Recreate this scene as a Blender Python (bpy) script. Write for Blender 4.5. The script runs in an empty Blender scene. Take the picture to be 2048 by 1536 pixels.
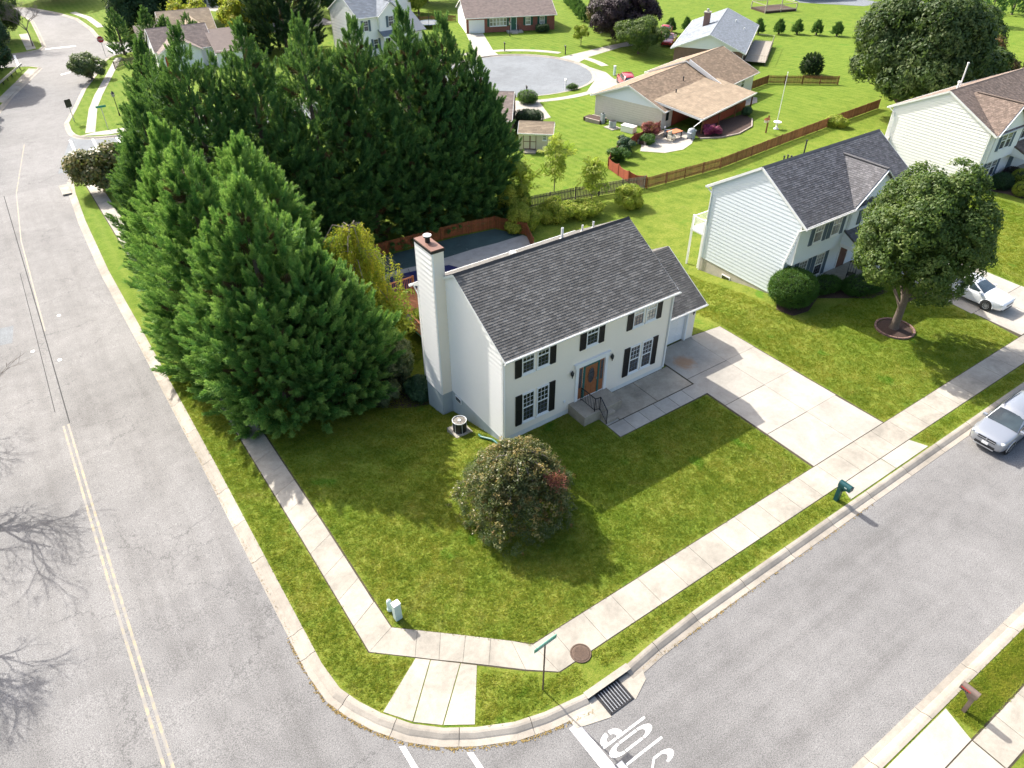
import bpy, bmesh, math, random
from mathutils import Vector, Matrix, Euler
rnd = random.Random(7)
R = math.radians
S = bpy.context.scene
COL = S.collection

# ------------------------------------------------------------------ camera, sky, sun, exposure
cam = bpy.data.cameras.new('camera'); cam_o = bpy.data.objects.new('camera', cam); COL.objects.link(cam_o)
cam_o.location = (-15.523, -23.184, 25.43); cam_o.rotation_euler = (R(90 - 37.78), 0, R(-34.709))
cam.sensor_width = 36; cam.lens = 25.488; cam.clip_start = .5; cam.clip_end = 3000
S.camera = cam_o
SUN_EL, SUN_AZ = 40.0, 99.5          # azimuth of the sun in the ground plane, degrees from +X towards +Y
W = bpy.data.worlds.new('World'); S.world = W; W.use_nodes = True
nt = W.node_tree; nt.nodes.clear()
sky = nt.nodes.new('ShaderNodeTexSky'); sky.sky_type = 'NISHITA'; sky.sun_disc = False
sky.sun_elevation = R(SUN_EL); sky.sun_rotation = R(90 - SUN_AZ); sky.air_density = 1.0; sky.dust_density = 4.5; sky.ozone_density = .65
bg = nt.nodes.new('ShaderNodeBackground'); bg.inputs['Strength'].default_value = .15
wo = nt.nodes.new('ShaderNodeOutputWorld')
nt.links.new(sky.outputs[0], bg.inputs[0]); nt.links.new(bg.outputs[0], wo.inputs[0])
sl = bpy.data.lights.new('sun', 'SUN'); sl.energy = 4.3; sl.angle = R(.53); sl.color = (1, .95, .88)
so = bpy.data.objects.new('sun', sl); COL.objects.link(so)
sd = Vector((math.cos(R(SUN_AZ)) * math.cos(R(SUN_EL)), math.sin(R(SUN_AZ)) * math.cos(R(SUN_EL)), math.sin(R(SUN_EL))))
so.rotation_euler = sd.to_track_quat('Z', 'Y').to_euler(); so.location = (0, 40, 60)
S.view_settings.view_transform = 'Standard'; S.view_settings.look = 'None'; S.view_settings.gamma = 1
S.view_settings.exposure = 1.05
try: S.view_settings.use_curve_mapping = False
except Exception: pass
S.render.engine = 'CYCLES'
try:
    S.cycles.max_bounces = 6; S.cycles.diffuse_bounces = 3; S.cycles.glossy_bounces = 3; S.cycles.transparent_max_bounces = 8
    S.cycles.use_adaptive_sampling = True
except Exception: pass

# ------------------------------------------------------------------ terrain: the back yards fall away from the street
def interp(x, xs, ys):
    if x <= xs[0]: return ys[0]
    for i in range(1, len(xs)):
        if x <= xs[i]: return ys[i-1] + (ys[i]-ys[i-1])*(x-xs[i-1])/(xs[i]-xs[i-1])
    return ys[-1]
def hf(u, v):
    a = interp(v, (-2, 0, 2, 4, 6, 8, 12, 60), (0, -.1, -.6, -1.15, -1.65, -1.95, -2.2, -3.2))
    if u <= 0:
        s = min(1, max(0, (u+9.5)/8)); return interp(v, (-8, 0, 8, 16, 30, 60), (0, -.15, -.6, -1.15, -2.0, -3.2))*(1-s) + a*s
    s = min(1, u/12); return a*(1-s) + interp(v, (1.5, 4, 7, 10, 60), (0, -.35, -.9, -1.2, -3.2))*s
CUT_V = (-8, -2, 0, 1.5, 2, 4, 6, 7, 8, 10, 12, 14, 16, 18, 20, 22, 24, 27, 30, 36, 42, 50, 60); CUT_U = (-9.5, -7.5, -5.5, -3.5, -1.5, 0, 2, 4, 6, 8, 10, 12)

# ------------------------------------------------------------------ helpers
def tag(o, label=None, cat=None, group=None, kind=None):
    if label: o['label'] = label
    if cat: o['category'] = cat
    if group: o['group'] = group
    if kind: o['kind'] = kind
    return o
def place(o, parent=None, loc=None, rz=None, M=None):
    COL.objects.link(o)
    if parent: o.parent = parent
    if M is not None: o.matrix_basis = M
    if loc is not None: o.location = loc
    if rz is not None: o.rotation_euler = (0, 0, rz)
    return o
def empty(name, loc=(0, 0, 0), rz=0, label=None, cat=None, group=None, kind=None, parent=None, M=None):
    o = bpy.data.objects.new(name, None); o.empty_display_size = .3
    place(o, parent, None if M is not None else loc, None if M is not None else rz, M)
    return tag(o, label, cat, group, kind)
def copy_tree(o, parent=None):
    c = o.copy(); COL.objects.link(c); c.parent = parent
    for ch in [x for x in bpy.data.objects if x.parent == o]: copy_tree(ch, c)
    return c
class MB:
    def __init__(s): s.v = []; s.f = []; s.t = []; s.tone = None
    def face(s, *pts):
        n = len(s.v); s.v += [tuple(p) for p in pts]; s.f.append(tuple(range(n, n+len(pts)))); s.t.append(s.tone or 0); return s
    def add(s, vs, fs):
        n = len(s.v); s.v += [tuple(p) for p in vs]
        for f in fs: s.f.append(tuple(i+n for i in f)); s.t.append(s.tone or 0)
        return s
    def box(s, c, d, M=None):
        x, y, z = c; a, b, h = d[0]/2, d[1]/2, d[2]/2
        vs = [Vector((x+i*a, y+j*b, z+k*h)) for i in (-1, 1) for j in (-1, 1) for k in (-1, 1)]
        if M is not None: vs = [M @ p for p in vs]
        return s.add(vs, [(0, 1, 3, 2), (4, 6, 7, 5), (0, 4, 5, 1), (2, 3, 7, 6), (0, 2, 6, 4), (1, 5, 7, 3)])
    def b2(s, x0, x1, y0, y1, z0, z1): return s.box(((x0+x1)/2, (y0+y1)/2, (z0+z1)/2), (x1-x0, y1-y0, z1-z0))
    def prism(s, poly, z0, z1):
        n = len(poly); vs = [(x, y, z0) for x, y in poly] + [(x, y, z1) for x, y in poly]
        return s.add(vs, [tuple(range(n-1, -1, -1)), tuple(range(n, 2*n))] + [(i, (i+1) % n, n+(i+1) % n, n+i) for i in range(n)])
    def bar(s, a, b, w, h=None, up=(0, 0, 1)):
        a, b = Vector(a), Vector(b); h = h or w; d = (b-a).normalized(); u = Vector(up)
        if abs(d.dot(u)) > .98: u = Vector((1, 0, 0))
        x = d.cross(u).normalized()*w/2; y = x.cross(d).normalized()*h/2
        vs = [p+i*x+j*y for p in (a, b) for i, j in ((-1, -1), (1, -1), (1, 1), (-1, 1))]
        return s.add(vs, [(0, 3, 2, 1), (4, 5, 6, 7)] + [(i, (i+1) % 4, 4+(i+1) % 4, 4+i) for i in range(4)])
    def tube(s, pts, rad, n=8, cap=True):
        pts = [Vector(p) for p in pts]; rs = rad if isinstance(rad, (list, tuple)) else [rad]*len(pts); vs = []
        for i, p in enumerate(pts):
            d = (pts[min(i+1, len(pts)-1)] - pts[max(i-1, 0)]).normalized(); u = Vector((0, 0, 1)) if abs(d.z) < .95 else Vector((1, 0, 0))
            x = d.cross(u).normalized(); y = d.cross(x)
            vs += [p + (x*math.cos(2*math.pi*k/n) + y*math.sin(2*math.pi*k/n))*rs[i] for k in range(n)]
        fs = [(i*n+k, i*n+(k+1) % n, (i+1)*n+(k+1) % n, (i+1)*n+k) for i in range(len(pts)-1) for k in range(n)]
        if cap: fs += [tuple(range(n)), tuple(range((len(pts)-1)*n+n-1, (len(pts)-1)*n-1, -1))]
        return s.add(vs, fs)
    def lathe(s, prof, c=(0, 0, 0), n=20):
        vs = [(c[0]+r*math.cos(2*math.pi*k/n), c[1]+r*math.sin(2*math.pi*k/n), c[2]+z) for r, z in prof for k in range(n)]
        fs = [(i*n+k, i*n+(k+1) % n, (i+1)*n+(k+1) % n, (i+1)*n+k) for i in range(len(prof)-1) for k in range(n)]
        return s.add(vs, fs)
    def mesh(s, name, mat=None, smooth=False):
        me = bpy.data.meshes.new(name); me.from_pydata(s.v, [], s.f); me.update()
        if s.tone is not None:
            a = me.attributes.new('tone', 'FLOAT', 'FACE'); a.data.foreach_set('value', s.t)
        if mat: me.materials.append(mat)
        if smooth: me.polygons.foreach_set('use_smooth', [True]*len(me.polygons))
        return me
    def build(s, name, mat=None, parent=None, smooth=False, loc=None, rz=None, M=None, **kw):
        o = bpy.data.objects.new(name, s.mesh(name, mat, smooth)); place(o, parent, loc, rz, M); return tag(o, **kw)
def inst(name, me, parent=None, loc=None, rz=None, M=None, **kw):
    o = bpy.data.objects.new(name, me); place(o, parent, loc, rz, M); return tag(o, **kw)
def bevel(o, w, seg=2):
    m = o.modifiers.new('bevel', 'BEVEL'); m.width = w; m.segments = seg; m.limit_method = 'ANGLE'; return o

def resample(pts, step, closed=False):
    out = [Vector(pts[0])]; acc = 0
    for a, b in zip(pts, pts[1:]):
        a, b = Vector(a), Vector(b); L = (b-a).length; n = max(1, round(L/step))
        for i in range(1, n+1): out.append(a.lerp(b, i/n))
    return out
def smooth_line(pts, it=2):
    pts = [Vector(p) for p in pts]
    for _ in range(it):
        q = [pts[0]]
        for a, b in zip(pts, pts[1:]): q += [a.lerp(b, .25), a.lerp(b, .75)]
        q.append(pts[-1]); pts = q
    return pts
def offs(pts, d):            # offset to the left of the walking direction
    out = []; n = len(pts)
    for i, p in enumerate(pts):
        t = (Vector(pts[min(i+1, n-1)]) - Vector(pts[max(i-1, 0)])).normalized(); out.append(Vector(p) + Vector((-t.y, t.x))*d)
    return out
def sheet(name, poly, dz, mat, parent=None, thick=0, cut=True, **kw):
    """flat piece of ground that follows the terrain"""
    bm = bmesh.new(); f = bm.faces.new([bm.verts.new((p[0], p[1], 0)) for p in poly])
    if f.normal.z < 0 or (f.normal_update() or f.normal.z < 0): f.normal_flip()
    if cut:
        for c, no, i in [(x, (1, 0, 0), 0) for x in CUT_U] + [(y, (0, 1, 0), 1) for y in CUT_V]:
            lo, hi = min(p[i] for p in poly), max(p[i] for p in poly)
            if lo < c-.01 and hi > c+.01:
                bmesh.ops.bisect_plane(bm, geom=bm.verts[:]+bm.edges[:]+bm.faces[:], plane_co=(c, 0, 0) if i == 0 else (0, c, 0), plane_no=no)
    for v in bm.verts: v.co.z = hf(v.co.x, v.co.y) + dz
    bmesh.ops.triangulate(bm, faces=[f for f in bm.faces if len(f.verts) > 4])
    if thick:
        r = bmesh.ops.extrude_face_region(bm, geom=bm.faces[:])
        for g in r['geom']:
            if isinstance(g, bmesh.types.BMVert): g.co.z += thick
        bmesh.ops.recalc_face_normals(bm, faces=bm.faces[:])
    me = bpy.data.meshes.new(name); bm.to_mesh(me); bm.free(); me.materials.append(mat)
    o = bpy.data.objects.new(name, me); place(o, parent); return tag(o, **kw)

# ------------------------------------------------------------------ materials
def new_mat(name):
    m = bpy.data.materials.new(name); m.use_nodes = True; t = m.node_tree; t.nodes.clear()
    o = t.nodes.new('ShaderNodeOutputMaterial'); b = t.nodes.new('ShaderNodeBsdfPrincipled'); t.links.new(b.outputs[0], o.inputs[0])
    return m, t, b, o
def N(t, ty, **kw):
    n = t.nodes.new(ty)
    for k, v in kw.items():
        if k in n.inputs: n.inputs[k].default_value = v
        else: setattr(n, k, v)
    return n
def ramp(t, stops, interp_='LINEAR'):
    n = t.nodes.new('ShaderNodeValToRGB'); n.color_ramp.interpolation = interp_; e = n.color_ramp.elements
    while len(e) < len(stops): e.new(.5)
    for x, (p, c) in zip(e, stops):
        x.position = p; x.color = (*c, 1) if len(c) == 3 else c
    return n
def pos(t): return t.nodes.new('ShaderNodeNewGeometry').outputs['Position']
def noise(t, co, scale, detail=3, rough=.5, dist=0):
    n = N(t, 'ShaderNodeTexNoise', Scale=scale, Detail=detail, Roughness=rough, Distortion=dist); t.links.new(co, n.inputs['Vector']); return n
def mixc(t, fac, a, b, mode='MIX'):
    n = t.nodes.new('ShaderNodeMix'); n.data_type = 'RGBA'; n.blend_type = mode
    for s, x in ((n.inputs[0], fac), (n.inputs[6], a), (n.inputs[7], b)):
        if hasattr(x, 'node'): t.links.new(x, s)
        elif isinstance(x, (int, float)): s.default_value = x
        else: s.default_value = (*x, 1)
    return n.outputs[2]
def mathn(t, op, a, b=0):
    n = t.nodes.new('ShaderNodeMath'); n.operation = op
    for s, x in ((n.inputs[0], a), (n.inputs[1], b)):
        if hasattr(x, 'node'): t.links.new(x, s)
        else: s.default_value = x
    return n.outputs[0]
def bumpn(t, b, h, strength=.3, dist=.02):
    n = N(t, 'ShaderNodeBump', Strength=strength, Distance=dist); t.links.new(h, n.inputs['Height']); t.links.new(n.outputs[0], b.inputs['Normal'])
def pm(name, col, rough=.7, var=.12, scale=2.5, metal=0, bump=0, bscale=30, tone=0, spec=.5, coat=0, stain=None):
    """plain procedural paint / wood / stone: base colour with two scales of mottling, optional per-piece tone and bump"""
    m, t, b, o = new_mat(name); p = pos(t)
    n1 = noise(t, p, scale, 4, .6); n2 = noise(t, p, scale*9, 3, .6)
    f = mathn(t, 'ADD', mathn(t, 'MULTIPLY', n1.outputs[0], .65), mathn(t, 'MULTIPLY', n2.outputs[0], .35))
    r = ramp(t, [(.3, tuple(c*(1-var) for c in col)), (.7, tuple(min(1, c*(1+var)) for c in col))]); t.links.new(f, r.inputs[0]); c = r.outputs[0]
    if stain:
        n3 = noise(t, p, stain[1], 3, .6, .5); r3 = ramp(t, [(stain[2], (0, 0, 0)), (stain[2]+.15, (1, 1, 1))]); t.links.new(n3.outputs[0], r3.inputs[0])
        c = mixc(t, mathn(t, 'MULTIPLY', r3.outputs[0], .8), c, stain[0])
    if tone:
        a = t.nodes.new('ShaderNodeAttribute'); a.attribute_name = 'tone'
        k = mathn(t, 'ADD', mathn(t, 'MULTIPLY', a.outputs['Fac'], tone), 1-tone/2)
        mm = t.nodes.new('ShaderNodeMix'); mm.data_type = 'RGBA'; mm.blend_type = 'MULTIPLY'; mm.inputs[0].default_value = 1
        cc = t.nodes.new('ShaderNodeCombineColor')
        for i in range(3): t.links.new(k, cc.inputs[i])
        t.links.new(c, mm.inputs[6]); t.links.new(cc.outputs[0], mm.inputs[7]); c = mm.outputs[2]
    t.links.new(c, b.inputs['Base Color']); b.inputs['Roughness'].default_value = rough; b.inputs['Metallic'].default_value = metal
    b.inputs['Specular IOR Level'].default_value = spec
    if coat: b.inputs['Coat Weight'].default_value = coat; b.inputs['Coat Roughness'].default_value = .05
    if bump: bumpn(t, b, noise(t, p, bscale, 4, .65).outputs[0], bump, .02)
    return m
def glass_mat(name, col=(.02, .03, .04), rough=.06):
    m, t, b, o = new_mat(name); p = pos(t); n = noise(t, p, .7, 2)
    r = ramp(t, [(.35, tuple(c*.5 for c in col)), (.7, tuple(c*1.8 for c in col))]); t.links.new(n.outputs[0], r.inputs[0]); t.links.new(r.outputs[0], b.inputs['Base Color'])
    b.inputs['Roughness'].default_value = rough; b.inputs['Specular IOR Level'].default_value = .9; b.inputs['Coat Weight'].default_value = .6; b.inputs['Coat Roughness'].default_value = .03
    return m
def leaf_mat(name, cols, hv=.35, trans=.3, rough=.6):
    """cols: dark, mid, light; a different mix for every twig"""
    m, t, b, o = new_mat(name); oi = t.nodes.new('ShaderNodeObjectInfo'); p = pos(t)
    n = noise(t, p, .9, 3, .6); n2 = noise(t, p, 9, 2)
    at = t.nodes.new('ShaderNodeAttribute'); at.attribute_name = 'tone'
    f = mathn(t, 'ADD', mathn(t, 'ADD', mathn(t, 'MULTIPLY', oi.outputs['Random'], .34), mathn(t, 'MULTIPLY', n.outputs[0], .42)), mathn(t, 'ADD', mathn(t, 'MULTIPLY', n2.outputs[0], .14), mathn(t, 'MULTIPLY', at.outputs['Fac'], .34)))
    r = ramp(t, [(.3, cols[0]), (.55, cols[1]), (.85, cols[2])]); t.links.new(f, r.inputs[0])
    t.links.new(r.outputs[0], b.inputs['Base Color']); b.inputs['Roughness'].default_value = rough; b.inputs['Specular IOR Level'].default_value = .35
    tr = t.nodes.new('ShaderNodeBsdfTranslucent'); t.links.new(mixc(t, .5, r.outputs[0], (.25, .4, .05), 'MIX'), tr.inputs[0])
    mx = t.nodes.new('ShaderNodeMixShader'); mx.inputs[0].default_value = trans
    t.links.new(b.outputs[0], mx.inputs[1]); t.links.new(tr.outputs[0], mx.inputs[2]); t.links.new(mx.outputs[0], o.inputs[0])
    return m

def grass_mat(blade=False):
    m, t, b, o = new_mat('grass_blade' if blade else 'mown_grass'); p = pos(t)
    big = noise(t, p, .11, 4, .6, .4); mid = noise(t, p, .8, 5, .65, .3); fine = noise(t, p, 6, 4, .75, .4); tiny = noise(t, p, 22, 3, .85)
    f = mathn(t, 'ADD', mathn(t, 'ADD', mathn(t, 'MULTIPLY', mid.outputs[0], .42), mathn(t, 'MULTIPLY', fine.outputs[0], .42)), mathn(t, 'MULTIPLY', tiny.outputs[0], .36))
    near = ramp(t, [(.44, (.06, .104, .012)), (.57, (.13, .174, .022)), (.68, (.198, .22, .038)), (.80, (.275, .27, .08))]); t.links.new(f, near.inputs[0])
    lush = ramp(t, [(.46, (.046, .105, .008)), (.6, (.105, .18, .016)), (.78, (.17, .225, .034))]); t.links.new(f, lush.inputs[0])
    # back gardens are better kept than the street lawns
    sx = t.nodes.new('ShaderNodeSeparateXYZ'); t.links.new(p, sx.inputs[0])
    mr = N(t, 'ShaderNodeMapRange'); mr.inputs[1].default_value = 8; mr.inputs[2].default_value = 34; t.links.new(sx.outputs['Y'], mr.inputs[0])
    pr = ramp(t, [(.48, (0, 0, 0)), (.66, (1, 1, 1))]); t.links.new(big.outputs[0], pr.inputs[0])
    k = mathn(t, 'MAXIMUM', mathn(t, 'MULTIPLY', pr.outputs[0], .5), mathn(t, 'MULTIPLY', mr.outputs[0], .8))
    c = mixc(t, k, near.outputs[0], lush.outputs[0])
    wv = N(t, 'ShaderNodeTexWave', Scale=.33, Distortion=6, Detail=2); wv.inputs['Detail Scale'].default_value = .3; t.links.new(p, wv.inputs['Vector'])
    c = mixc(t, mathn(t, 'MULTIPLY', mathn(t, 'MULTIPLY', wv.outputs[0], mr.outputs[0]), .3), c, (.19, .235, .045))
    dn = noise(t, p, .4, 6, .7, .8); dr = ramp(t, [(.57, (0, 0, 0)), (.75, (1, 1, 1))]); t.links.new(dn.outputs[0], dr.inputs[0])
    c = mixc(t, mathn(t, 'MULTIPLY', dr.outputs[0], mathn(t, 'SUBTRACT', .5, mathn(t, 'MULTIPLY', mr.outputs[0], .35))), c, (.20, .185, .055))
    gn = noise(t, p, .55, 3, .5, .3); gr = ramp(t, [(.64, (0, 0, 0)), (.72, (1, 1, 1))]); t.links.new(gn.outputs[0], gr.inputs[0])   # clover patches
    c = mixc(t, mathn(t, 'MULTIPLY', gr.outputs[0], .6), c, (.055, .16, .012))
    t.links.new(c, b.inputs['Base Color']); b.inputs['Roughness'].default_value = .95; b.inputs['Specular IOR Level'].default_value = .1
    if blade:
        tr = t.nodes.new('ShaderNodeBsdfTranslucent'); c2 = mixc(t, 1, c, (1.7, 1.6, 1.3), 'MULTIPLY'); t.links.new(c2, tr.inputs[0]); t.links.new(c2, b.inputs['Base Color'])
        mx = t.nodes.new('ShaderNodeMixShader'); mx.inputs[0].default_value = .5; t.links.new(b.outputs[0], mx.inputs[1]); t.links.new(tr.outputs[0], mx.inputs[2]); t.links.new(mx.outputs[0], o.inputs[0])
    else: bumpn(t, b, mathn(t, 'ADD', fine.outputs[0], tiny.outputs[0]), .7, .05)
    return m
def asphalt_mat(name, col, crack=1.0, patch=.12):
    m, t, b, o = new_mat(name); p = pos(t)
    big = noise(t, p, .12, 4, .6, .6); mid = noise(t, p, 1.1, 4, .65); grit = noise(t, p, 26, 2, .8); vor = N(t, 'ShaderNodeTexVoronoi', Scale=42); t.links.new(p, vor.inputs['Vector'])
    f = mathn(t, 'ADD', mathn(t, 'MULTIPLY', big.outputs[0], .6), mathn(t, 'MULTIPLY', mid.outputs[0], .4))
    r = ramp(t, [(.36, tuple(c*(1-patch*1.6) for c in col)), (.62, tuple(c*(1+patch) for c in col))]); t.links.new(f, r.inputs[0])
    g = ramp(t, [(.3, (.45, .45, .46)), (.5, (.97, .97, .97)), (.7, (1.45, 1.45, 1.45))]); t.links.new(grit.outputs[0], g.inputs[0])
    c = mixc(t, 1, r.outputs[0], g.outputs[0], 'MULTIPLY')
    sx0 = t.nodes.new('ShaderNodeSeparateXYZ'); t.links.new(p, sx0.inputs[0]); lt = mathn(t, 'LESS_THAN', sx0.outputs['X'], -12.9)
    st = []
    for sc in ((1.1, .05, 1), (.05, 1.1, 1)):
        vm = t.nodes.new('ShaderNodeVectorMath'); vm.operation = 'MULTIPLY'; vm.inputs[1].default_value = sc; t.links.new(p, vm.inputs[0]); st.append(noise(t, vm.outputs[0], 1, 4, .6).outputs[0])
    sm = t.nodes.new('ShaderNodeMix'); t.links.new(lt, sm.inputs[0]); t.links.new(st[1], sm.inputs[2]); t.links.new(st[0], sm.inputs[3])
    sr = ramp(t, [(.33, (.88, .877, .873)), (.55, (1.03, 1.03, 1.03))]); t.links.new(sm.outputs[0], sr.inputs[0]); c = mixc(t, mathn(t, 'MULTIPLY', mathn(t, 'MAXIMUM', lt, mathn(t, 'LESS_THAN', sx0.outputs['Y'], -12)), mathn(t, 'LESS_THAN', sx0.outputs['Y'], 60)), c, mixc(t, 1, c, sr.outputs[0], 'MULTIPLY'))
    # hairline cracks: distance to the borders of large warped cells
    wn = noise(t, p, .5, 5, .7); va = t.nodes.new('ShaderNodeVectorMath'); va.operation = 'MULTIPLY_ADD'; va.inputs[1].default_value = (2.2,)*3
    t.links.new(wn.outputs['Color'], va.inputs[0]); t.links.new(p, va.inputs[2])
    cv = N(t, 'ShaderNodeTexVoronoi', Scale=.2, feature='DISTANCE_TO_EDGE'); t.links.new(va.outputs[0], cv.inputs['Vector'])
    cr = ramp(t, [(.0015, (1, 1, 1)), (.006, (0, 0, 0))]); t.links.new(cv.outputs[0], cr.inputs[0])
    sxx = t.nodes.new('ShaderNodeSeparateXYZ'); t.links.new(p, sxx.inputs[0]); lm = N(t, 'ShaderNodeMapRange'); lm.inputs[1].default_value = -6; lm.inputs[2].default_value = -13; lm.inputs[3].default_value = .22; t.links.new(sxx.outputs['X'], lm.inputs[0])
    gate = noise(t, p, .25, 3); gr = ramp(t, [(.46, (0, 0, 0)), (.56, (1, 1, 1))]); t.links.new(gate.outputs[0], gr.inputs[0])
    c = mixc(t, mathn(t, 'MULTIPLY', mathn(t, 'MULTIPLY', cr.outputs[0], gr.outputs[0]), mathn(t, 'MULTIPLY', lm.outputs[0], .6*crack)), c, (.06, .06, .06))
    t.links.new(c, b.inputs['Base Color']); b.inputs['Roughness'].default_value = .85; b.inputs['Specular IOR Level'].default_value = .25
    bumpn(t, b, grit.outputs[0], .4, .01)
    return m
def concrete_mat(name, col, stain=.35, tone=.14, rust=None):
    m, t, b, o = new_mat(name); p = pos(t)
    big = noise(t, p, .55, 5, .65, .5); mid = noise(t, p, 4, 5, .7); fine = noise(t, p, 45, 3, .7)
    r = ramp(t, [(.36, tuple(c*(1-stain) for c in col)), (.6, col)]); t.links.new(mathn(t, 'ADD', mathn(t, 'MULTIPLY', big.outputs[0], .7), mathn(t, 'MULTIPLY', mid.outputs[0], .3)), r.inputs[0])
    g = ramp(t, [(.3, (.8, .8, .8)), (.7, (1.1, 1.1, 1.1))]); t.links.new(fine.outputs[0], g.inputs[0])
    c = mixc(t, 1, r.outputs[0], g.outputs[0], 'MULTIPLY')
    a = t.nodes.new('ShaderNodeObjectInfo'); k = mathn(t, 'ADD', mathn(t, 'MULTIPLY', a.outputs['Random'], tone), 1-tone)
    cc = t.nodes.new('ShaderNodeCombineColor')
    for i in range(3): t.links.new(k, cc.inputs[i])
    c = mixc(t, 1, c, cc.outputs[0], 'MULTIPLY')
    if rust:
        vd = t.nodes.new('ShaderNodeVectorMath'); vd.operation = 'DISTANCE'; t.links.new(p, vd.inputs[0]); vd.inputs[1].default_value = rust
        rn = noise(t, p, 2.6, 4, .7, .6); rr = ramp(t, [(.42, (1, 1, 1)), (.62, (0, 0, 0))]); t.links.new(mathn(t, 'ADD', mathn(t, 'MULTIPLY', vd.outputs['Value'], .42), mathn(t, 'MULTIPLY', rn.outputs[0], .55)), rr.inputs[0])
        c = mixc(t, mathn(t, 'MULTIPLY', rr.outputs[0], .62), c, (.36, .17, .06))
    t.links.new(c, b.inputs['Base Color']); b.inputs['Roughness'].default_value = .85; b.inputs['Specular IOR Level'].default_value = .3
    bumpn(t, b, fine.outputs[0], .2, .01)
    return m
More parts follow.
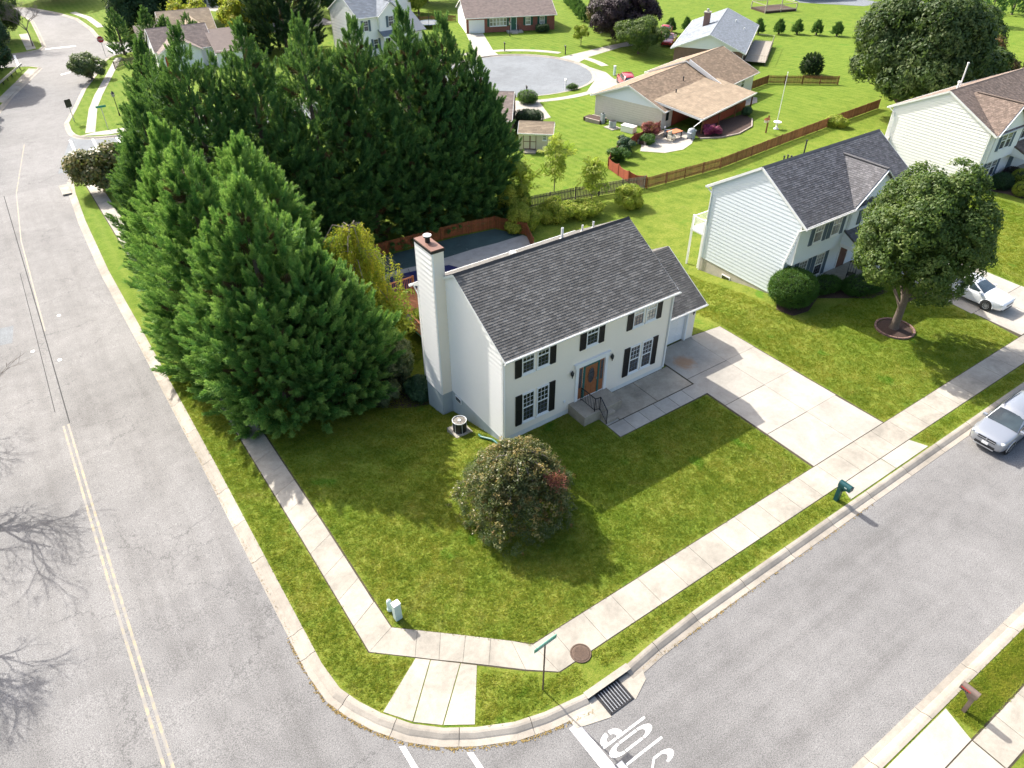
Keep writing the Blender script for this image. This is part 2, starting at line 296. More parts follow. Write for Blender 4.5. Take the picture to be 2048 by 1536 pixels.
M_ = dict(
    grass=grass_mat(), blade=grass_mat(True), asphalt=asphalt_mat('light_asphalt', (.192, .189, .185)), asphalt2=asphalt_mat('blue_grey_asphalt', (.185, .202, .215), .8),
    concrete=concrete_mat('pale_concrete', (.45, .415, .35), .36), concrete_w=concrete_mat('white_concrete', (.46, .43, .375), .26, rust=(12.75, -.35, 0)), concrete_g=concrete_mat('grey_concrete', (.46, .40, .315), .42),
    kerb=concrete_mat('kerb_concrete', (.42, .38, .32), .32, .2), soil=pm('dark_soil', (.055, .045, .025), .95, .4, 6, bump=.5), mulch=pm('brown_mulch', (.06, .035, .025), .95, .5, 12, bump=.8, bscale=40),
    drygrass=pm('dry_weeds', (.28, .2, .07), .95, .4, 9, bump=.6),
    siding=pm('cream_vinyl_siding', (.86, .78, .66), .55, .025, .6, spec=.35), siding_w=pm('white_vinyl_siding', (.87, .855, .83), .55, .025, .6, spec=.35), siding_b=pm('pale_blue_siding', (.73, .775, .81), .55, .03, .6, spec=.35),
    trim=pm('white_trim_paint', (.82, .82, .80), .5, .03, 2), found_w=pm('white_painted_block', (.70, .70, .66), .8, .06, 3, bump=.15), found_b=pm('blue_grey_parged_wall', (.42, .47, .48), .85, .08, 2, bump=.2), found_c=pm('stained_concrete_wall', (.50, .45, .38), .85, .16, 2.2, bump=.2),
    shingle=pm('charcoal_shingle', (.14, .133, .122), .92, .3, 1.1, bump=.5, bscale=60, tone=.52), shingle_b=pm('slate_shingle', (.135, .132, .138), .92, .22, 2, bump=.5, bscale=60, tone=.62),
    shingle_br=pm('brown_shingle', (.20, .150, .120), .92, .2, 2, bump=.5, bscale=60, tone=.5), shingle_t=pm('tan_shingle', (.25, .18, .12), .92, .26, 1.3, bump=.5, bscale=40, tone=.4), shingle_l=pm('light_tan_shingle', (.33, .255, .175), .92, .24, .9, bump=.5, tone=.3),
    shingle_g=pm('grey_blue_shingle', (.20, .225, .255), .92, .1, 2, bump=.4, tone=.35), shingle_d=pm('faded_brown_shingle', (.21, .165, .145), .92, .16, 2, bump=.4, tone=.3),
    ridge=pm('black_ridge_vent', (.03, .03, .032), .8, .2, 3), tar=pm('dull_tar', (.07, .07, .07), 1, .2, 5, spec=0), black=pm('black_paint', (.012, .012, .013), .5, .2, 5), louvre=pm('slate_blue_shutter', (.10, .145, .19), .55, .06, 4), green_sh=pm('dark_green_paint', (.02, .10, .07), .5, .1, 4),
    pane=glass_mat('window_glass', (.03, .034, .04)), screen=pm('insect_screen_grey', (.16, .175, .2), .7, .05, 4), pane_l=glass_mat('blind_glass', (.33, .32, .28), .25), door_wood=pm('orange_oak_door', (.30, .105, .035), .4, .25, 5, coat=.3), teal=pm('teal_door_frame', (.01, .11, .10), .45, .1, 4),
    iron=pm('black_iron', (.015, .015, .016), .45, .2, 6), steel=pm('galvanised_steel', (.45, .46, .46), .4, .1, 6, metal=.8), copper=pm('brown_sheet_metal', (.17, .085, .06), .55, .15, 2, metal=.2),
    brick=pm('red_brick', (.28, .105, .075), .85, .2, 3, bump=.3), brick_br=pm('brown_brick', (.21, .125, .10), .85, .2, 4, bump=.3), brick_w=pm('white_painted_brick', (.62, .58, .52), .85, .07, 4, bump=.2),
    cedar=pm('stained_cedar', (.20, .065, .022), .7, .35, 7, tone=.4), oldwood=pm('weathered_wood', (.16, .135, .10), .9, .35, 8, tone=.5), redwood=pm('red_stain_fence', (.26, .055, .028), .7, .25, 6, tone=.3), brownwood=pm('brown_fence_wood', (.20, .085, .032), .8, .3, 7, tone=.5), deckwood=pm('orange_deck_wood', (.42, .155, .06), .6, .25, 6, tone=.3), greywood=pm('grey_deck_wood', (.37, .33, .27), .85, .25, 6, tone=.3),
    bark=pm('bark', (.13, .10, .075), .95, .4, 9, bump=.8), bark_g=pm('grey_bark', (.17, .145, .125), .95, .35, 8, bump=.6),
    green_mail=pm('dark_green_plastic', (.004, .055, .06), .35, .1, 5), util=pm('pale_green_utility_paint', (.47, .58, .54), .5, .08, 4), brown_pl=pm('brown_plastic', (.15, .11, .09), .5, .12, 5), sign_g=pm('green_sign_sheeting', (.01, .23, .14), .4, .08, 8), white=pm('white_paint', (.8, .8, .8), .6, .05, 6), marking=pm('worn_white_road_paint', (.74, .74, .73), .8, .06, 2.2, stain=((.42, .42, .42), 2.4, .66)), yellow=pm('worn_yellow_road_paint', (.34, .285, .19), .85, .2, 3, stain=((.22, .218, .213), 2.6, .40)),
    rust=pm('rusty_iron', (.10, .065, .045), .8, .35, 12, bump=.6), red=pm('red_paint', (.42, .02, .025), .4, .1, 4), beige=pm('beige_board', (.64, .58, .45), .7, .05, 3), rubber=pm('tyre_rubber', (.018, .018, .018), .85, .2, 9),
    car_silver=pm('silver_car_paint', (.40, .42, .45), .3, .02, 1, metal=.55, coat=.9), car_white=pm('white_car_paint', (.78, .79, .80), .3, .02, 1, coat=.9), car_red=pm('red_car_paint', (.40, .008, .02), .3, .04, 1, coat=.9), carglass=glass_mat('car_glass', (.03, .045, .05), .03), rim=pm('alloy_rim', (.55, .56, .57), .3, .05, 6, metal=.8), dark_pl=pm('black_trim_plastic', (.02, .02, .022), .5, .2, 6), lamp_gl=pm('headlamp_plastic', (.55, .58, .6), .12, .2, 12, coat=.8), orange=pm('amber_plastic', (.6, .2, .03), .3, .1, 9),
    poolteal=pm('teal_painted_concrete', (.036, .07, .07), .75, .3, .8, stain=((.18, .24, .24), 1.2, .66)), poolblue=pm('navy_pool_cover', (.010, .014, .085), .55, .25, 1.2), turq=pm('turquoise_deck_paint', (.14, .40, .36), .7, .12, 2, bump=.2), gravel=pm('grey_pool_deck', (.34, .33, .31), .9, .2, 1.5, bump=.4),
    tarp=pm('grey_tarpaulin', (.30, .33, .36), .6, .2, 4, bump=.4), terracotta=pm('terracotta', (.45, .16, .07), .8, .15, 5), stone=pm('stone_block', (.34, .29, .25), .9, .25, 4, bump=.4))
# ------------------------------------------------------------------ ground, roads, kerbs, pavements
SE = [(300, -12.8), (45, -12.8), (3.4, -12.83), (.5, -12.85), (-1.75, -12.95), (-3.4, -13.1), (-5.25, -13.08), (-6.9, -12.8), (-8, -12.48), (-9.25, -11.85), (-10.2, -11.22), (-11.05, -10.45), (-11.75, -9.5), (-12.25, -8.6), (-12.6, -7.75), (-12.75, -6.4), (-12.75, -4.5)]
WE = [(-12.75, 0), (-12.72, 8), (-12.75, 24), (-12.85, 36), (-12.6, 48), (-12.2, 56), (-11.8, 60.2), (-10.6, 62.6), (-8, 63.6), (-4, 63.8), (10, 63.5), (37.2, 62.4)]
bulb = [(47.5 + 11.4*math.cos(R(a)), 66.5 + 11.4*math.sin(R(a))) for a in range(202, 519, 9)]
NE = [(37.2, 71.2), (10, 71.6), (-5, 71.9), (-8.2, 72.9), (-9.4, 75), (-9.1, 79.8), (-7.4, 85), (-4.7, 94), (-1.5, 102.2), (.4, 107.8), (1.9, 110.6), (4.6, 111.6), (40, 112)]
N2 = [(40, 119), (6, 119.2), (3.6, 120), (2.7, 122), (3, 132.7), (2.4, 143.2), (.4, 150.5), (-3, 158.5), (-12, 168), (-30, 180)]
main_block = SE + WE + bulb + NE + N2 + [(-30, 620), (760, 620), (760, -12.8)]
south_edge = [(-60, -20.92), (-16, -20.92), (45, -20.92), (300, -20.92)]
west_edge = [(-24.8, -80), (-24.8, 20), (-24.1, 40), (-22, 62), (-19.3, 77), (-16, 89.6), (-13.8, 96.4), (-10.9, 103.7), (-8.6, 109.6), (-10, 111.6), (-16, 113)]
west2 = [(-18, 121), (-9.5, 121), (-7, 121.6), (-6.2, 123.5), (-5.6, 136), (-5.2, 146), (-6, 152), (-14, 160), (-40, 172)]
G = M_['grass']
grd = sheet('ground', main_block, 0, G, kind='structure')
sheet('ground', [(-8, -20.92), (760, -20.92), (760, -400), (-13.2, -400), (-13.2, -26), (-12.6, -23.2), (-10.8, -21.4)], 0, G, kind='structure')
sheet('ground', west_edge + [(-60, 115), (-400, 115), (-400, -400), (-24.8, -400)], 0, G, kind='structure')
sheet('ground', west2 + [(-60, 190), (-400, 300), (-400, 121)], 0, G, kind='structure')
road = sheet('road', [(-30, -400), (760, -400), (760, 640), (-420, 640), (-420, -400)], -.12, M_['asphalt'], kind='structure')
side = sheet('road', offs([(-12.8, 63.2), (0, 62.5), (37.4, 62)], 0) + [Vector((47.5 + 10.9*math.cos(R(a)), 66.5 + 10.9*math.sin(R(a)))) for a in range(204, 517, 9)] + [Vector(p) for p in [(37.4, 71.5), (0, 72), (-6, 72.5), (-9.8, 74.6)]], -.112, M_['asphalt2'], kind='structure')

kerb = empty('kerb', kind='structure')
def kerb_run(line, step, seg, sgn=1, mat='kerb', low=None):
    """line is the back edge; the road lies to the right (sgn=1) of the walking direction"""
    pts = resample(line, seg); prof = [(0, -.2), (0, .022), (.12, .024), (.2, .008), (.34, -.066), (.385, -.098), (.62, -.108), (.62, -.2)]
    per = max(1, round(step/seg)); i = 0
    norm = []
    for k, p in enumerate(pts):
        t = (pts[min(k+1, len(pts)-1)] - pts[max(k-1, 0)]).normalized(); norm.append(Vector((t.y, -t.x))*sgn)
    while i < len(pts)-1:
        j = min(i+per, len(pts)-1); vs = []; n = len(prof)
        for k in range(i, j+1):
            p = pts[k].copy(); t = (pts[min(k+1, len(pts)-1)] - pts[max(k-1, 0)]).normalized()
            if k == i: p += t*.012
            if k == j: p -= t*.012
            z = hf(p.x, p.y); vs += [(p.x+norm[k].x*o, p.y+norm[k].y*o, z+h) for o, h in prof]
        m = j-i; fs = [(a*n+b, a*n+b+1, (a+1)*n+b+1, (a+1)*n+b) for a in range(m) for b in range(n-1)] + [tuple(range(n-1, -1, -1)), tuple(range(m*n, m*n+n))]
        if sgn < 0: fs = [f[::-1] for f in fs]
        MB().add(vs, fs).build('kerb_stone', M_[mat], kerb); i = j
kerb_run([(60, -12.8)] + SE[1:6], 3.05, 3.05, sgn=-1)
kerb_run([SE[i] for i in range(6, len(SE))] , 2.4, .6, sgn=-1)
kerb_run([SE[-1]] + WE[:7], 3.05, 3.05, sgn=-1)
kerb_run(smooth_line(WE[6:10], 2), 3, .8, sgn=-1); kerb_run([WE[9], WE[10], WE[11]] + bulb[:1], 6, 6, sgn=-1)
kerb_run(bulb, 5, 1.7, sgn=-1); kerb_run([bulb[-1]] + NE[:3], 8, 8, sgn=-1); kerb_run(smooth_line(NE[2:6], 2), 3, 1, sgn=-1); kerb_run(NE[5:10], 6, 6, sgn=-1); kerb_run(smooth_line(NE[9:], 1), 5, 2.5, sgn=-1)
kerb_run(smooth_line(N2[:5], 1), 6, 2, sgn=-1); kerb_run(N2[4:], 8, 8, sgn=-1)
kerb_run([(60, -20.92), (-8, -20.92)], 3.05, 3.05, sgn=1); kerb_run(west_edge[1:9], 6, 6, sgn=1); kerb_run(smooth_line(west_edge[8:], 1), 4, 2, sgn=1); kerb_run(west2, 6, 6, sgn=1)
# storm inlet in the kerb: throat slab, grate and frame
inl = empty('storm_drain', (-4.3, -13.2, 0), label='black iron storm drain grate set under the concrete kerb at the corner', cat='storm drain')
MB().b2(-1.0, 1.1, -.12, .16, .022, .052).build('inlet_slab', M_['concrete'], inl)
MB().b2(-1.0, 1.1, -.02, .14, -.3, .018).build('throat', M_['black'], inl)
MB().b2(-.62, .42, -1.0, -.1, -.4, -.112).build('pit', M_['black'], inl)
fr = MB(); [fr.b2(*q, -.118, -.092) for q in ((-.62, .42, -.13, -.08), (-.62, .42, -1.02, -.97), (-.66, -.6, -1.02, -.08), (.4, .46, -1.02, -.08))]; fr.build('grate_frame', M_['iron'], inl)
bar_me = MB().b2(-.014, .014, -.96, -.13, -.115, -.084).mesh('grate_bar', M_['steel'])
for i in range(8): inst('grate_bar', bar_me, inl, (-.53+i*.125, 0, 0))
cb = MB(); [cb.b2(-.6, .4, y, y+.028, -.117, -.098) for y in [-.93+.083*k for k in range(10)]]; cb.build('cross_bars', M_['iron'], inl)
gp = MB(); gp.add([(-2.0, -.14, -.104), (-.68, -.14, -.104), (-.68, -1.08, -.104), (-2.0, -.68, -.104)], [(3, 2, 1, 0)]); gp.build('gutter_apron', M_['concrete'], inl); gp = MB(); gp.add([(.48, -.14, -.104), (1.6, -.1, -.104), (1.35, -.7, -.104), (.48, -1.08, -.104)], [(3, 2, 1, 0)]); gp.build('gutter_apron', M_['concrete'], inl)
# second inlet far up the left street
i2 = empty('storm_drain', (-12.6, 57.5, hf(-12.6, 57.5)), label='concrete kerb inlet opening beside the far side street corner', cat='storm drain')
MB().b2(-.7, .1, -1.3, 1.3, -.05, .1).build('inlet_slab', M_['concrete'], i2); MB().b2(-.72, -.3, -1.1, 1.1, -.11, -.052).build('throat', M_['black'], i2)

def slabs(name, cells, mat, parent, dz=.02, th=.03, gap=.01):
    for c in cells:
        cx = sum(p[0] for p in c)/len(c); cy = sum(p[1] for p in c)/len(c); q = []
        for x, y in c:
            d = math.hypot(x-cx, y-cy) or 1; q.append((x-(x-cx)/d*gap, y-(y-cy)/d*gap))
        sheet(name, q, dz-.03, mat, parent, thick=th)
def strip_cells(a, b, n):     # two edge lines with the same count of points
    return [[a[i], a[i+1], b[i+1], b[i]] for i in range(len(a)-1)]
def walk(name, left, right, step, mat='concrete', border=.05):
    n = max(1, round((Vector(left[1])-Vector(left[0])).length/step))
    a = [Vector(left[0]).lerp(Vector(left[1]), i/n) for i in range(n+1)]; b = [Vector(right[0]).lerp(Vector(right[1]), i/n) for i in range(n+1)]
    return strip_cells(a, b, n)
sw = sheet('pavement', [(60, -10.31), (-5.6, -10.31), (-9.8, -6.5), (-9.79, 62.3), (-11.08, 62.3), (-11.09, -7.0), (-6.53, -11.11), (-5.5, -11.9), (60, -11.9)], .004, M_['soil'], kind='structure')
slabs('paving_slab', walk('', [(60, -10.35), (-4.65, -10.35)], [(60, -11.87), (-4.65, -11.87)], 1.52), M_['concrete'], sw)
corner_in = [(-4.65, -10.35), (-5.65, -10.36), (-6.25, -9.75), (-6.85, -9.2), (-7.6, -8.52), (-8.35, -7.85), (-9.05, -7.22), (-9.84, -6.5)]
corner_out = [(-4.65, -11.87), (-5.5, -11.87), (-6.5, -11.07), (-7.55, -10.12), (-8.3, -9.45), (-9.0, -8.85), (-9.7, -8.22), (-11.05, -7.0)]
slabs('paving_slab', strip_cells(corner_in, corner_out, 0), M_['concrete'], sw)
slabs('paving_slab', [[(-9.84, -6.5), (-11.05, -7.0), (-11.05, -5.6), (-9.86, -5.0)]], M_['concrete'], sw)
slabs('paving_slab', walk('', [(-9.88, -5.0), (-9.82, 62)], [(-11.05, -5.6), (-11.0, 62)], 1.5), M_['concrete'], sw)
# corner ramp to the kerb
slabs('ramp_slab', [[(-9.7, -8.26), (-9.27, -8.64), (-11.0, -10.4), (-11.7, -9.48)], [(-9.25, -8.66), (-8.4, -9.42), (-10.18, -11.12), (-10.98, -10.43)], [(-8.38, -9.44), (-7.92, -9.86), (-9.22, -11.76), (-10.15, -11.14)]], M_['concrete'], sw, .018)
# driveway, front walk and yard slab of the cream house
dr = sheet('driveway', [(11.3, 1.5), (15.1, 1.5), (17.5, 1.15), (17.65, -10.3), (11.6, -10.3), (11.6, 0)], .004, M_['soil'], kind='structure')
D = M_['concrete_w']; ys = [1.42, -1.62, -4.5, -7.4, -10.32]
for j in range(4):
    x0 = 11.72; xm = 14.95; x1 = 17.45
    slabs('drive_slab', [[(x0, ys[j+1]), (xm, ys[j+1]), (xm, ys[j] - (.02 if j else 0)), (x0, ys[j] - (.02 if j else 0))], [(xm, ys[j+1]), (x1+.1*(j+1)/4, ys[j+1]), (x1, ys[j]-.25 if j == 0 else ys[j]), (xm, ys[j])]], D, dr)
slabs('apron_slab', [[(11.75, -11.9), (14.95, -11.9), (14.95, -12.74), (11.25, -12.74)], [(14.97, -11.9), (17.45, -11.9), (17.8, -12.74), (14.97, -12.74)]], D, dr)
pt = sheet('front_patio', [(6.12, -2.2), (11.66, -2.2), (11.66, -.02), (6.12, -.02)], .002, M_['soil'], kind='structure')
slabs('patio_slab', [[(6.15, -2.1), (8.9, -2.1), (8.9, -.05), (6.15, -.05)], [(8.92, -2.1), (11.62, -2.1), (11.62, -.05), (8.92, -.05)]], M_['concrete_g'], pt, .022)
fw = sheet('front_path', [(5.2, -3.2), (11.8, -3.25), (11.7, -2.1), (6.1, -2.1), (6.1, -1.3), (5.25, -1.3)], .003, M_['soil'], kind='structure')
slabs('path_slab', [[(5.25, -2.12), (6.1, -2.12), (6.1, -1.35), (5.25, -1.35)]] + [[(x, -3.17), (x+1.08, -3.17), (x+1.08, -2.16), (x, -2.16)] for x in [5.24+1.09*k for k in range(6)]], M_['concrete_w'], fw, .026)
# neighbour's drive, far pavements
d2 = sheet('driveway', [(31.9, -10.35), (38.4, -10.35), (38.6, -1), (33.2, -1)], .004, M_['soil'], kind='structure')
slabs('drive_slab', [[(32.1-.1*k+.14, y0), (35.3, y0), (35.3, y1), (32.3+.12*k, y1)] for k, (y0, y1) in enumerate([(-10.3, -7.2), (-7.18, -4.1), (-4.08, -1)])] + [[(35.32, y0), (38.45, y0), (38.5, y1), (35.32, y1)] for y0, y1 in [(-10.3, -7.2), (-7.18, -4.1), (-4.08, -1)]], D, d2)
slabs('apron_slab', [[(32.1, -11.9), (38.4, -11.9), (38.9, -12.74), (31.6, -12.74)]], D, d2)
s2 = sheet('pavement', [(60, -22.1), (-8, -22.1), (-8, -23.4), (60, -23.4)], .004, M_['soil'], kind='structure')
slabs('paving_slab', walk('', [(4.82, -22.16), (60, -22.16)], [(4.82, -23.34), (60, -23.34)], 1.53), M_['concrete'], s2)
slabs('apron_slab', [[(5.15, -20.98), (4.8, -22.12), (-1, -22.12), (-1, -20.98)], [(4.78, -22.16), (4.78, -23.34), (1.9, -23.34), (1.9, -22.16)], [(4.78, -23.36), (4.78, -30), (-1, -30), (-1, -23.36)]], D, s2)
# pavements farther north along the left street and round the turning circle
fl = [(-8.2, 74.6), (-6.15, 84.1), (-4.45, 90), (-2.15, 96.7), (1.9, 108.9)]; fr_ = [(-7.15, 74.4), (-5.15, 84.1), (-3.4, 90), (-1.15, 96.7), (2.9, 108.9)]
w3 = empty('pavement', kind='structure')
for a, b, c, d in zip(fl, fl[1:], fr_, fr_[1:]): slabs('paving_slab', walk('', [a, b], [c, d], 3), M_['concrete_w'], w3)
slabs('paving_slab', [[(-8.9, 73.9), (-7.2, 74.35), (2, 73.4), (2, 72.5), (-6, 72.6)], [(2, 73.4), (20, 73.2), (20, 72.2), (2, 72.5)]], M_['concrete_w'], w3)
w4 = empty('pavement', kind='structure')
ring = lambda r, a: (47.5 + r*math.cos(R(a)), 66.5 + r*math.sin(R(a)))
slabs('paving_slab', [[ring(13.2, a), ring(14.4, a), ring(14.4, a+8), ring(13.2, a+8)] for a in list(range(232, 306, 8)) + list(range(344, 364, 8)) + list(range(26, 108, 8))], M_['concrete_w'], w4)
slabs('drive_slab', [[ring(11.4, -54), ring(11.4, -16), (58.6, 60), (56.9, 56.2), (60, 53), (57, 49.8), (52.4, 52), (49.6, 53.4)]], D, w4, .024)
slabs('drive_slab', [[ring(11.4, 0), ring(11.4, 20), ring(13.4, 18), (70, 71.8), (77, 72), (77, 69.4), (70.4, 69.9), ring(14.4, 6)]], D, w4, .024)
slabs('drive_slab', [[ring(11.4, 70), ring(11.4, 98), (48.9, 80), (54.6, 91.8), (57.3, 90.7), (52, 79.4)]], D, w4, .024)
slabs('drive_slab', [[(33.9, 46.6), (38.8, 47), (41.8, 53.4), (41.2, 55.2), (37.6, 55.4), (37.6, 62), (33.5, 62.4)]], D, w4, .024)
w5 = empty('pavement', kind='structure')
slabs('paving_slab', [[(-15.6, 94.2), (-14.6, 93.2), (-11.4, 102), (-12.4, 102.6)], [(-12.35, 102.7), (-11.35, 102.1), (-8.9, 109), (-9.8, 109.8)], [(-8.6, 122), (-7.2, 122.6), (-6.8, 135), (-8.2, 135)]], M_['concrete'], w5)
slabs('drive_slab', [[(22.5, 145), (26, 144), (27.5, 138), (25.8, 134), (22.8, 139)], [(3.8, 133), (5, 133), (4.6, 143), (3, 150), (2, 149.5), (3.5, 142)]], M_['concrete_w'], w5)
slabs('paving_slab', [[(131.5, 67.5), (138.5, 67), (136, 75), (126, 80), (124, 77)]], M_['asphalt2'], w5)
# dry weeds along the gutter joints
wd = MB()
for i in range(1500):
    if i < 600:
        k = rnd.random()*10; n = min(9, int(k)); a, b = Vector(SE[6+n]), Vector(SE[7+n]); t = (b-a).normalized(); p = a.lerp(b, k-n) + Vector((-t.y, t.x))*(.64+abs(rnd.gauss(0, .05)))
    elif i < 1050: p = Vector((-13.27+rnd.gauss(0, .03), rnd.uniform(-5, 24)))
    else:
        p = Vector((rnd.uniform(-2.8, 12), -13.48+rnd.gauss(0, .03)))
        if rnd.random() > .35 + .6*max(0, 1-p.x/6): continue
    z = hf(p.x, p.y)-.118; 
    for _ in range(3):
        a = rnd.uniform(0, 6.28); l = rnd.uniform(.02, .07); w = .02; dx, dy = math.cos(a), math.sin(a)
        wd.face((p.x-dy*w, p.y+dx*w, z), (p.x+dy*w, p.y-dx*w, z), (p.x+dx*l, p.y+dy*l, z+rnd.uniform(.01, .045)))
wd.build('gutter_weeds', M_['drygrass'], label='dry brown weeds growing along the gutter joint', cat='weeds', kind='stuff')

# painted road markings (parts of the road)
def mark(name, poly, mat='marking', dz=-.115): return sheet(name, poly, dz, M_[mat], road)
for x in (-18.72, -18.47):
    for a, b in [(-60, 0), (0, 7.5), (7.5, 12), (12, 16.3)]: mark('centre_line', [(x-.055, a), (x+.055, a), (x+.055, b), (x-.055, b)], 'yellow')
for a, b in zip([(-18.2, 29), (-17.85, 47), (-16.96, 60)], [(-17.85, 47), (-16.96, 60), (-14.5, 75)]): mark('centre_line', [(a[0]-.05, a[1]), (a[0]+.05, a[1]), (b[0]+.05, b[1]), (b[0]-.05, b[1])], 'yellow')
mark('tar_joint', [(-18.42, 16.4), (-18.36, 16.4), (-18.0, 60), (-18.06, 60)], 'tar', -.1165)
mark('tar_joint', [(-18.95, 18), (-18.91, 18), (-18.6, 40), (-18.64, 40)], 'tar', -.1165)
mark('stop_line', [(-6.5, -13.75), (-6.1, -13.72), (-5.95, -17.1), (-6.42, -17.1)])
mark('crossing_line', [(-11.78, -10.85), (-11.6, -10.95), (-11.45, -20.5), (-11.63, -20.5)]); mark('crossing_line', [(-9.95, -12.38), (-9.76, -12.5), (-9.6, -20.5), (-9.79, -20.5)])
mark('crossing_line', [(-10.6, 63.4), (-10.35, 63.2), (-9.9, 73.2), (-10.15, 73.6)], dz=-.1) ; mark('crossing_line', [(-8.3, 63.6), (-8.05, 63.6), (-7.7, 72.6), (-7.95, 72.7)], dz=-.1)
mark('stop_line', [(-5.6, 67.9), (-4.9, 67.9), (-4.9, 72), (-5.6, 72)], dz=-.1); mark('stop_line', [(-3.9, 69.4), (-3.2, 69.4), (-3.2, 71.9), (-3.9, 71.9)], dz=-.1)
mark('stop_line', [(-6.4, 103.7), (.3, 107.2), (.3, 107.8), (-6.4, 104.3)]); mark('stop_line', [(-6, 121.5), (-1.6, 121), (-1.6, 121.7), (-6, 122.2)])
for x in (2.4, 4.8): mark('crossing_line', [(x, 112), (x+.3, 112), (x+.3, 119), (x, 119)])
for x in (-13.5, -11): mark('crossing_line', [(x, 112.5), (x+.3, 112.4), (x+.6, 120.6), (x+.3, 120.7)])
# S T O P, read by a driver heading for the stop line (towards -X); x runs along travel, y across
def letter(polys, v0):
    m = MB()
    for pl in polys: m.face(*[(-5.95 + a*1.95, v0 + b*.42, -.1145) for a, b in pl])
    o = m.build('road_letter', M_['marking'], road); return o
def arc(cx, cy, rx0, ry0, rx1, ry1, a0, a1, n=6):
    A = [R(a0+(a1-a0)*i/n) for i in range(n+1)]
    return [(cx+rx1*math.cos(a), cy+ry1*math.sin(a)) for a in A] + [(cx+rx0*math.cos(a), cy+ry0*math.sin(a)) for a in A[::-1]]
# letter box: a 0 (top, towards the stop line) .. 1 (foot), b 0 (driver's left) .. 1 (driver's right)
letter([[(0, 0), (.30, 0), (.30, .2), (0, .2)], [(.32, 0), (.58, 0), (.58, .2), (.32, .2)], [(.6, 0), (1, 0), (1, .2), (.6, .2)], arc(.22, .26, .09, .36, .22, .72, 92, 180), arc(.26, .26, .09, .36, .22, .72, 0, 88)], -15.0)
letter([[(.3, 0), (.7, 0), (.7, .2), (.3, .2)], [(.3, .8), (.7, .8), (.7, 1), (.3, 1)], arc(.28, .5, .12, .3, .28, .5, 92, 178), arc(.28, .5, .12, .3, .28, .5, 182, 268), arc(.72, .5, .12, .3, .28, .5, 2, 88), arc(.72, .5, .12, .3, .28, .5, 272, 358)], -15.52)
letter([[(0, .02), (.13, .02), (.13, .98), (0, .98)], [(.15, .4), (.55, .4), (.55, .6), (.15, .6)], [(.57, .4), (1, .4), (1, .6), (.57, .6)]], -16.05)
letter([arc(.24, .5, .1, .3, .24, .5, 95, 178), arc(.24, .5, .1, .3, .24, .5, 182, 265), [(.26, 0), (.4, 0), (.62, .8), (.76, .8), (.76, 1), (.62, 1), (.4, .2), (.26, .2)], arc(.76, .5, .1, .3, .24, .5, 2, 85), arc(.76, .5, .1, .3, .24, .5, 275, 358)], -16.6)
mark('tar_patch', [(-22.2, 29), (-21.6, 31.5), (-19.9, 31.2), (-20.2, 28.6)], 'asphalt2', -.117)
for x, y in ((-19.2, 26.5), (-17.9, 24.2), (-17.1, 30.8)):
    MB().lathe([(.0, .012), (.11, .012), (.13, 0)], (x, y, hf(x, y)-.118), 12).build('survey_cap', M_['steel'], road)
mh = empty('manhole_cover', (-4.35, -11.72, 0), label='round rusty manhole cover at the edge of the corner pavement', cat='manhole cover')
MB().lathe([(0, .042), (.3, .042), (.34, .036), (.36, .02)], n=28).build('lid', M_['rust'], mh)
mm = MB(); [mm.box((.06*i, .06*j, .045), (.035, .035, .012)) for i in range(-4, 5) for j in range(-4, 5) if i*i+j*j < 19]; mm.build('tread', M_['rust'], mh, kind='stuff')
mf = MB().lathe([(.36, .02), (.365, .04), (.41, .04), (.42, .01)], n=28); mf.build('frame', M_['rust'], mh)
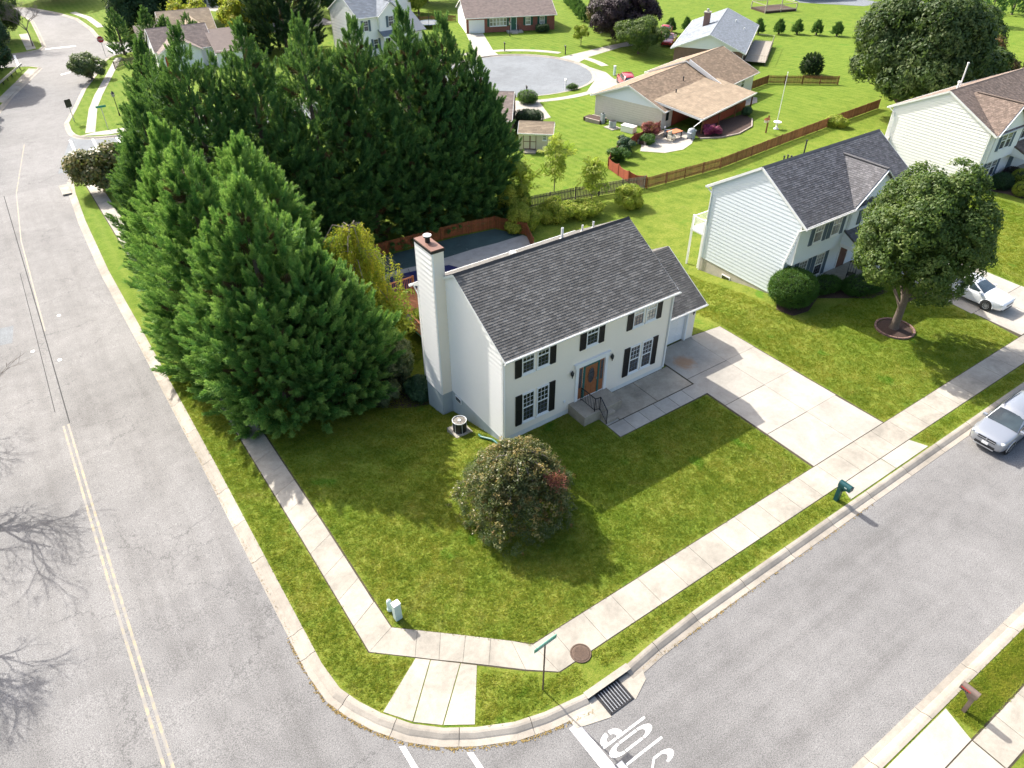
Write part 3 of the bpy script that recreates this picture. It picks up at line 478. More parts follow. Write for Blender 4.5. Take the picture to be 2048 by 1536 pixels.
# ------------------------------------------------------------------ building kit
def wall_M(origin, along, z=0):
    """wall frame: local x runs along the wall, local y points out of it, local z up"""
    a = Vector((along[0], along[1], 0)).normalized(); n = Vector((a.y, -a.x, 0))
    return Matrix(((a.x, n.x, 0, origin[0]), (a.y, n.y, 0, origin[1]), (0, 0, 1, z), (0, 0, 0, 1)))
def siding(parent, M, z0, z1, ext, mat, lap=.17, name='siding', proud=.024):
    """lapped boards between z0 and z1; ext(z) gives the left and right end at that height"""
    m = MB(); z = z0
    while z < z1-1e-4:
        zt = min(z+lap, z1); a0, b0 = ext(z); a1, b1 = ext(zt)
        m.face((a0, proud, z), (b0, proud, z), (b1, .003, zt), (a1, .003, zt)); m.face((a0, .0, z), (b0, .0, z), (b0, proud, z), (a0, proud, z)); z = zt
    return m.build(name, mat, parent, M=M)
_shared = {}
def window(parent, M, x, z, w, h, cols=3, rows=3, pane='pane', upper=None, frame='trim', double=True):
    """double-hung sash window standing proud of the wall, x,z = lower left"""
    T = M @ Matrix.Translation((x, 0, z)); f = .055
    fr = MB(); fr.b2(0, w, -.01, .075, 0, f); fr.b2(0, w, -.01, .075, h-f, h); fr.b2(0, f, -.01, .075, f, h-f); fr.b2(w-f, w, -.01, .075, f, h-f); fr.b2(-.05, w+.05, -.01, .1, -.06, -.001)
    o = fr.build('window', M_[frame], parent, M=T)
    mid = h*.5 if double else 0
    for k, (a, b) in enumerate(((f, mid), (mid, h-f)) if double else ((f, h-f),)):
        if b-a < .1: continue
        y = .03 + .012*k; MB().face((f, y, a), (w-f, y, a), (w-f, y, b), (f, y, b)).build('pane', M_[(upper or pane) if k else pane], o)
        g = MB(); g.b2(f, w-f, y+.001, y+.026, a, a+.04); g.b2(f, w-f, y+.001, y+.026, b-.032, b)
        for i in range(1, cols): xx = f+(w-2*f)*i/cols; g.b2(xx-.007, xx+.007, y+.001, y+.018, a+.045, b-.04)
        for i in range(1, rows): zz = a+(b-a)*i/rows; g.b2(f, w-f, y+.0015, y+.017, zz-.007, zz+.007)
        gm = MB(); gm.v, gm.f, gm.t = g.v[16:], g.f[12:], g.t[12:]; gm.f = [tuple(i-16 for i in q) for q in gm.f]; g.v, g.f, g.t = g.v[:16], g.f[:12], g.t[:12]
        g.build('sash', M_[frame], o)
        if gm.f: gm.build('glazing_bars', M_['screen' if (double and k == 0) else frame], o)
    return o
def shutter(parent, M, x, z, w, h, mat='black'):
    key = ('sh', round(w, 2), round(h, 2), mat)
    if key not in _shared:
        m = MB(); m.b2(0, w, 0, .04, 0, h); f = .05
        for a, b in ((0, f), (w-f, w)): m.b2(a, b, .04, .055, 0, h)
        for a, b in ((0, f), (h/2-f/2, h/2+f/2), (h-f, h)): m.b2(f, w-f, .04, .055, a, b)
        n = int(h/.09)
        for i in range(n): zz = (i+.5)*h/n; m.face((f, .041, zz-.035), (w-f, .041, zz-.035), (w-f, .054, zz+.01), (f, .054, zz+.01))
        _shared[key] = m.mesh('shutter', M_[mat])
    return inst('shutter', _shared[key], parent, M=M @ Matrix.Translation((x, .02, z)))
def shingles(parent, o, e, s, width, length, mat, course=.145, tab=.305, skip=0, name='shingles', clip=None):
    """o: eave corner; e: unit vector along the eave; s: unit vector up the slope. courses below 'skip' become single pieces"""
    o, e, s = Vector(o), Vector(e), Vector(s); n = e.cross(s).normalized()
    if n.z < 0: n = -n
    m = MB(); m.tone = .5; n_c = int(math.ceil(length/course)); variants = None
    tint = [rnd.random()**1.3 for _ in range(16)]
    for c in range(n_c):
        a0 = c*course; a1 = min(a0+course*1.25, length); x = -(.5*tab if c % 2 else 0) - rnd.uniform(0, .1)
        while x < width:
            x0, x1 = max(0, x+.006), min(width, x+tab-.006); x += tab
            if x1-x0 < .02: continue
            if clip: 
                r = clip(a0, x0, x1)
                if r is None: continue
                x0, x1 = r
            k = rnd.randrange(16); lift = .02+.006*rnd.random()
            q = [o+e*x0+s*a0+n*lift, o+e*x1+s*a0+n*lift, o+e*x1+s*a1+n*.002, o+e*x0+s*a1+n*.002, o+e*x0+s*a0, o+e*x1+s*a0]
            if c < skip:
                mm = MB(); mm.tone = tint[k]; mm.face(*q[:4]); mm.face(q[4], q[5], q[1], q[0]); mm.face(q[0], q[3], q[4]); mm.face(q[5], q[2], q[1]); mm.build('shingle', M_[mat], parent)
            else:
                m.tone = tint[k]; m.face(*q[:4]); m.face(q[4], q[5], q[1], q[0])
    if m.f: m.build(name, M_[mat], parent, kind='stuff')
def gutter(parent, a, b, out, mat='trim', name='gutter'):
    a, b, out = Vector(a), Vector(b), Vector(out); m = MB(); up = Vector((0, 0, 1))
    prof = [(.0, 0), (.0, -.11), (.08, -.12), (.115, -.05), (.115, 0), (.1, 0), (.095, -.05), (.07, -.1), (.012, -.095), (.012, 0)]
    vs = [p+out*x+up*z for p in (a, b) for x, z in prof]; n = len(prof)
    m.add(vs, [(i, (i+1) % n, n+(i+1) % n, n+i) for i in range(n)] + [tuple(range(n-1, -1, -1)), tuple(range(n, 2*n))])
    return m.build(name, M_[mat], parent)
def downspout(parent, pts, mat='trim'):
    m = MB()
    for a, b in zip(pts, pts[1:]): m.bar(a, b, .07, .055)
    return m.build('downspout', M_[mat], parent)
def roof_slab(parent, pts, th, mat, name='roof'):
    """solid plate under the shingles: pts = eave a, eave b, ridge b, ridge a"""
    p = [Vector(q) for q in pts]; n = (p[1]-p[0]).cross(p[3]-p[0]).normalized()
    if n.z < 0: n = -n
    vs = p + [q-n*th for q in p]; return MB().add(vs, [(0, 1, 2, 3), (7, 6, 5, 4), (0, 4, 5, 1), (1, 5, 6, 2), (2, 6, 7, 3), (3, 7, 4, 0)]).build(name, M_[mat] if isinstance(mat, str) else mat, parent)
def lantern(parent, M, x, z):
    m = MB(); T = M @ Matrix.Translation((x, .12, z)); m.lathe([(.02, -.2), (.035, -.1), (.075, -.02), (.085, .12), (.1, .14), (.04, .24), (.015, .3)], n=8); m.b2(-.04, .04, -.12, -.09, -.05, .12); m.bar((0, -.1, .05), (0, 0, .16), .02)
    return m.build('lantern', M_['iron'], parent, M=T)

# ------------------------------------------------------------------ the cream house on the corner
H = empty('cream_house', label='two storey cream sided house with black shutters and charcoal shingle roof on the corner', cat='house')
Wd, Dp, EZ, RZ = 11.27, 8.3, 5.5, 7.93; HV = Dp/2
front = wall_M((0, 0), (1, 0)); left = wall_M((0, Dp), (0, -1)); right = wall_M((Wd, 0), (0, 1)); back = wall_M((Wd, Dp), (-1, 0))
core = MB(); core.prism([(.02, .02), (Wd-.02, .02), (Wd-.02, Dp-.02), (.02, Dp-.02)], -.5, EZ)
core.add([(.02, .02, EZ), (.02, Dp-.02, EZ), (.02, HV, RZ-.06), (Wd-.02, .02, EZ), (Wd-.02, Dp-.02, EZ), (Wd-.02, HV, RZ-.06)], [(0, 1, 2), (3, 5, 4), (0, 2, 5, 3), (1, 4, 5, 2)])
core.build('wall_core', M_['siding'], H)
siding(H, front, .26, EZ, lambda z: (.09, Wd-.09), M_['siding'])
gext = lambda D, e, r: (lambda z: (.09, D-.09) if z <= e else (max(.02, (z-e)/(r-e)*D/2), D-max(.02, (z-e)/(r-e)*D/2)))
siding(H, left, .12, RZ-.1, gext(Dp, EZ, RZ), M_['siding_w'], .28, proud=.036); siding(H, right, .26, RZ-.1, gext(Dp, EZ, RZ), M_['siding']); siding(H, back, .0, EZ, lambda z: (.09, Wd-.09), M_['siding'])  # gable boards use the whiter siding: sunlit brightness put into the colour
[MB().b2(x-.05, x+.05, y-.05, y+.05, .1, EZ).build('corner_post', M_['trim'], H) for x in (.02, Wd-.02) for y in (.02, Dp-.02)]
MB().b2(.03, Wd-.03, -.012, .3, -.4, .262).build('foundation', M_['found_w'], H)
fd = MB(); fd.b2(-.012, .3, .03, Dp-.03, -2.6, .125); fd.b2(.3, Wd, Dp-.3, Dp+.01, -2.6, 0); fd.build('foundation', M_['found_b'], H)
# roof: two plates, ridge cap, shingle pieces
sl_ = math.atan2(RZ-EZ, HV); oh = .32; cs, sn = math.cos(sl_), math.sin(sl_); RL = (HV+oh)/cs
ea = (-.1, -oh, EZ-oh*sn/cs+.03); eb = (Wd+.1, -oh, ea[2]); ra = (-.1, HV, RZ+.03); rb = (Wd+.1, HV, RZ+.03)
roof_slab(H, [ea, eb, rb, ra], .1, 'shingle'); rr = roof_slab(H, [(Wd+.1, Dp+oh, ea[2]), (-.1, Dp+oh, ea[2]), ra, rb], .1, 'shingle')
shingles(H, ea, (1, 0, 0), (0, cs, sn), Wd+.2, RL, 'shingle', tab=.3, skip=7)
shingles(H, (-.1, Dp+oh, ea[2]), (1, 0, 0), (0, -cs, sn), Wd+.2, RL, 'shingle', course=.2, tab=.4)
rc = MB(); rc.add([(-.1, HV-.13, RZ-.02), (-.1, HV, RZ+.085), (-.1, HV+.13, RZ-.02), (Wd+.1, HV-.13, RZ-.02), (Wd+.1, HV, RZ+.085), (Wd+.1, HV+.13, RZ-.02)], [(0, 1, 4, 3), (1, 2, 5, 4), (0, 2, 1), (3, 4, 5)]); rc.build('ridge_vent', M_['ridge'], H)
for x in (-.105, Wd+.085):
    for y0, y1 in ((-oh, HV), (Dp+oh, HV)): MB().bar((x+.01, y0, ea[2]-.07), (x+.01, y1, RZ-.045), .03, .14).build('rake_board', M_['trim'], H)
sf = MB(); sf.b2(0, Wd, -oh, .0, EZ-.26, EZ-.2); sf.b2(0, Wd, Dp, Dp+oh, EZ-.26, EZ-.2); sf.build('soffit', M_['trim'], H)
gutter(H, (-.12, -oh, ea[2]), (Wd+.14, -oh, ea[2]), (0, -1, 0)); gutter(H, (Wd+.1, Dp+oh, ea[2]), (-.35, Dp+oh, ea[2]), (0, 1, 0))
downspout(H, [(.0, -oh-.05, EZ-.28), (.02, -.09, EZ-.55), (.02, -.09, .25), (.02, -.3, .1)]); downspout(H, [(Wd-.05, -oh-.05, EZ-.28), (Wd-.05, -.09, EZ-.5), (Wd-.05, -.09, .2)]); downspout(H, [(-.08, Dp+oh, EZ-.3), (-.08, Dp-.1, EZ-.6), (-.08, Dp-.1, -1.9)])
for x, y, h, r in ((7.2, HV+.7, .65, .07), (9.3, HV+1.5, .4, .055), (10.1, HV+1.5, .4, .055)):
    z = RZ-(y-HV)*sn/cs; pv = MB(); pv.lathe([(r, -.1), (r, h), (r*.8, h), (r*.8, h-.15)], (x, y, z), 12); pv.lathe([(r*2.2, -.02), (r*1.05, .1)], (x, y, z), 12); pv.build('vent_pipe', M_['trim'], H)
MB().b2(4.1, 4.4, HV+1.0, HV+1.3, RZ-.72, RZ-.5).build('roof_vent', M_['trim'], H)
# windows: pairs with shutters on the front
for x, z, h, up in ((1.1, 3.88, 1.5, 'pane'), (8.38, 3.93, 1.52, 'pane_l'), (1.14, .78, 1.88, 'pane'), (8.42, .8, 1.86, 'pane')):
    window(H, front, x, z, .76, h, pane='pane', upper=up); window(H, front, x+.92, z, .76, h, pane='pane_l' if up == 'pane_l' else 'pane', upper=up)
    MB().b2(x+.76, x+.92, -.005, .06, z, z+h).build('mullion', M_['trim'], H)
    shutter(H, front, x-.41, z-.05, .39, h+.06); shutter(H, front, x+1.70, z-.05, .39, h+.06)
window(H, front, 5.16, 3.93, .8, 1.5); shutter(H, front, 4.75, 3.88, .39, 1.56); shutter(H, front, 5.98, 3.88, .39, 1.56)
bw = MB(); bw.b2(0, .62, -.01, .05, 0, .34); bw.build('basement_window', M_['trim'], H, M=left @ Matrix.Translation((3.55, .012, -.3))); MB().face((.05, .055, .05), (.57, .055, .05), (.57, .055, .29), (.05, .055, .29)).build('pane', M_['pane'], H, M=left @ Matrix.Translation((3.55, .012, -.3)))
# front door with side lights and pilasters
dz = .62; do = MB(); do.b2(5.24, 6.12, -.035, .02, dz, dz+2.04)
do.b2(5.34, 5.63, -.05, -.03, dz+.12, dz+.72); do.b2(5.73, 6.02, -.05, -.03, dz+.12, dz+.72)
door = do.build('front_door', M_['door_wood'], H)
ov = MB(); ov.face(*[(5.68+.2*math.cos(a*math.pi/10), -.047, dz+1.32+.48*math.sin(a*math.pi/10)) for a in range(20)]); ov.build('oval_pane', M_['pane'], door)
og = MB(); og.tube([(5.68+.21*math.cos(a*math.pi/10), -.05, dz+1.32+.5*math.sin(a*math.pi/10)) for a in range(21)], .02, 6); og.build('oval_trim', M_['copper'], door)
MB().box((6.05, -.07, dz+.98), (.05, .06, .12)).build('door_handle', M_['steel'], door)
fr = MB(); fr.b2(5.13, 5.24, -.07, .02, dz, dz+2.16); fr.b2(6.12, 6.23, -.07, .02, dz, dz+2.16); fr.b2(5.24, 6.12, -.07, .02, dz+2.04, dz+2.16); fr.build('door_frame', M_['teal'], H)
for x in (4.79, 6.27):
    s_ = MB(); s_.b2(x, x+.3, -.03, .02, dz, dz+2.12); s_.build('side_light', M_['door_wood'], H); MB().face((x+.06, -.034, dz+.75), (x+.24, -.034, dz+.75), (x+.24, -.034, dz+2.02), (x+.06, -.034, dz+2.02)).build('pane', M_['pane'], H)
su = MB(); su.b2(4.58, 4.77, -.1, .0, .3, dz+2.2); su.b2(6.59, 6.78, -.1, .0, .3, dz+2.2); su.b2(4.5, 6.86, -.13, .0, dz+2.2, dz+2.42); su.b2(4.44, 6.92, -.17, .0, dz+2.42, dz+2.48); su.b2(4.77, 6.59, -.06, .02, .35, dz-.01); su.build('door_surround', M_['trim'], H)
lantern(H, front, 4.3, 2.55); lantern(H, front, 7.05, 2.55)
MB().box((3.92, -.03, .9), (.12, .06, .16)).build('outlet_cover', M_['trim'], H)
# stoop and railing
st = MB(); st.b2(4.22, 6.85, -1.42, -.02, -.3, .585); st.b2(5.3, 6.12, -1.72, -1.42, -.3, .39); st.b2(5.3, 6.12, -2.0, -1.72, -.3, .2); bevel(st.build('front_stoop', M_['concrete_g'], H), .02)
rl = MB(); P0, P1, P2 = (4.98, -.15, 0), (4.98, -1.3, 0), (5.3, -1.95, 0)
def rail_run(m, a, b, za, zb, h, n):
    a, b = Vector(a), Vector(b); A, B = Vector((a.x, a.y, za)), Vector((b.x, b.y, zb)); up = Vector((0, 0, h))
    m.bar(A+up, B+up, .045, .03); m.bar(A+Vector((0, 0, .1)), B+Vector((0, 0, .1)), .03, .02)
    for i in range(n+1): q = A.lerp(B, i/n); w = .035 if i in (0, n) else .015; m.bar(q+Vector((0, 0, 0 if i in (0, n) else .1)), q+up, w)
rail_run(rl, P0, P1, .585, .585, .86, 9); rail_run(rl, P1, (5.28, -1.36, 0), .585, .585, .86, 3); rail_run(rl, (5.28, -1.36, 0), (5.28, -1.98, 0), .585, .05, .9, 6); rl.build('stoop_railing', M_['iron'], H)
# chimney chase
C0, C1, CU, CZ = 5.15, 6.85, -.66, 8.86
MB().b2(CU+.012, .0, C0+.012, C1-.012, -.9, CZ-.02).build('chimney_core', M_['siding'], H)
siding(H, wall_M((CU, C1), (0, -1)), .05, CZ, lambda z: (.05, C1-C0-.05), M_['siding_w'], .3, name='chimney_siding', proud=.036); siding(H, wall_M((CU, C0), (1, 0)), .05, CZ, lambda z: (.05, -CU), M_['siding'], name='chimney_siding'); siding(H, wall_M((.0, C1), (-1, 0)), 0, CZ, lambda z: (0, -CU-.05), M_['siding_w'], name='chimney_siding')  # street-side face whiter than the cream front face: sunlight painted into the siding
cc = MB(); [cc.b2(CU-.02, CU+.06, y-.04, y+.04, .05, CZ) for y in (C0, C1)]; cc.build('chimney_corner', M_['trim'], H)
MB().b2(CU-.005, .0, C0+.0, C1, -2.4, .05).build('chimney_base', M_['found_b'], H)
MB().b2(CU-.05, .05, C0-.05, C1+.05, CZ-.06, CZ+.07).build('chimney_band', M_['black'], H); MB().b2(CU-.03, .03, C0-.03, C1+.03, CZ+.07, CZ+.11).build('chimney_cap', M_['copper'], H)
fl_ = MB(); fl_.lathe([(.13, 0), (.13, .24), (.15, .26), (.2, .3), (.2, .36)], (CU/2, (C0+C1)/2+.1, CZ+.1), 20); fl_.build('flue', M_['black'], H); MB().lathe([(.21, .36), (.21, .4), (0, .43)], (CU/2, (C0+C1)/2+.1, CZ+.1), 20).build('flue_cap', M_['trim'], H)
# garage wing
gx1, gy0, gy1, ge, gr = 15.15, 1.35, 7.9, 2.72, 4.75; gm = (gy0+gy1)/2
gf = wall_M((Wd, gy0), (1, 0)); GW = gx1-Wd
gc = MB(); gc.prism([(Wd, gy0+.25), (gx1-.02, gy0+.25), (gx1-.02, gy1), (Wd, gy1)], -1.4, ge); gc.add([(gx1-.02, gy0+.02, ge), (gx1-.02, gy1, ge), (gx1-.02, gm, gr-.1), (Wd, gy0+.02, ge), (Wd, gy1, ge), (Wd, gm, gr-.1)], [(0, 1, 2), (3, 5, 4), (0, 2, 5, 3), (1, 4, 5, 2)]); gc.b2(Wd+.01, Wd+.16, gy0+.02, gy0+.26, -.2, ge); gc.b2(14.42, gx1-.02, gy0+.02, gy0+.26, -.2, ge); gc.b2(Wd+.16, 14.42, gy0+.02, gy0+.26, 2.36, ge); gc.build('garage_wall', M_['siding'], H)
siding(H, gf, .1, ge, lambda z: (3.2, GW-.06), M_['siding'], name='garage_siding'); siding(H, wall_M((gx1, gy0), (0, 1)), -.1, gr-.1, gext(gy1-gy0, ge, gr), M_['siding'], name='garage_siding')
gd = MB(); gd.b2(Wd+.2, 14.4, gy0+.2, gy0+.245, .02, 2.32)
for i in range(4):
    for j in range(4): gd.b2(Wd+.3+j*.75, Wd+.3+j*.75+.6, gy0+.188, gy0+.2, .12+i*.56, .5+i*.56)
gdo = gd.build('garage_door', M_['trim'], H); MB().box((12.8, gy0+.17, 1.0), (.12, .05, .04)).build('door_handle', M_['iron'], gdo)
gt_ = MB(); gt_.b2(Wd+.1, Wd+.2, gy0-.03, gy0+.26, 0, 2.42); gt_.b2(14.4, 14.5, gy0-.03, gy0+.26, 0, 2.42); gt_.b2(Wd+.2, 14.4, gy0-.03, gy0+.26, 2.32, 2.42); gt_.build('garage_trim', M_['trim'], H)
gs = math.atan2(gr-ge, gm-gy0); go = .42; gcs, gsn = math.cos(gs), math.sin(gs); gl_ = (gm-gy0+go)/gcs; gz = ge-go*gsn/gcs+.04
roof_slab(H, [(Wd+.02, gy0-go, gz), (gx1+.3, gy0-go, gz), (gx1+.3, gm, gr+.04), (Wd+.02, gm, gr+.04)], .1, 'shingle', 'garage_roof'); roof_slab(H, [(gx1+.3, gy1+go, gz), (Wd+.02, gy1+go, gz), (Wd+.02, gm, gr+.04), (gx1+.3, gm, gr+.04)], .1, 'shingle', 'garage_roof')
shingles(H, (Wd+.02, gy0-go, gz), (1, 0, 0), (0, gcs, gsn), gx1+.28-Wd, gl_, 'shingle', tab=.3, name='garage_shingles'); shingles(H, (Wd+.02, gy1+go, gz), (1, 0, 0), (0, -gcs, gsn), gx1+.28-Wd, gl_, 'shingle', name='garage_shingles', course=.2, tab=.4)
gutter(H, (Wd+.02, gy0-go, gz), (gx1+.35, gy0-go, gz), (0, -1, 0)); MB().bar((gx1+.31, gy0-go, gz-.06), (gx1+.31, gm, gr-.02), .03, .14).build('rake_board', M_['trim'], H)
MB().b2(Wd, gx1+.2, gy0-go, gy0, ge-.26, ge-.2).build('soffit', M_['trim'], H); lantern(H, gf, 3.52, 2.0)
# air conditioner
ax, ay = -1.0, 2.75; az = hf(ax, ay)
pad = empty('air_conditioner', (ax, ay, az), label='round black air conditioner on a concrete pad beside the cream house wall', cat='air conditioner')
MB().box((0, 0, .0), (1.0, 1.05, .34)).build('pad', M_['concrete'], pad); ab = MB(); ab.lathe([(.37, .17), (.37, .82)], n=28)
ab.build('coil_casing', M_['black'], pad)
at = MB(); at.lathe([(.385, .81), (.395, .86), (.375, .87), (.355, .85)], n=28); at.build('top_ring', M_['trim'], pad)
ag = MB(); ag.lathe([(0, .83), (.36, .82)], n=28); ag.build('fan_guard', pm('aluminium_mesh', (.20, .18, .155), .5, .3, 20, metal=.4), pad); MB().lathe([(0, .87), (.08, .87), (.09, .83)], n=14).build('hub', M_['trim'], pad)
for k in range(6): a = k*math.pi/3+.35; MB().bar((.375*math.cos(a), .375*math.sin(a), .17), (.375*math.cos(a), .375*math.sin(a), .8), .016).build('stay', M_['trim'], pad)
for k in range(9): a = k*math.pi/4.5; MB().bar((.08*math.cos(a), .08*math.sin(a), .835), (.36*math.cos(a), .36*math.sin(a), .83), .014).build('spoke', M_['steel'], pad)
dh = MB().tube([(-.35, -.1, .1), (-.3, .6, -.12), (-.55, 1.3, -.32), (-.5, 1.6, -.42)], .06, 8); dh.build('drain_pipe', pm('green_corrugated_pipe', (.02, .12, .10), .5), label='dark green drain pipe lying along the corner of the cream house', cat='pipe')
# ------------------------------------------------------------------ neighbouring houses
def shell(H, L, D, e, r, mats, roof, ov=.3, side=.1, base=-.5, course=.145, tab=.3, y0=0, x0=0, sid=True, back_course=.3, band=None, x_ext=(0, 0), lap=.17, tri=None):
    """gabled box: x0..x0+L along the ridge, y0..y0+D deep; mats = front,left,right,back"""
    x1, y1 = x0+L, y0+D; ym = (y0+y1)/2
    fr, lf, rt, bk = wall_M((x0, y0), (1, 0)), wall_M((x0, y1), (0, -1)), wall_M((x1, y0), (0, 1)), wall_M((x1, y1), (-1, 0))
    c = MB(); c.prism([(x0+.02, y0+.02), (x1-.02, y0+.02), (x1-.02, y1-.02), (x0+.02, y1-.02)], base, e); c.add([(x0+.02, y0+.02, e), (x0+.02, y1-.02, e), (x0+.02, ym, r-.05), (x1-.02, y0+.02, e), (x1-.02, y1-.02, e), (x1-.02, ym, r-.05)], [(0, 1, 2), (3, 5, 4), (0, 2, 5, 3), (1, 4, 5, 2)]); c.build('wall', M_[mats[0]], H)
    if sid:
        b0 = 0 if band is None else band
        siding(H, fr, b0, e, lambda z: (.06, L-.06), M_[mats[0]], lap); siding(H, lf, b0, r-.08, gext(D, e, r), M_[mats[1]], lap*1.5); siding(H, rt, b0, r-.08, gext(D, e, r), M_[mats[2]], lap); siding(H, bk, b0, e, lambda z: (.06, L-.06), M_[mats[3]], lap)
        [MB().b2(x-.05, x+.05, y-.05, y+.05, b0, e).build('corner_post', M_['trim'], H) for x in (x0+.02, x1-.02) for y in (y0+.02, y1-.02)]
    a = math.atan2(r-e, D/2); cs, sn = math.cos(a), math.sin(a); z = e-ov*sn/cs+.03; RL = (D/2+ov)/cs; X0, X1 = x0-side-x_ext[0], x1+side+x_ext[1]
    roof_slab(H, [(X0, y0-ov, z), (X1, y0-ov, z), (X1, ym, r+.03), (X0, ym, r+.03)], .1, roof); roof_slab(H, [(X1, y1+ov, z), (X0, y1+ov, z), (X0, ym, r+.03), (X1, ym, r+.03)], .1, roof)
    shingles(H, (X0, y0-ov, z), (1, 0, 0), (0, cs, sn), X1-X0, RL, roof, course, tab); shingles(H, (X0, y1+ov, z), (1, 0, 0), (0, -cs, sn), X1-X0, RL, roof, back_course, tab*2)
    rc = MB(); rc.add([(X0, ym-.14, r-.03), (X0, ym, r+.075), (X0, ym+.14, r-.03), (X1, ym-.14, r-.03), (X1, ym, r+.075), (X1, ym+.14, r-.03)], [(0, 1, 4, 3), (1, 2, 5, 4), (0, 2, 1), (3, 4, 5)]); rc.build('ridge_cap', M_[roof], H)
    [MB().bar((X, y, z-.06), (X, ym, r-.04), .035, .16).build('rake_board', M_['trim'], H) for X in (X0, X1) for y in (y0-ov, y1+ov)]
    gutter(H, (X0-.03, y0-ov, z), (X1+.03, y0-ov, z), (0, -1, 0)); gutter(H, (X1+.03, y1+ov, z), (X0-.03, y1+ov, z), (0, 1, 0))
    sf = MB(); sf.b2(x0, x1, y0-ov, y0, e-.26, e-.2); sf.b2(x0, x1, y1, y1+ov, e-.26, e-.2); sf.build('soffit', M_['trim'], H)
    return fr, lf, rt, bk, (cs, sn)
def cross_gable(H, x0, x1, yf, e, p, back, wall, roof, z0, ov=.3, sid=True, course=.145, tab=.3):
    """small gable facing the street; its ridge runs back to y = back"""
    xm = (x0+x1)/2; w = (x1-x0)/2; a = math.atan2(p-e, w); cs, sn = math.cos(a), math.sin(a)
    MB().add([(x0, yf+.02, z0), (x1, yf+.02, z0), (x1, yf+.02, e), (xm, yf+.02, p-.05), (x0, yf+.02, e), (x0, 1.2, z0), (x1, 1.2, z0), (x1, 1.2, e), (x0, 1.2, e)], [(0, 1, 2, 3, 4), (0, 4, 8, 5), (1, 6, 7, 2)]).build('gable_wall', M_[wall], H)
    if sid: siding(H, wall_M((x0, yf), (1, 0)), z0, p-.1, gext(x1-x0, e, p), M_[wall])
    z = e-ov*sn/cs+.03; Ln = back-(yf-ov)
    for sg, xe in ((1, x0-ov), (-1, x1+ov)):
        roof_slab(H, [(xe, yf-ov, z), (xe, back, z), (xm, back, p+.03), (xm, yf-ov, p+.03)], .1, roof, 'gable_roof')
        shingles(H, (xe, yf-ov, z), (0, 1, 0), (sg*cs, 0, sn), Ln, (w+ov)/cs, roof, course, tab, name='gable_shingles')
    [MB().bar((xe, yf-ov-.01, z-.07), (xm, yf-ov-.01, p-.05), .04, .2, up=(0, 1, 0)).build('rake_board', M_['trim'], H) for xe in (x0-ov, x1+ov)]
    MB().bar((xm, yf-ov, p+.06), (xm, back-.2, p+.06), .22, .06).build('ridge_cap', M_[roof], H)
def unit(H, M, x, z, w, h, mat, sw=.36, cols=3, rows=3, pane='pane', upper=None):
    shutter(H, M, x, z-.03, sw, h+.06, mat); window(H, M, x+sw+.03, z, w, h, cols, rows, pane, upper); shutter(H, M, x+sw+w+.06, z-.03, sw, h+.06, mat)
def door(H, M, x, z, w=.92, h=2.05, mat='black', storm=True):
    d = MB(); d.b2(x, x+w, 0, .035, z, z+h); [d.b2(x+.12+i*(w/2-.08), x+w/2-.04+i*(w/2-.08), .035, .05, z+.15+j*.62, z+.6+j*.62) for i in (0, 1) for j in (0, 1, 2)]
    o = d.build('front_door', M_[mat], H, M=M); MB().box((x+w-.1, .06, z+1), (.05, .05, .1)).build('door_handle', M_['steel'], o)
    f = MB(); f.b2(x-.1, x, 0, .07, z, z+h+.1); f.b2(x+w, x+w+.1, 0, .07, z, z+h+.1); f.b2(x, x+w, 0, .07, z+h, z+h+.1); f.build('door_frame', M_['trim'], H, M=M); return o
def garage_door(H, M, x, z, w, h, mat='trim'):
    d = MB(); d.b2(x, x+w, 0, .03, z, z+h); [d.b2(x+.08+i*w/4, x+w/4-.08+i*w/4, .03, .04, z+.08+j*h/4, z-.08+(j+1)*h/4) for i in range(4) for j in range(4)]
    return d.build('garage_door', M_[mat], H, M=M)

# pale blue house next door
B = empty('blue_house', (23.4, 1.0, 0), label='pale blue sided two storey house with slate shingle roof and blue grey shutters', cat='house')
fr, lf, rt, bk, _ = shell(B, 12.3, 7.5, 5.6, 8.0, ('siding_b',)*4, 'shingle_b', ov=.42, side=.12, base=2.6, band=2.62, course=.15, tab=.22)
MB().prism([(.02, .52), (12.28, .52), (12.28, 7.48), (.02, 7.48)], -.1, 2.62).build('lower_wall', M_['siding_b'], B)
lo = wall_M((0, .5), (1, 0)); siding(B, lo, .15, 2.6, lambda z: (.05, 12.25), M_['siding_b'], name='lower_siding')
siding(B, lf, .0, 2.62, lambda z: (.05, 6.95), M_['siding_b'], .26, name='lower_siding'); siding(B, rt, .0, 2.62, lambda z: (.55, 7.45), M_['siding_b'], name='lower_siding'); siding(B, bk, -.2, 2.62, lambda z: (.05, 12.25), M_['siding_b'], name='lower_siding')
MB().b2(.0, 12.3, .02, .5, 2.56, 2.64).build('overhang_soffit', M_['siding_b'], B)
MB().b2(.01, 12.29, .51, 7.49, -2.6, .02).build('foundation', M_['found_c'], B)
for y in (3.1, 5.6):
    q = MB(); q.b2(0, .78, -.01, .04, 0, .42); q.build('basement_window', M_['trim'], B, M=lf @ Matrix.Translation((y-.9, .0, -.85))); MB().face((.05, .045, .05), (.73, .045, .05), (.73, .045, .37), (.05, .045, .37)).build('pane', M_['pane'], B, M=lf @ Matrix.Translation((y-.9, 0, -.85)))
for x in (1.15, 3.0): unit(B, fr, x, 3.68, .92, 1.6, 'louvre', pane='pane_l', upper='pane_l'); unit(B, lo, x, .42, .92, 1.75, 'louvre', pane='pane', upper='pane_l')
cross_gable(B, 5.1, 9.9, -.12, 5.6, 7.5, 3.4, 'siding_b', 'shingle_b', 2.7, ov=.25, course=.15, tab=.22)
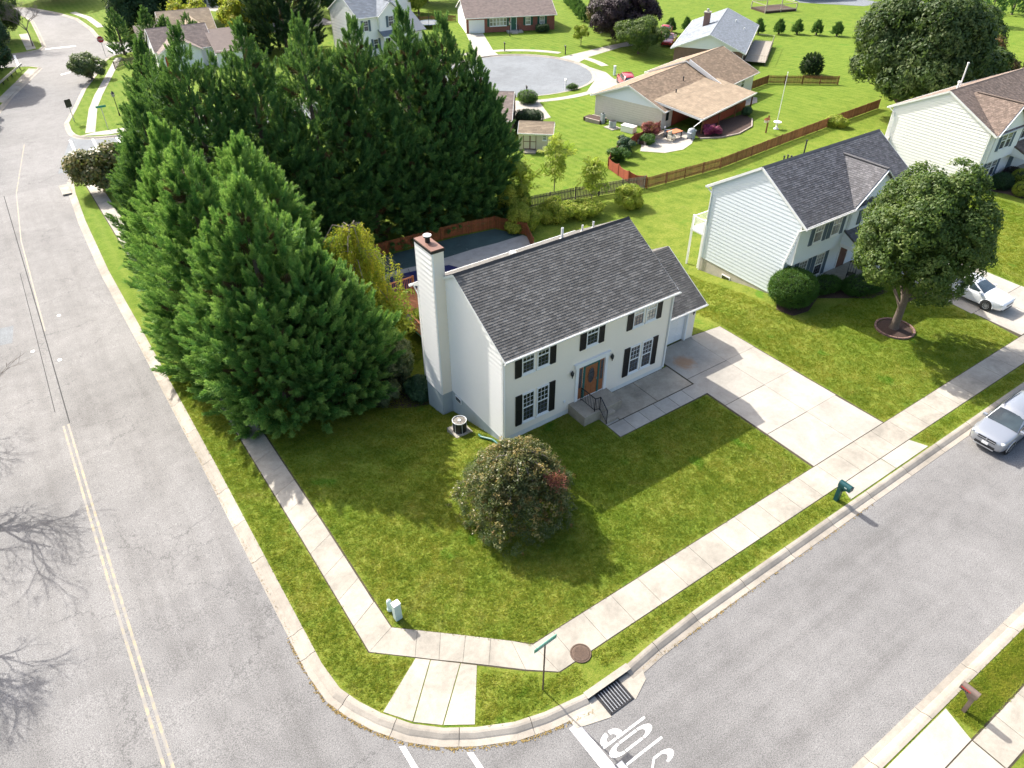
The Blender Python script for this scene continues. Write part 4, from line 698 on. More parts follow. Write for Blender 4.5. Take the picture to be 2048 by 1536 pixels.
gfr = wall_M((0, -.12), (1, 0)); unit(B, gfr, 6.0, 3.95, .86, 1.35, 'louvre', pane='pane', upper='pane_l'); unit(B, gfr, 8.3, 3.95, .86, 1.35, 'louvre', pane='pane_l', upper='pane_l')
ar = MB(); ar.face(*[(.43*math.cos(a*math.pi/10), 0, .43*math.sin(a*math.pi/10)) for a in range(11)]); ar.build('arched_pane', M_['pane_l'], B, M=gfr @ Matrix.Translation((6.82, .03, 5.3))); at_ = MB(); at_.tube([(.46*math.cos(a*math.pi/10), 0, .46*math.sin(a*math.pi/10)) for a in range(11)], .045, 6); at_.build('arch_trim', M_['trim'], B, M=gfr @ Matrix.Translation((6.82, .04, 5.3)))
# porch
pr = roof_slab(B, [(5.0, -1.75, 2.85), (11.4, -1.75, 2.85), (11.4, .0, 3.75), (5.0, .0, 3.75)], .1, 'shingle_b', 'porch_roof'); shingles(B, (5.0, -1.75, 2.86), (1, 0, 0), (0, .889, .457), 6.4, 1.95, 'shingle_b', .15, .22, name='porch_shingles')
MB().add([(5.05, -1.7, 2.78), (5.05, 0, 2.78), (5.05, 0, 3.68), (5.12, -1.7, 2.78), (5.12, 0, 2.78), (5.12, 0, 3.68)], [(0, 1, 2), (5, 4, 3), (0, 2, 5, 3), (0, 3, 4, 1)]).build('porch_gable', M_['siding_b'], B)
MB().b2(5.0, 11.4, -1.75, .02, 2.55, 2.78).build('porch_beam', M_['trim'], B); [MB().b2(x-.08, x+.08, -1.7, -1.54, .3, 2.56).build('porch_post', M_['trim'], B) for x in (7.9, 11.2)]
MB().b2(4.9, 11.4, -1.8, .5, -.3, .3).build('porch_slab', M_['concrete'], B)
door(B, lo, 6.1, .32, .95, 2.1, 'copper'); gutter(B, (5, -1.75, 2.85), (11.4, -1.75, 2.85), (0, -1, 0))
downspout(B, [(-.05, 8.0, 5.3), (-.06, 7.45, 5.0), (-.06, 7.45, -1.1), (-.4, 7.5, -1.15)]); downspout(B, [(-.05, -.4, 5.3), (-.06, .05, 5.0), (-.06, .55, 2.5), (-.06, .55, .1)])
for x, y, h in ((4.2, 5.3, .3), (4.75, 5.4, .3), (5.3, 5.5, .15), (5.9, 5.0, .95)): MB().lathe([(.05, -.3), (.05, h), (.07, h), (.07, h+.06), (0, h+.06)], (x, y, 8.0-(y-3.75)*.64), 10).build('vent_pipe', M_['ridge'], B)
MB().b2(.05, 3.2, 7.6, 8.9, 1.6, 1.74).build('balcony_floor', M_['trim'], B)
for x, y in ((.12, 8.82), (.12, 7.7), (3.1, 8.82)): MB().b2(x-.06, x+.06, y-.06, y+.06, -1.6, 2.8).build('balcony_post', M_['trim'], B)
bl = MB(); rail_run(bl, (.12, 7.7, 0), (.12, 8.82, 0), 1.74, 1.74, .98, 9); rail_run(bl, (.12, 8.82, 0), (3.1, 8.82, 0), 1.74, 1.74, .98, 22); bl.build('balcony_railing', M_['trim'], B)

# white house beyond it
Wh = empty('white_house', (52, 3.9, 0), label='white sided two storey house with faded brown shingle roof and blue shutters', cat='house')
fr, lf, rt, bk, _ = shell(Wh, 15, 8.9, 4.97, 7.25, ('siding_w',)*4, 'shingle_br', ov=.5, side=.12, base=-1.5, band=0, course=.15, tab=.22)
cross_gable(Wh, .25, 4.9, -.35, 4.97, 6.95, 3.6, 'siding_w', 'shingle_br', 2.3, ov=.25, course=.15, tab=.22)
gw = wall_M((0, -.35), (1, 0)); lw = wall_M((0, 0), (1, 0))
for M, z, h in ((gw, 3.2, 1.6), (lw, .55, 1.75)):
    shutter(Wh, M, 1.0, z, .38, h, 'louvre'); window(Wh, M, 1.42, z, .85, h); window(Wh, M, 2.35, z, .85, h); shutter(Wh, M, 3.24, z, .38, h, 'louvre')
unit(Wh, lw, 5.4, 3.2, .85, 1.6, 'louvre'); door(Wh, lw, 5.3, .35, 1.0, 2.1, 'louvre')
roof_slab(Wh, [(4.6, -2.0, 2.35), (11, -2.0, 2.35), (11, 0, 3.1), (4.6, 0, 3.1)], .1, 'shingle_br', 'porch_roof'); shingles(Wh, (4.6, -2.0, 2.36), (1, 0, 0), (0, .936, .351), 6.4, 2.13, 'shingle_br', .15, .22, name='porch_shingles')
MB().b2(4.6, 11, -2.0, .0, 2.1, 2.3).build('porch_beam', M_['trim'], Wh); MB().add([(4.62, -1.95, 2.3), (4.62, 0, 2.3), (4.62, 0, 3.05), (4.7, -1.95, 2.3), (4.7, 0, 2.3), (4.7, 0, 3.05)], [(0, 1, 2), (5, 4, 3), (0, 2, 5, 3)]).build('porch_gable', M_['siding_w'], Wh)
MB().b2(4.4, 11, -2.2, -.02, -.6, .3).build('porch_slab', M_['concrete_w'], Wh); MB().b2(4.7, 6.6, -1.7, -.7, .305, .33).build('door_mat', M_['black'], Wh)
for x, y, h, r in ((2.6, 5.2, .45, .09), (3.0, 5.4, .5, .09), (3.8, 5.6, 2.0, .06)): MB().lathe([(r, -.4), (r, h), (r*1.5, h), (r*1.5, h+.12), (0, h+.12)], (x, y, 7.25-(y-4.45)*.51), 10).build('vent_pipe', M_['trim'], Wh)
sp = MB(); sp.add([(-.8, 8.4, -1.0), (.0, 8.4, -1.0), (.0, 8.4, 2.3), (-.8, 8.4, 1.4)], [(0, 1, 2, 3)]); sp.b2(-.85, 0, 8.3, 10.5, 1.0, 1.1); sp.b2(-.85, -.8, 8.3, 10.5, 1.1, 2.1); sp.build('rear_stair', M_['beige'], Wh)
downspout(Wh, [(-.1, 9.3, 4.7), (-.08, 8.7, 4.4), (-.08, 8.7, -1.2)])

# tan roofed ranch house with a covered patio
T = empty('ranch_house', (45.37, 35.13, hf(45, 37)), R(14.5), label='low white brick ranch house with tan shingle roof and a wide patio cover', cat='house')
fr, lf, rt, bk, _ = shell(T, 12.6, 9.2, 2.4, 4.2, ('brick_w',)*4, 'shingle_t', ov=.45, side=.35, base=-.8, sid=False, course=.2, tab=.4)
fr2, lf2, rt2, bk2, _ = shell(T, 9.0, 10.2, 2.4, 4.5, ('siding_w',)*4, 'shingle_t', ov=.5, side=.3, base=-.8, x0=12.6, y0=-.5, sid=False, course=.2, tab=.4)
siding(T, lf, 2.35, 4.1, lambda z: (max(.05, (z-2.4)/1.8*4.6), 9.2-max(.05, (z-2.4)/1.8*4.6)), M_['siding_b'], name='gable_siding', proud=.05)
for i in range(9): MB().b2(-.012, .03, .03, 9.17, .1+i*.25, .1+i*.25+.232).build('brick_course', M_['brick_w'], T)
roof_slab(T, [(.88, -4.42, 2.05), (14.0, -4.42, 2.05), (13.0, 1.6, 3.05), (.3, 1.6, 3.05)], .14, 'shingle_l', 'patio_cover')
cvn = math.hypot(6.02, 1.0); shingles(T, (.88, -4.42, 2.06), (1, 0, 0), (-.05, .985, .163), 12.9, cvn, 'shingle_l', .25, .6, name='cover_shingles')
pb = MB(); pb.b2(.9, 14, -4.46, -4.36, 1.8, 2.02); pb.bar((.86, -4.42, 1.93), (.3, 1.6, 2.93), .05, .22); pb.build('cover_fascia', M_['trim'], T); gutter(T, (.85, -4.48, 2.06), (14, -4.48, 2.06), (0, -1, 0))
downspout(T, [(1.0, -4.5, 1.95), (-.6, -4.35, 1.55), (-.6, -4.35, .02)]); [MB().b2(x-.07, x+.07, -4.3, -4.16, 0, 1.85).build('patio_post', M_['brownwood'], T) for x in (1.6, 5.5, 9.5, 13.6)]
MB().b2(3.2, 13.4, -3.62, -3.5, .0, 1.05).build('patio_screen', M_['redwood'], T); MB().b2(13.3, 13.42, -3.5, -.6, .0, 1.3).build('patio_screen', M_['redwood'], T); MB().b2(2.2, 12.5, -.06, -.015, 0, 2.2).build('rear_wall_boarding', M_['redwood'], T)
MB().face(*[(x, -.02, z) for x, z in ((.8, .9), (1.4, .9), (1.4, 1.9), (.8, 1.9))]).build('pane', M_['pane'], T)
for x, y in ((8.2, 2.4), (4.6, 1.2)): MB().lathe([(.07, 0), (.07, .42), (.1, .42), (.1, .5), (0, .5)], (x, y, 2.4+y*.39), 10).build('vent_pipe', M_['ridge'], T)
window(T, wall_M((12.6, -.5), (1, 0)), 3.4, .9, .9, 1.0); window(T, wall_M((12.6, -.5), (1, 0)), 5.4, .9, .9, 1.0)
MB().bar((12.3, -.6, 2.5), (12.3, 4.1, 4.56), .1, .35).build('roof_step_board', M_['trim'], T)

# grey roofed ranch behind
Gy = empty('grey_roof_house', (74.83, 49.25, hf(75, 52)), R(35), label='brown brick ranch house with blue grey roof, chimney and rear deck', cat='house')
fr, lf, rt, bk, _ = shell(Gy, 19.3, 9.8, 2.3, 4.3, ('brick_br',)*4, 'shingle_g', ov=.4, side=.4, base=-.8, sid=False, course=.2, tab=.4)
siding(Gy, lf, 2.3, 4.2, lambda z: (max(.05, (z-2.3)/2*4.9), 9.8-max(.05, (z-2.3)/2*4.9)), M_['siding_w'], name='gable_siding', proud=.05)
for i in range(9): MB().b2(-.012, .03, .03, 9.77, .05+i*.25, .05+i*.25+.235).build('brick_course', M_['brick_br'], Gy)
ch = MB(); ch.b2(9.2, 10.2, 6.4, 7.3, 3.0, 5.3); ch.build('chimney', M_['brick_br'], Gy); MB().b2(9.1, 10.3, 6.3, 7.4, 5.3, 5.42).build('chimney_cap', M_['concrete'], Gy); MB().lathe([(.18, 0), (.18, .35), (.24, .36), (0, .45)], (9.7, 6.85, 5.42), 10).build('flue', M_['steel'], Gy)
for i, y in enumerate([-.35-.14*k for k in range(21)]): MB().b2(2.2, 16.0, y-.065, y+.065, .62, .66).build('deck_board', M_['greywood'], Gy)
dr_ = MB(); rail_run(dr_, (2.2, -3.3, 0), (16, -3.3, 0), .65, .65, .9, 40); rail_run(dr_, (2.2, -3.3, 0), (2.2, -.3, 0), .65, .65, .9, 9); rail_run(dr_, (16, -3.3, 0), (16, -.3, 0), .65, .65, .9, 9); dr_.build('deck_railing', M_['greywood'], Gy)
[MB().b2(x-.07, x+.07, -3.3, -3.16, -.6, .65).build('deck_post', M_['oldwood'], Gy) for x in (2.3, 5.7, 9, 12.5, 15.9)]
for x, y in ((12, 1.2), (14, 2.8)): MB().lathe([(.09, 0), (.09, .3), (.13, .3), (0, .36)], (x, y, 2.3+y*.41), 10).build('vent_pipe', M_['trim'], Gy)
downspout(Gy, [(.1, -.4, 2.1), (.1, -.06, 1.8), (.1, -.06, .0)])

# red brick ranch on the turning circle
K = empty('brick_house', (54.9, 92.1, hf(55, 95)), R(-22.6), label='red brick ranch house with white garage door and dark green shutters', cat='house')
fr, lf, rt, bk, _ = shell(K, 15.5, 9.4, 2.55, 4.5, ('brick',)*4, 'shingle_d', ov=.4, side=.3, base=-.6, sid=False, course=.2, tab=.4)
siding(K, lf, .0, 4.4, gext(9.4, 2.55, 4.5), M_['siding_w'], name='gable_siding', proud=.05)
for i in range(10): MB().b2(.03, 15.47, -.012, .03, .02+i*.25, .02+i*.25+.235).build('brick_course', M_['brick'], K)
garage_door(K, fr @ Matrix.Translation((0, .02, 0)), .4, .0, 2.7, 2.05); F = fr @ Matrix.Translation((0, .02, 0))
shutter(K, F, 3.6, .95, .35, 1.3, 'green_sh'); [window(K, F, 4.0+i*.6, .95, .58, 1.3, 1, 1, 'pane_l') for i in range(5)]; shutter(K, F, 7.05, .95, .35, 1.3, 'green_sh'); door(K, F, 7.75, .25, .9, 2.0, 'green_sh')
for x in (9.9, 12.4): unit(K, F, x, .95, .9, 1.25, 'green_sh', cols=2, rows=2, pane='pane_l')
MB().b2(6.9, 9.6, -1.5, -.03, -.3, .25).build('stoop', M_['concrete_w'], K); MB().b2(7.6, 8.6, -2.0, -1.5, -.3, .12).build('step', M_['concrete_w'], K); rr = MB(); rail_run(rr, (8.8, -1.4, 0), (8.8, -.2, 0), .25, .25, .85, 5); rr.build('railing', M_['iron'], K)

# white two storey house behind the cypress row
Q = empty('white_gabled_house', (33.0, 87.3, hf(34, 90)), R(3), label='white two storey house with grey roof, front gable and porch behind the cypress row', cat='house')
fr, lf, rt, bk, _ = shell(Q, 7.2, 9, 5.7, 8.1, ('siding_w',)*4, 'shingle_g', ov=.35, side=.15, base=-.6, band=0, course=.25, tab=.5, lap=.3)
cross_gable(Q, 3.3, 7.3, -.5, 5.7, 7.4, 3.2, 'siding_w', 'shingle_g', 3.4, ov=.25, course=.25, tab=.5)
unit(Q, wall_M((0, 0), (1, 0)), .5, 3.6, .8, 1.5, 'louvre', cols=2, rows=2); unit(Q, wall_M((0, -.5), (1, 0)), 4.5, 3.9, .9, 1.5, 'louvre', cols=2, rows=2); unit(Q, wall_M((0, 0), (1, 0)), 1.9, .9, .8, 1.5, 'louvre', cols=2, rows=2); door(Q, wall_M((0, 0), (1, 0)), 4.2, .4, 1, 2.1, 'black')
roof_slab(Q, [(3.2, -1.8, 2.9), (8.2, -1.8, 2.9), (8.2, .6, 3.9), (3.2, .6, 3.9)], .1, 'shingle_g', 'porch_roof'); MB().b2(3.2, 8.2, -1.8, -1.6, 2.65, 2.9).build('porch_beam', M_['trim'], Q); [MB().b2(x-.08, x+.08, -1.78, -1.62, 0, 2.7).build('porch_post', M_['trim'], Q) for x in (3.4, 5.6, 8)]
MB().prism([(7.2, .5), (11.4, .5), (11.4, 8.5), (7.2, 8.5)], -.6, 2.7).build('garage_wall', M_['siding_w'], Q); roof_slab(Q, [(7.2, 0, 2.6), (11.9, 0, 2.6), (11.9, 4.5, 4.8), (7.2, 4.5, 4.8)], .1, 'shingle_g', 'garage_roof'); roof_slab(Q, [(11.9, 9, 2.6), (7.2, 9, 2.6), (7.2, 4.5, 4.8), (11.9, 4.5, 4.8)], .1, 'shingle_g', 'garage_roof'); MB().add([(11.4, .5, 2.6), (11.4, 8.5, 2.6), (11.4, 4.5, 4.6)], [(0, 1, 2)]).build('garage_gable', M_['siding_w'], Q)
# two beige houses behind the tips of the cypresses
A = empty('beige_house', (5.8, 97.3, hf(6, 98)), R(-5), label='small white house with tan roof, wide front gable and red door behind the cypress tips', cat='house')
fr, lf, rt, bk, _ = shell(A, 8.0, 8.0, 2.7, 4.9, ('siding_w',)*4, 'shingle_d', ov=.35, side=.2, base=-.6, band=0, course=.25, tab=.5, lap=.3)
cross_gable(A, .4, 6.0, -1.4, 2.7, 4.3, 2.8, 'siding_w', 'shingle_d', .0, ov=.3, course=.25, tab=.5); door(A, wall_M((0, -1.4), (1, 0)), .9, .1, .9, 2.0, 'red')
roof_slab(A, [(7.6, -3, 2.2), (12.6, -3, 2.2), (12.6, 3, 4.2), (7.6, 3, 4.2)], .1, 'shingle_d', 'wing_roof'); MB().prism([(7.8, -2.6), (12.3, -2.6), (12.3, 4), (7.8, 4)], -.6, 2.35).build('wing_wall', M_['siding_w'], A)
A2 = empty('beige_house', (9.5, 107.0, hf(10, 108)), R(-8), label='house with light tan hipped roof and cream gable behind the white one', cat='house')
shell(A2, 7.5, 8.5, 2.9, 5.2, ('beige',)*4, 'shingle_l', ov=.35, side=.3, base=-.6, band=0, course=.25, tab=.5, lap=.3); cross_gable(A2, 2.2, 6.6, -1.2, 2.9, 4.6, 2.8, 'siding_w', 'shingle_l', .0, ov=.3, course=.25, tab=.5)
MB().prism([(-3.6, .8), (0, .8), (0, 6), (-3.6, 6)], -.6, 2.5).build('wing_wall', M_['beige'], A2); roof_slab(A2, [(-4, .2, 2.4), (0, .2, 2.4), (0, 3.6, 3.7), (-4, 3.6, 3.7)], .1, 'shingle_d', 'wing_roof'); roof_slab(A2, [(0, 6.8, 2.4), (-4, 6.8, 2.4), (-4, 3.6, 3.7), (0, 3.6, 3.7)], .1, 'shingle_d', 'wing_roof')
# slivers of houses at the top edge
A3 = empty('far_house', (21.0, 145.5, hf(20, 145)), R(-25), label='far white house with a blue garage door at the head of its drive', cat='house')
fr, lf, rt, bk, _ = shell(A3, 8, 8, 4.8, 7, ('siding_w',)*4, 'shingle_g', base=-.6, band=0, course=.4, tab=.8, lap=.4); garage_door(A3, fr @ Matrix.Translation((0, .03, 0)), 2.4, 0, 3, 2.4, 'louvre')
A4 = empty('far_house', (45.5, 108.5, hf(46, 108)), R(5), label='far white sided house behind the trampoline garden', cat='house')
shell(A4, 8, 8, 5.2, 7.4, ('siding_w',)*4, 'shingle_g', base=-.6, band=0, course=.4, tab=.8, lap=.4)
A5 = empty('far_house', (125, 79, hf(125, 80)), R(-22), label='far white house and dark garage door beside the asphalt court', cat='house')
fr, lf, rt, bk, _ = shell(A5, 10, 8, 3.2, 5, ('siding_w',)*4, 'shingle_g', base=-.6, band=0, course=.4, tab=.8, lap=.4); garage_door(A5, fr @ Matrix.Translation((0, .03, 0)), 6.6, 0, 2.8, 2.2, 'louvre')
# house whose roof edge shows through the cypresses, shed
A6 = empty('hidden_brick_house', (20.0, 51.0, hf(25, 50)), R(-38), label='brick house with brown roof mostly hidden behind the cypress row', cat='house')
shell(A6, 13, 8.5, 2.5, 4.2, ('brick_br',)*4, 'shingle_d', base=-.6, sid=False, course=.25, tab=.5)
Sh = empty('garden_shed', (28.6, 39.3, hf(29, 39)), R(-41), label='cream garden shed with brown framed double doors and tan roof', cat='shed')
fr, lf, rt, bk, _ = shell(Sh, 3.6, 2.6, 2.0, 2.75, ('beige',)*4, 'shingle_l', ov=.12, side=.1, base=.25, sid=False, course=.2, tab=.4)
for i in range(12): MB().b2(.03+i*.297, .3+i*.297, -.012, .03, .25, 2.0).build('wall_panel', M_['beige'], Sh)
for x in (.55, 1.2): MB().b2(x, x+.63, -.035, -.013, .3, 1.9).build('shed_door', M_['beige'], Sh)
tr = MB(); [tr.b2(x, x+.06, -.06, -.034, .28, 1.95) for x in (.5, 1.16, 1.22, 1.82)]; [tr.b2(.5, 1.88, -.058, -.032, z, z+.06) for z in (.28, 1.05, 1.9)]; tr.build('door_trim', M_['copper'], Sh)
window(Sh, fr, 2.55, 1.25, .42, .55, 2, 1); MB().b2(.5, 1.9, -.9, -.02, -.05, .2).build('ramp', M_['greywood'], Sh); MB().b2(.05, 3.55, .05, 2.5, -.2, .26).build('skid_base', M_['concrete_g'], Sh)
# ------------------------------------------------------------------ fences, pool yard, garden things
def fence(name, label, pts, h, mat, pw=.09, pitch=.135, post=2.4, scallop=0, cap=False, group=None):
    root = empty(name, (pts[0][0], pts[0][1], hf(*pts[0])), label=label, cat='fence', group=group); O = Vector(root.location)
    vs = [MB().b2(-pw/2, pw/2, -.012, .012, 0, 1) for _ in range(3)]; mes = []
    for k, v in enumerate(vs): v.tone = (.1, .5, .9)[k]; v.t = [v.tone]*len(v.f); mes.append(v.mesh('picket', M_[mat]))
    for a, b in zip(pts, pts[1:]):
        a, b = Vector(a), Vector(b); L = (b-a).length; d = (b-a)/L; rz = math.atan2(d.y, d.x); n = int(L/pitch); nb = max(1, round(L/post))
        for i in range(n):
            p = a+d*(i+.5)*pitch; f = ((i+.5)/n*nb) % 1; hh = h-scallop*4*f*(1-f)+rnd.uniform(-.012, .012)
            o = inst('picket', mes[rnd.randrange(3)], root); o.location = Vector((p.x, p.y, hf(p.x, p.y)+.04))-O; o.rotation_euler = (0, 0, rz); o.scale = (1, 1, hh)
        for i in range(nb+1):
            p = a.lerp(b, i/nb); q = MB(); q.tone = .3; q.b2(-.05, .05, -.05, .05, -.2, h+.08); q.build('post', M_[mat], root, loc=Vector((p.x, p.y, hf(p.x, p.y)))-O, rz=rz)
        for i in range(nb):
            p, q = a.lerp(b, i/nb), a.lerp(b, (i+1)/nb); m = MB(); m.tone = .4
            for z in (.25, h-.22): m.bar(Vector((p.x-d.y*.035, p.y+d.x*.035, hf(p.x, p.y)+z))-O, Vector((q.x-d.y*.035, q.y+d.x*.035, hf(q.x, q.y)+z))-O, .04, .08)
            m.build('rail', M_[mat], root)
    return root
fence('picket_fence', 'long brown picket fence running behind the blue house lawn', [(31.8, 23.0), (41.2, 22.5), (51.5, 23.5), (63.2, 24.5), (71.4, 25.1)], 1.05, 'brownwood')
fence('weathered_fence', 'old grey weathered picket fence joining the brown fence', [(19.8, 25.9), (24.8, 24.95), (31.7, 23.2)], 1.15, 'oldwood', .1, .15)
fence('red_fence', 'red stained board fence curving round the ranch house patio corner', [(45.0, 35.0), (39.6, 33.3), (34.6, 31.3), (32.5, 29.3), (31.5, 25.2), (31.9, 23.3)], 1.1, 'redwood', .135, .14, 2.4, .18)
fence('red_fence', 'red stained fence and picket section below the lone dark evergreen bush', [(66.6, 40.4), (70.8, 41.1), (77.4, 34.9)], 1.05, 'brownwood', .1, .15)
fence('pool_fence', 'dark brown cedar picket fence around the pool yard under the cypresses', [(1.2, 26.9), (3.9, 26.4), (15.5, 24.2), (16.8, 21.4), (15.6, 18.8)], 1.05, 'cedar', .085, .118)
fence('far_fence', 'low wooden rail fence beside the far pavement and columnar evergreens', [(.6, 102.2), (2.2, 103.4), (7, 103.2)], 1.0, 'oldwood', .1, .2); fence('far_fence', 'brown garden fence behind the trampoline', [(50.5, 104.8), (58.4, 101.6)], 1.0, 'brownwood', .12, .24)
# pool yard
sheet('pool_terrace', [(3.0, 26.2), (15.4, 24.0), (16.6, 21.6), (14, 21.4), (9, 22.15), (7, 22.45), (5.2, 22.9), (3.6, 22.6), (2.6, 22.3)], .03, M_['poolteal'], kind='structure')
sheet('pool_coping', [(2.6, 22.4), (3.6, 22.65), (5.2, 22.95), (7, 22.5), (9.3, 22.1), (14, 21.6), (16.6, 21.6), (16.7, 20.3), (13, 12), (2.5, 12)], .04, M_['gravel'], kind='structure')
pc = sheet('pool_cover', [(2.6, 21.7), (3.7, 21.95), (4.95, 22.2), (6.7, 21.75), (9, 20.8), (10, 18.5), (8.6, 16.6), (5.5, 17.4), (3.4, 18.6)], .09, M_['poolblue'], label='navy blue safety cover stretched over the swimming pool', cat='pool cover')
for i in range(5): x = 3.3+i*1.25; MB().bar((x, 21.2-.2*i, hf(x, 21)+.095), (x+.5, 22.55-.1*abs(i-1.6), hf(x, 22)+.085), .03, .01).build('strap', M_['black'], pc)
DK = empty('rear_deck', (1.6, 8.4, 0), label='orange wood deck with turquoise floor behind the chimney of the cream house', cat='deck')
MB().b2(.1, 6, .0, 6.3, -.75, -.62).build('floor', M_['turq'], DK)
for i in range(15): MB().b2(.1+i*.18, .1+i*.18+.165, 6.35, 9.1, -.72, -.64).build('deck_board', M_['deckwood'], DK)
def deck_rail(a, b, n):
    m = MB(); m.tone = .5; a, b = Vector(a), Vector(b); m.bar(a+Vector((0, 0, .95)), b+Vector((0, 0, .95)), .14, .04); m.bar(a+Vector((0, 0, .1)), b+Vector((0, 0, .1)), .05, .08)
    for i in range(n+1): q = a.lerp(b, i/n); m.bar(q, q+Vector((0, 0, .93)), .035)
    m.build('railing', M_['deckwood'], DK)
    for q in (a, b): MB().b2(q.x-.06, q.x+.06, q.y-.06, q.y+.06, -2.2, q.z+1.02).build('post', M_['deckwood'], DK)
deck_rail((.1, .2, -.62), (.1, 6.3, -.62), 42); deck_rail((.1, 9.1, -.64), (2.6, 9.1, -.64), 18); deck_rail((.1, 7.2, -.64), (.1, 9.1, -.64), 13); deck_rail((2.0, 6.5, -.64), (2.8, 7.8, -.64), 8)
# patio and beds at the tan ranch
tz = hf(45, 33)
sheet('patio', [(38.6, 31.2), (40.2, 29.2), (42.5, 28.8), (44.6, 29.6), (46.5, 31), (47.5, 34.8), (44.8, 34.9), (40.5, 33.0)], .03, M_['concrete_w'], kind='structure'); sheet('patio', [(59.3, 35.7), (62.5, 35.8), (64.3, 37.3), (64, 38.8), (60, 38.2)], .03, M_['concrete'], kind='structure')
bd = sheet('planting_bed', [(46.5, 30.2), (48.5, 29.0), (51, 28.7), (54.2, 29.6), (56.6, 31.6), (57.6, 33.6), (52, 33.4), (47.6, 32.2)], .02, M_['mulch'], kind='structure')
for i, (a, b) in enumerate([((46.5, 30.2), (48.5, 29)), ((48.5, 29), (51, 28.7)), ((51, 28.7), (54.2, 29.6)), ((54.2, 29.6), (56.6, 31.6))]):
    m = MB(); m.bar((*a, hf(*a)+.06), (*b, hf(*b)+.06), .14, .16); m.build('edging_stone', M_['stone'], bd)
for k, (x, y, w, l, lab) in enumerate([(41.9, 42.6, 1.6, 2.4, 'low stone planter at the far corner of the white brick gable wall'), (42.4, 33.4, 1.0, 4.6, 'stone planter with red shrub inside the red fence corner')]):
    p = empty('stone_planter', (x, y, hf(x, y)), R(14.5 if k == 0 else -74), label=lab, cat='planter'); q = MB()
    for j in range(3):
        for i in range(int(l/.4)): MB().b2(-w/2, -w/2+.18, -l/2+i*.4+.01, -l/2+i*.4+.39, .0+j*.15, .145+j*.15).build('block', M_['stone'], p); MB().b2(w/2-.18, w/2, -l/2+i*.4+.01, -l/2+i*.4+.39, .0+j*.15, .145+j*.15).build('block', M_['stone'], p)
    MB().b2(-w/2+.18, w/2-.18, -l/2, l/2, 0, .4).build('soil', M_['mulch'], p)
a2 = empty('air_conditioner', (41.7, 39.2, hf(41.7, 39)), label='grey air conditioner standing against the white brick gable wall', cat='air conditioner')
MB().box((0, 0, .04), (1.3, 1.5, .1)).build('pad', M_['concrete'], a2); MB().lathe([(.4, .09), (.42, .2), (.42, .78), (.4, .82)], n=20).build('casing', M_['tarp'], a2); MB().lathe([(0, .84), (.3, .84), (.41, .8)], n=20).build('fan_guard', M_['iron'], a2)
bx = empty('storage_box', (42.2, 37.0, hf(42, 37)), R(-75), label='white plastic storage box beside the air conditioner at the gable wall', cat='storage box')
bevel(MB().b2(-.8, .8, -.42, .42, 0, .62).build('body', M_['trim'], bx), .03); bevel(MB().b2(-.84, .84, -.46, .46, .625, .74).build('lid', M_['white'], bx), .04)
um = empty('utility_meter', (42.0, 41.3, hf(42, 41)), label='grey electricity meter box on the white brick gable wall', cat='meter'); MB().b2(-.2, .2, -.2, .2, 0, 1.1).build('box', M_['tarp'], um); MB().lathe([(.13, 0), (.13, .12), (0, .16)], (0, 0, 1.1), 12).build('dial', M_['pane'], um)
def grill(x, y, lab):
    g = empty('covered_grill', (x, y, hf(x, y)+.03), R(20), label=lab, cat='grill'); m = MB(); m.lathe([(.42, 0), (.45, .3), (.44, .75), (.34, .98), (.18, 1.06), (0, 1.08)], n=18); m.build('cover', M_['tarp'], g, smooth=True); MB().b2(-.75, .75, -.25, .25, .55, .72).build('side_shelf', M_['tarp'], g); [MB().lathe([(.06, 0), (.06, .12)], (sx, sy, 0), 8).build('wheel', M_['rubber'], g) for sx in (-.4, .4) for sy in (-.25, .25)]
grill(45.9, 31.0, 'grill under a grey cover beside the white patio downspout')
tb = empty('patio_table', (44.5, 32.2, hf(44, 32)+.03), label='patio table with orange cover under the tan roof', cat='table'); MB().b2(-.8, .8, -.5, .5, .68, .74).build('table_top', M_['terracotta'], tb); [MB().b2(x-.04, x+.04, y-.04, y+.04, 0, .68).build('leg', M_['iron'], tb) for x in (-.7, .7) for y in (-.4, .4)]
for k, (x, y, lab) in enumerate([(43.5, 31.6, 'pale wicker chair at the edge of the ranch patio'), (44.3, 33.1, 'grey covered chair against the ranch house wall')]):
    c = empty('patio_chair', (x, y, hf(x, y)+.03), R(40*k), label=lab, cat='chair'); m_ = M_['beige'] if k == 0 else M_['tarp']; MB().b2(-.3, .3, -.3, .3, .35, .48).build('seat', m_, c); MB().b2(-.3, .3, .25, .33, .48, 1.0).build('backrest', m_, c); [MB().b2(s*.3-.04, s*.3+.04, -.3, .3, .3, .65).build('arm', m_, c) for s in (-1, 1)]; [MB().b2(x_-.03, x_+.03, y_-.03, y_+.03, 0, .36).build('leg', m_, c) for x_ in (-.25, .25) for y_ in (-.25, .25)]
bb = empty('bird_bath', (55.7, 27.4, hf(55, 27)), label='white bird bath on the lawn at the foot of the flagpole', cat='bird bath'); MB().lathe([(.3, 0), (.28, .08), (.12, .16), (.1, .5), (.14, .62), (.42, .72), (.44, .8), (.36, .76), (0, .74)], n=20).build('basin', M_['white'], bb, smooth=True)
fp = empty('flagpole', (57.0, 28.4, hf(57, 28)), label='tall slim white flagpole on the ranch house lawn', cat='flagpole'); MB().lathe([(.045, 0), (.03, 5.6), (.06, 5.62), (.05, 5.72), (0, 5.75)], n=10).build('pole', M_['white'], fp); MB().bar((.03, 0, 1.4), (.03, 0, 5.5), .008).build('halyard', M_['white'], fp)
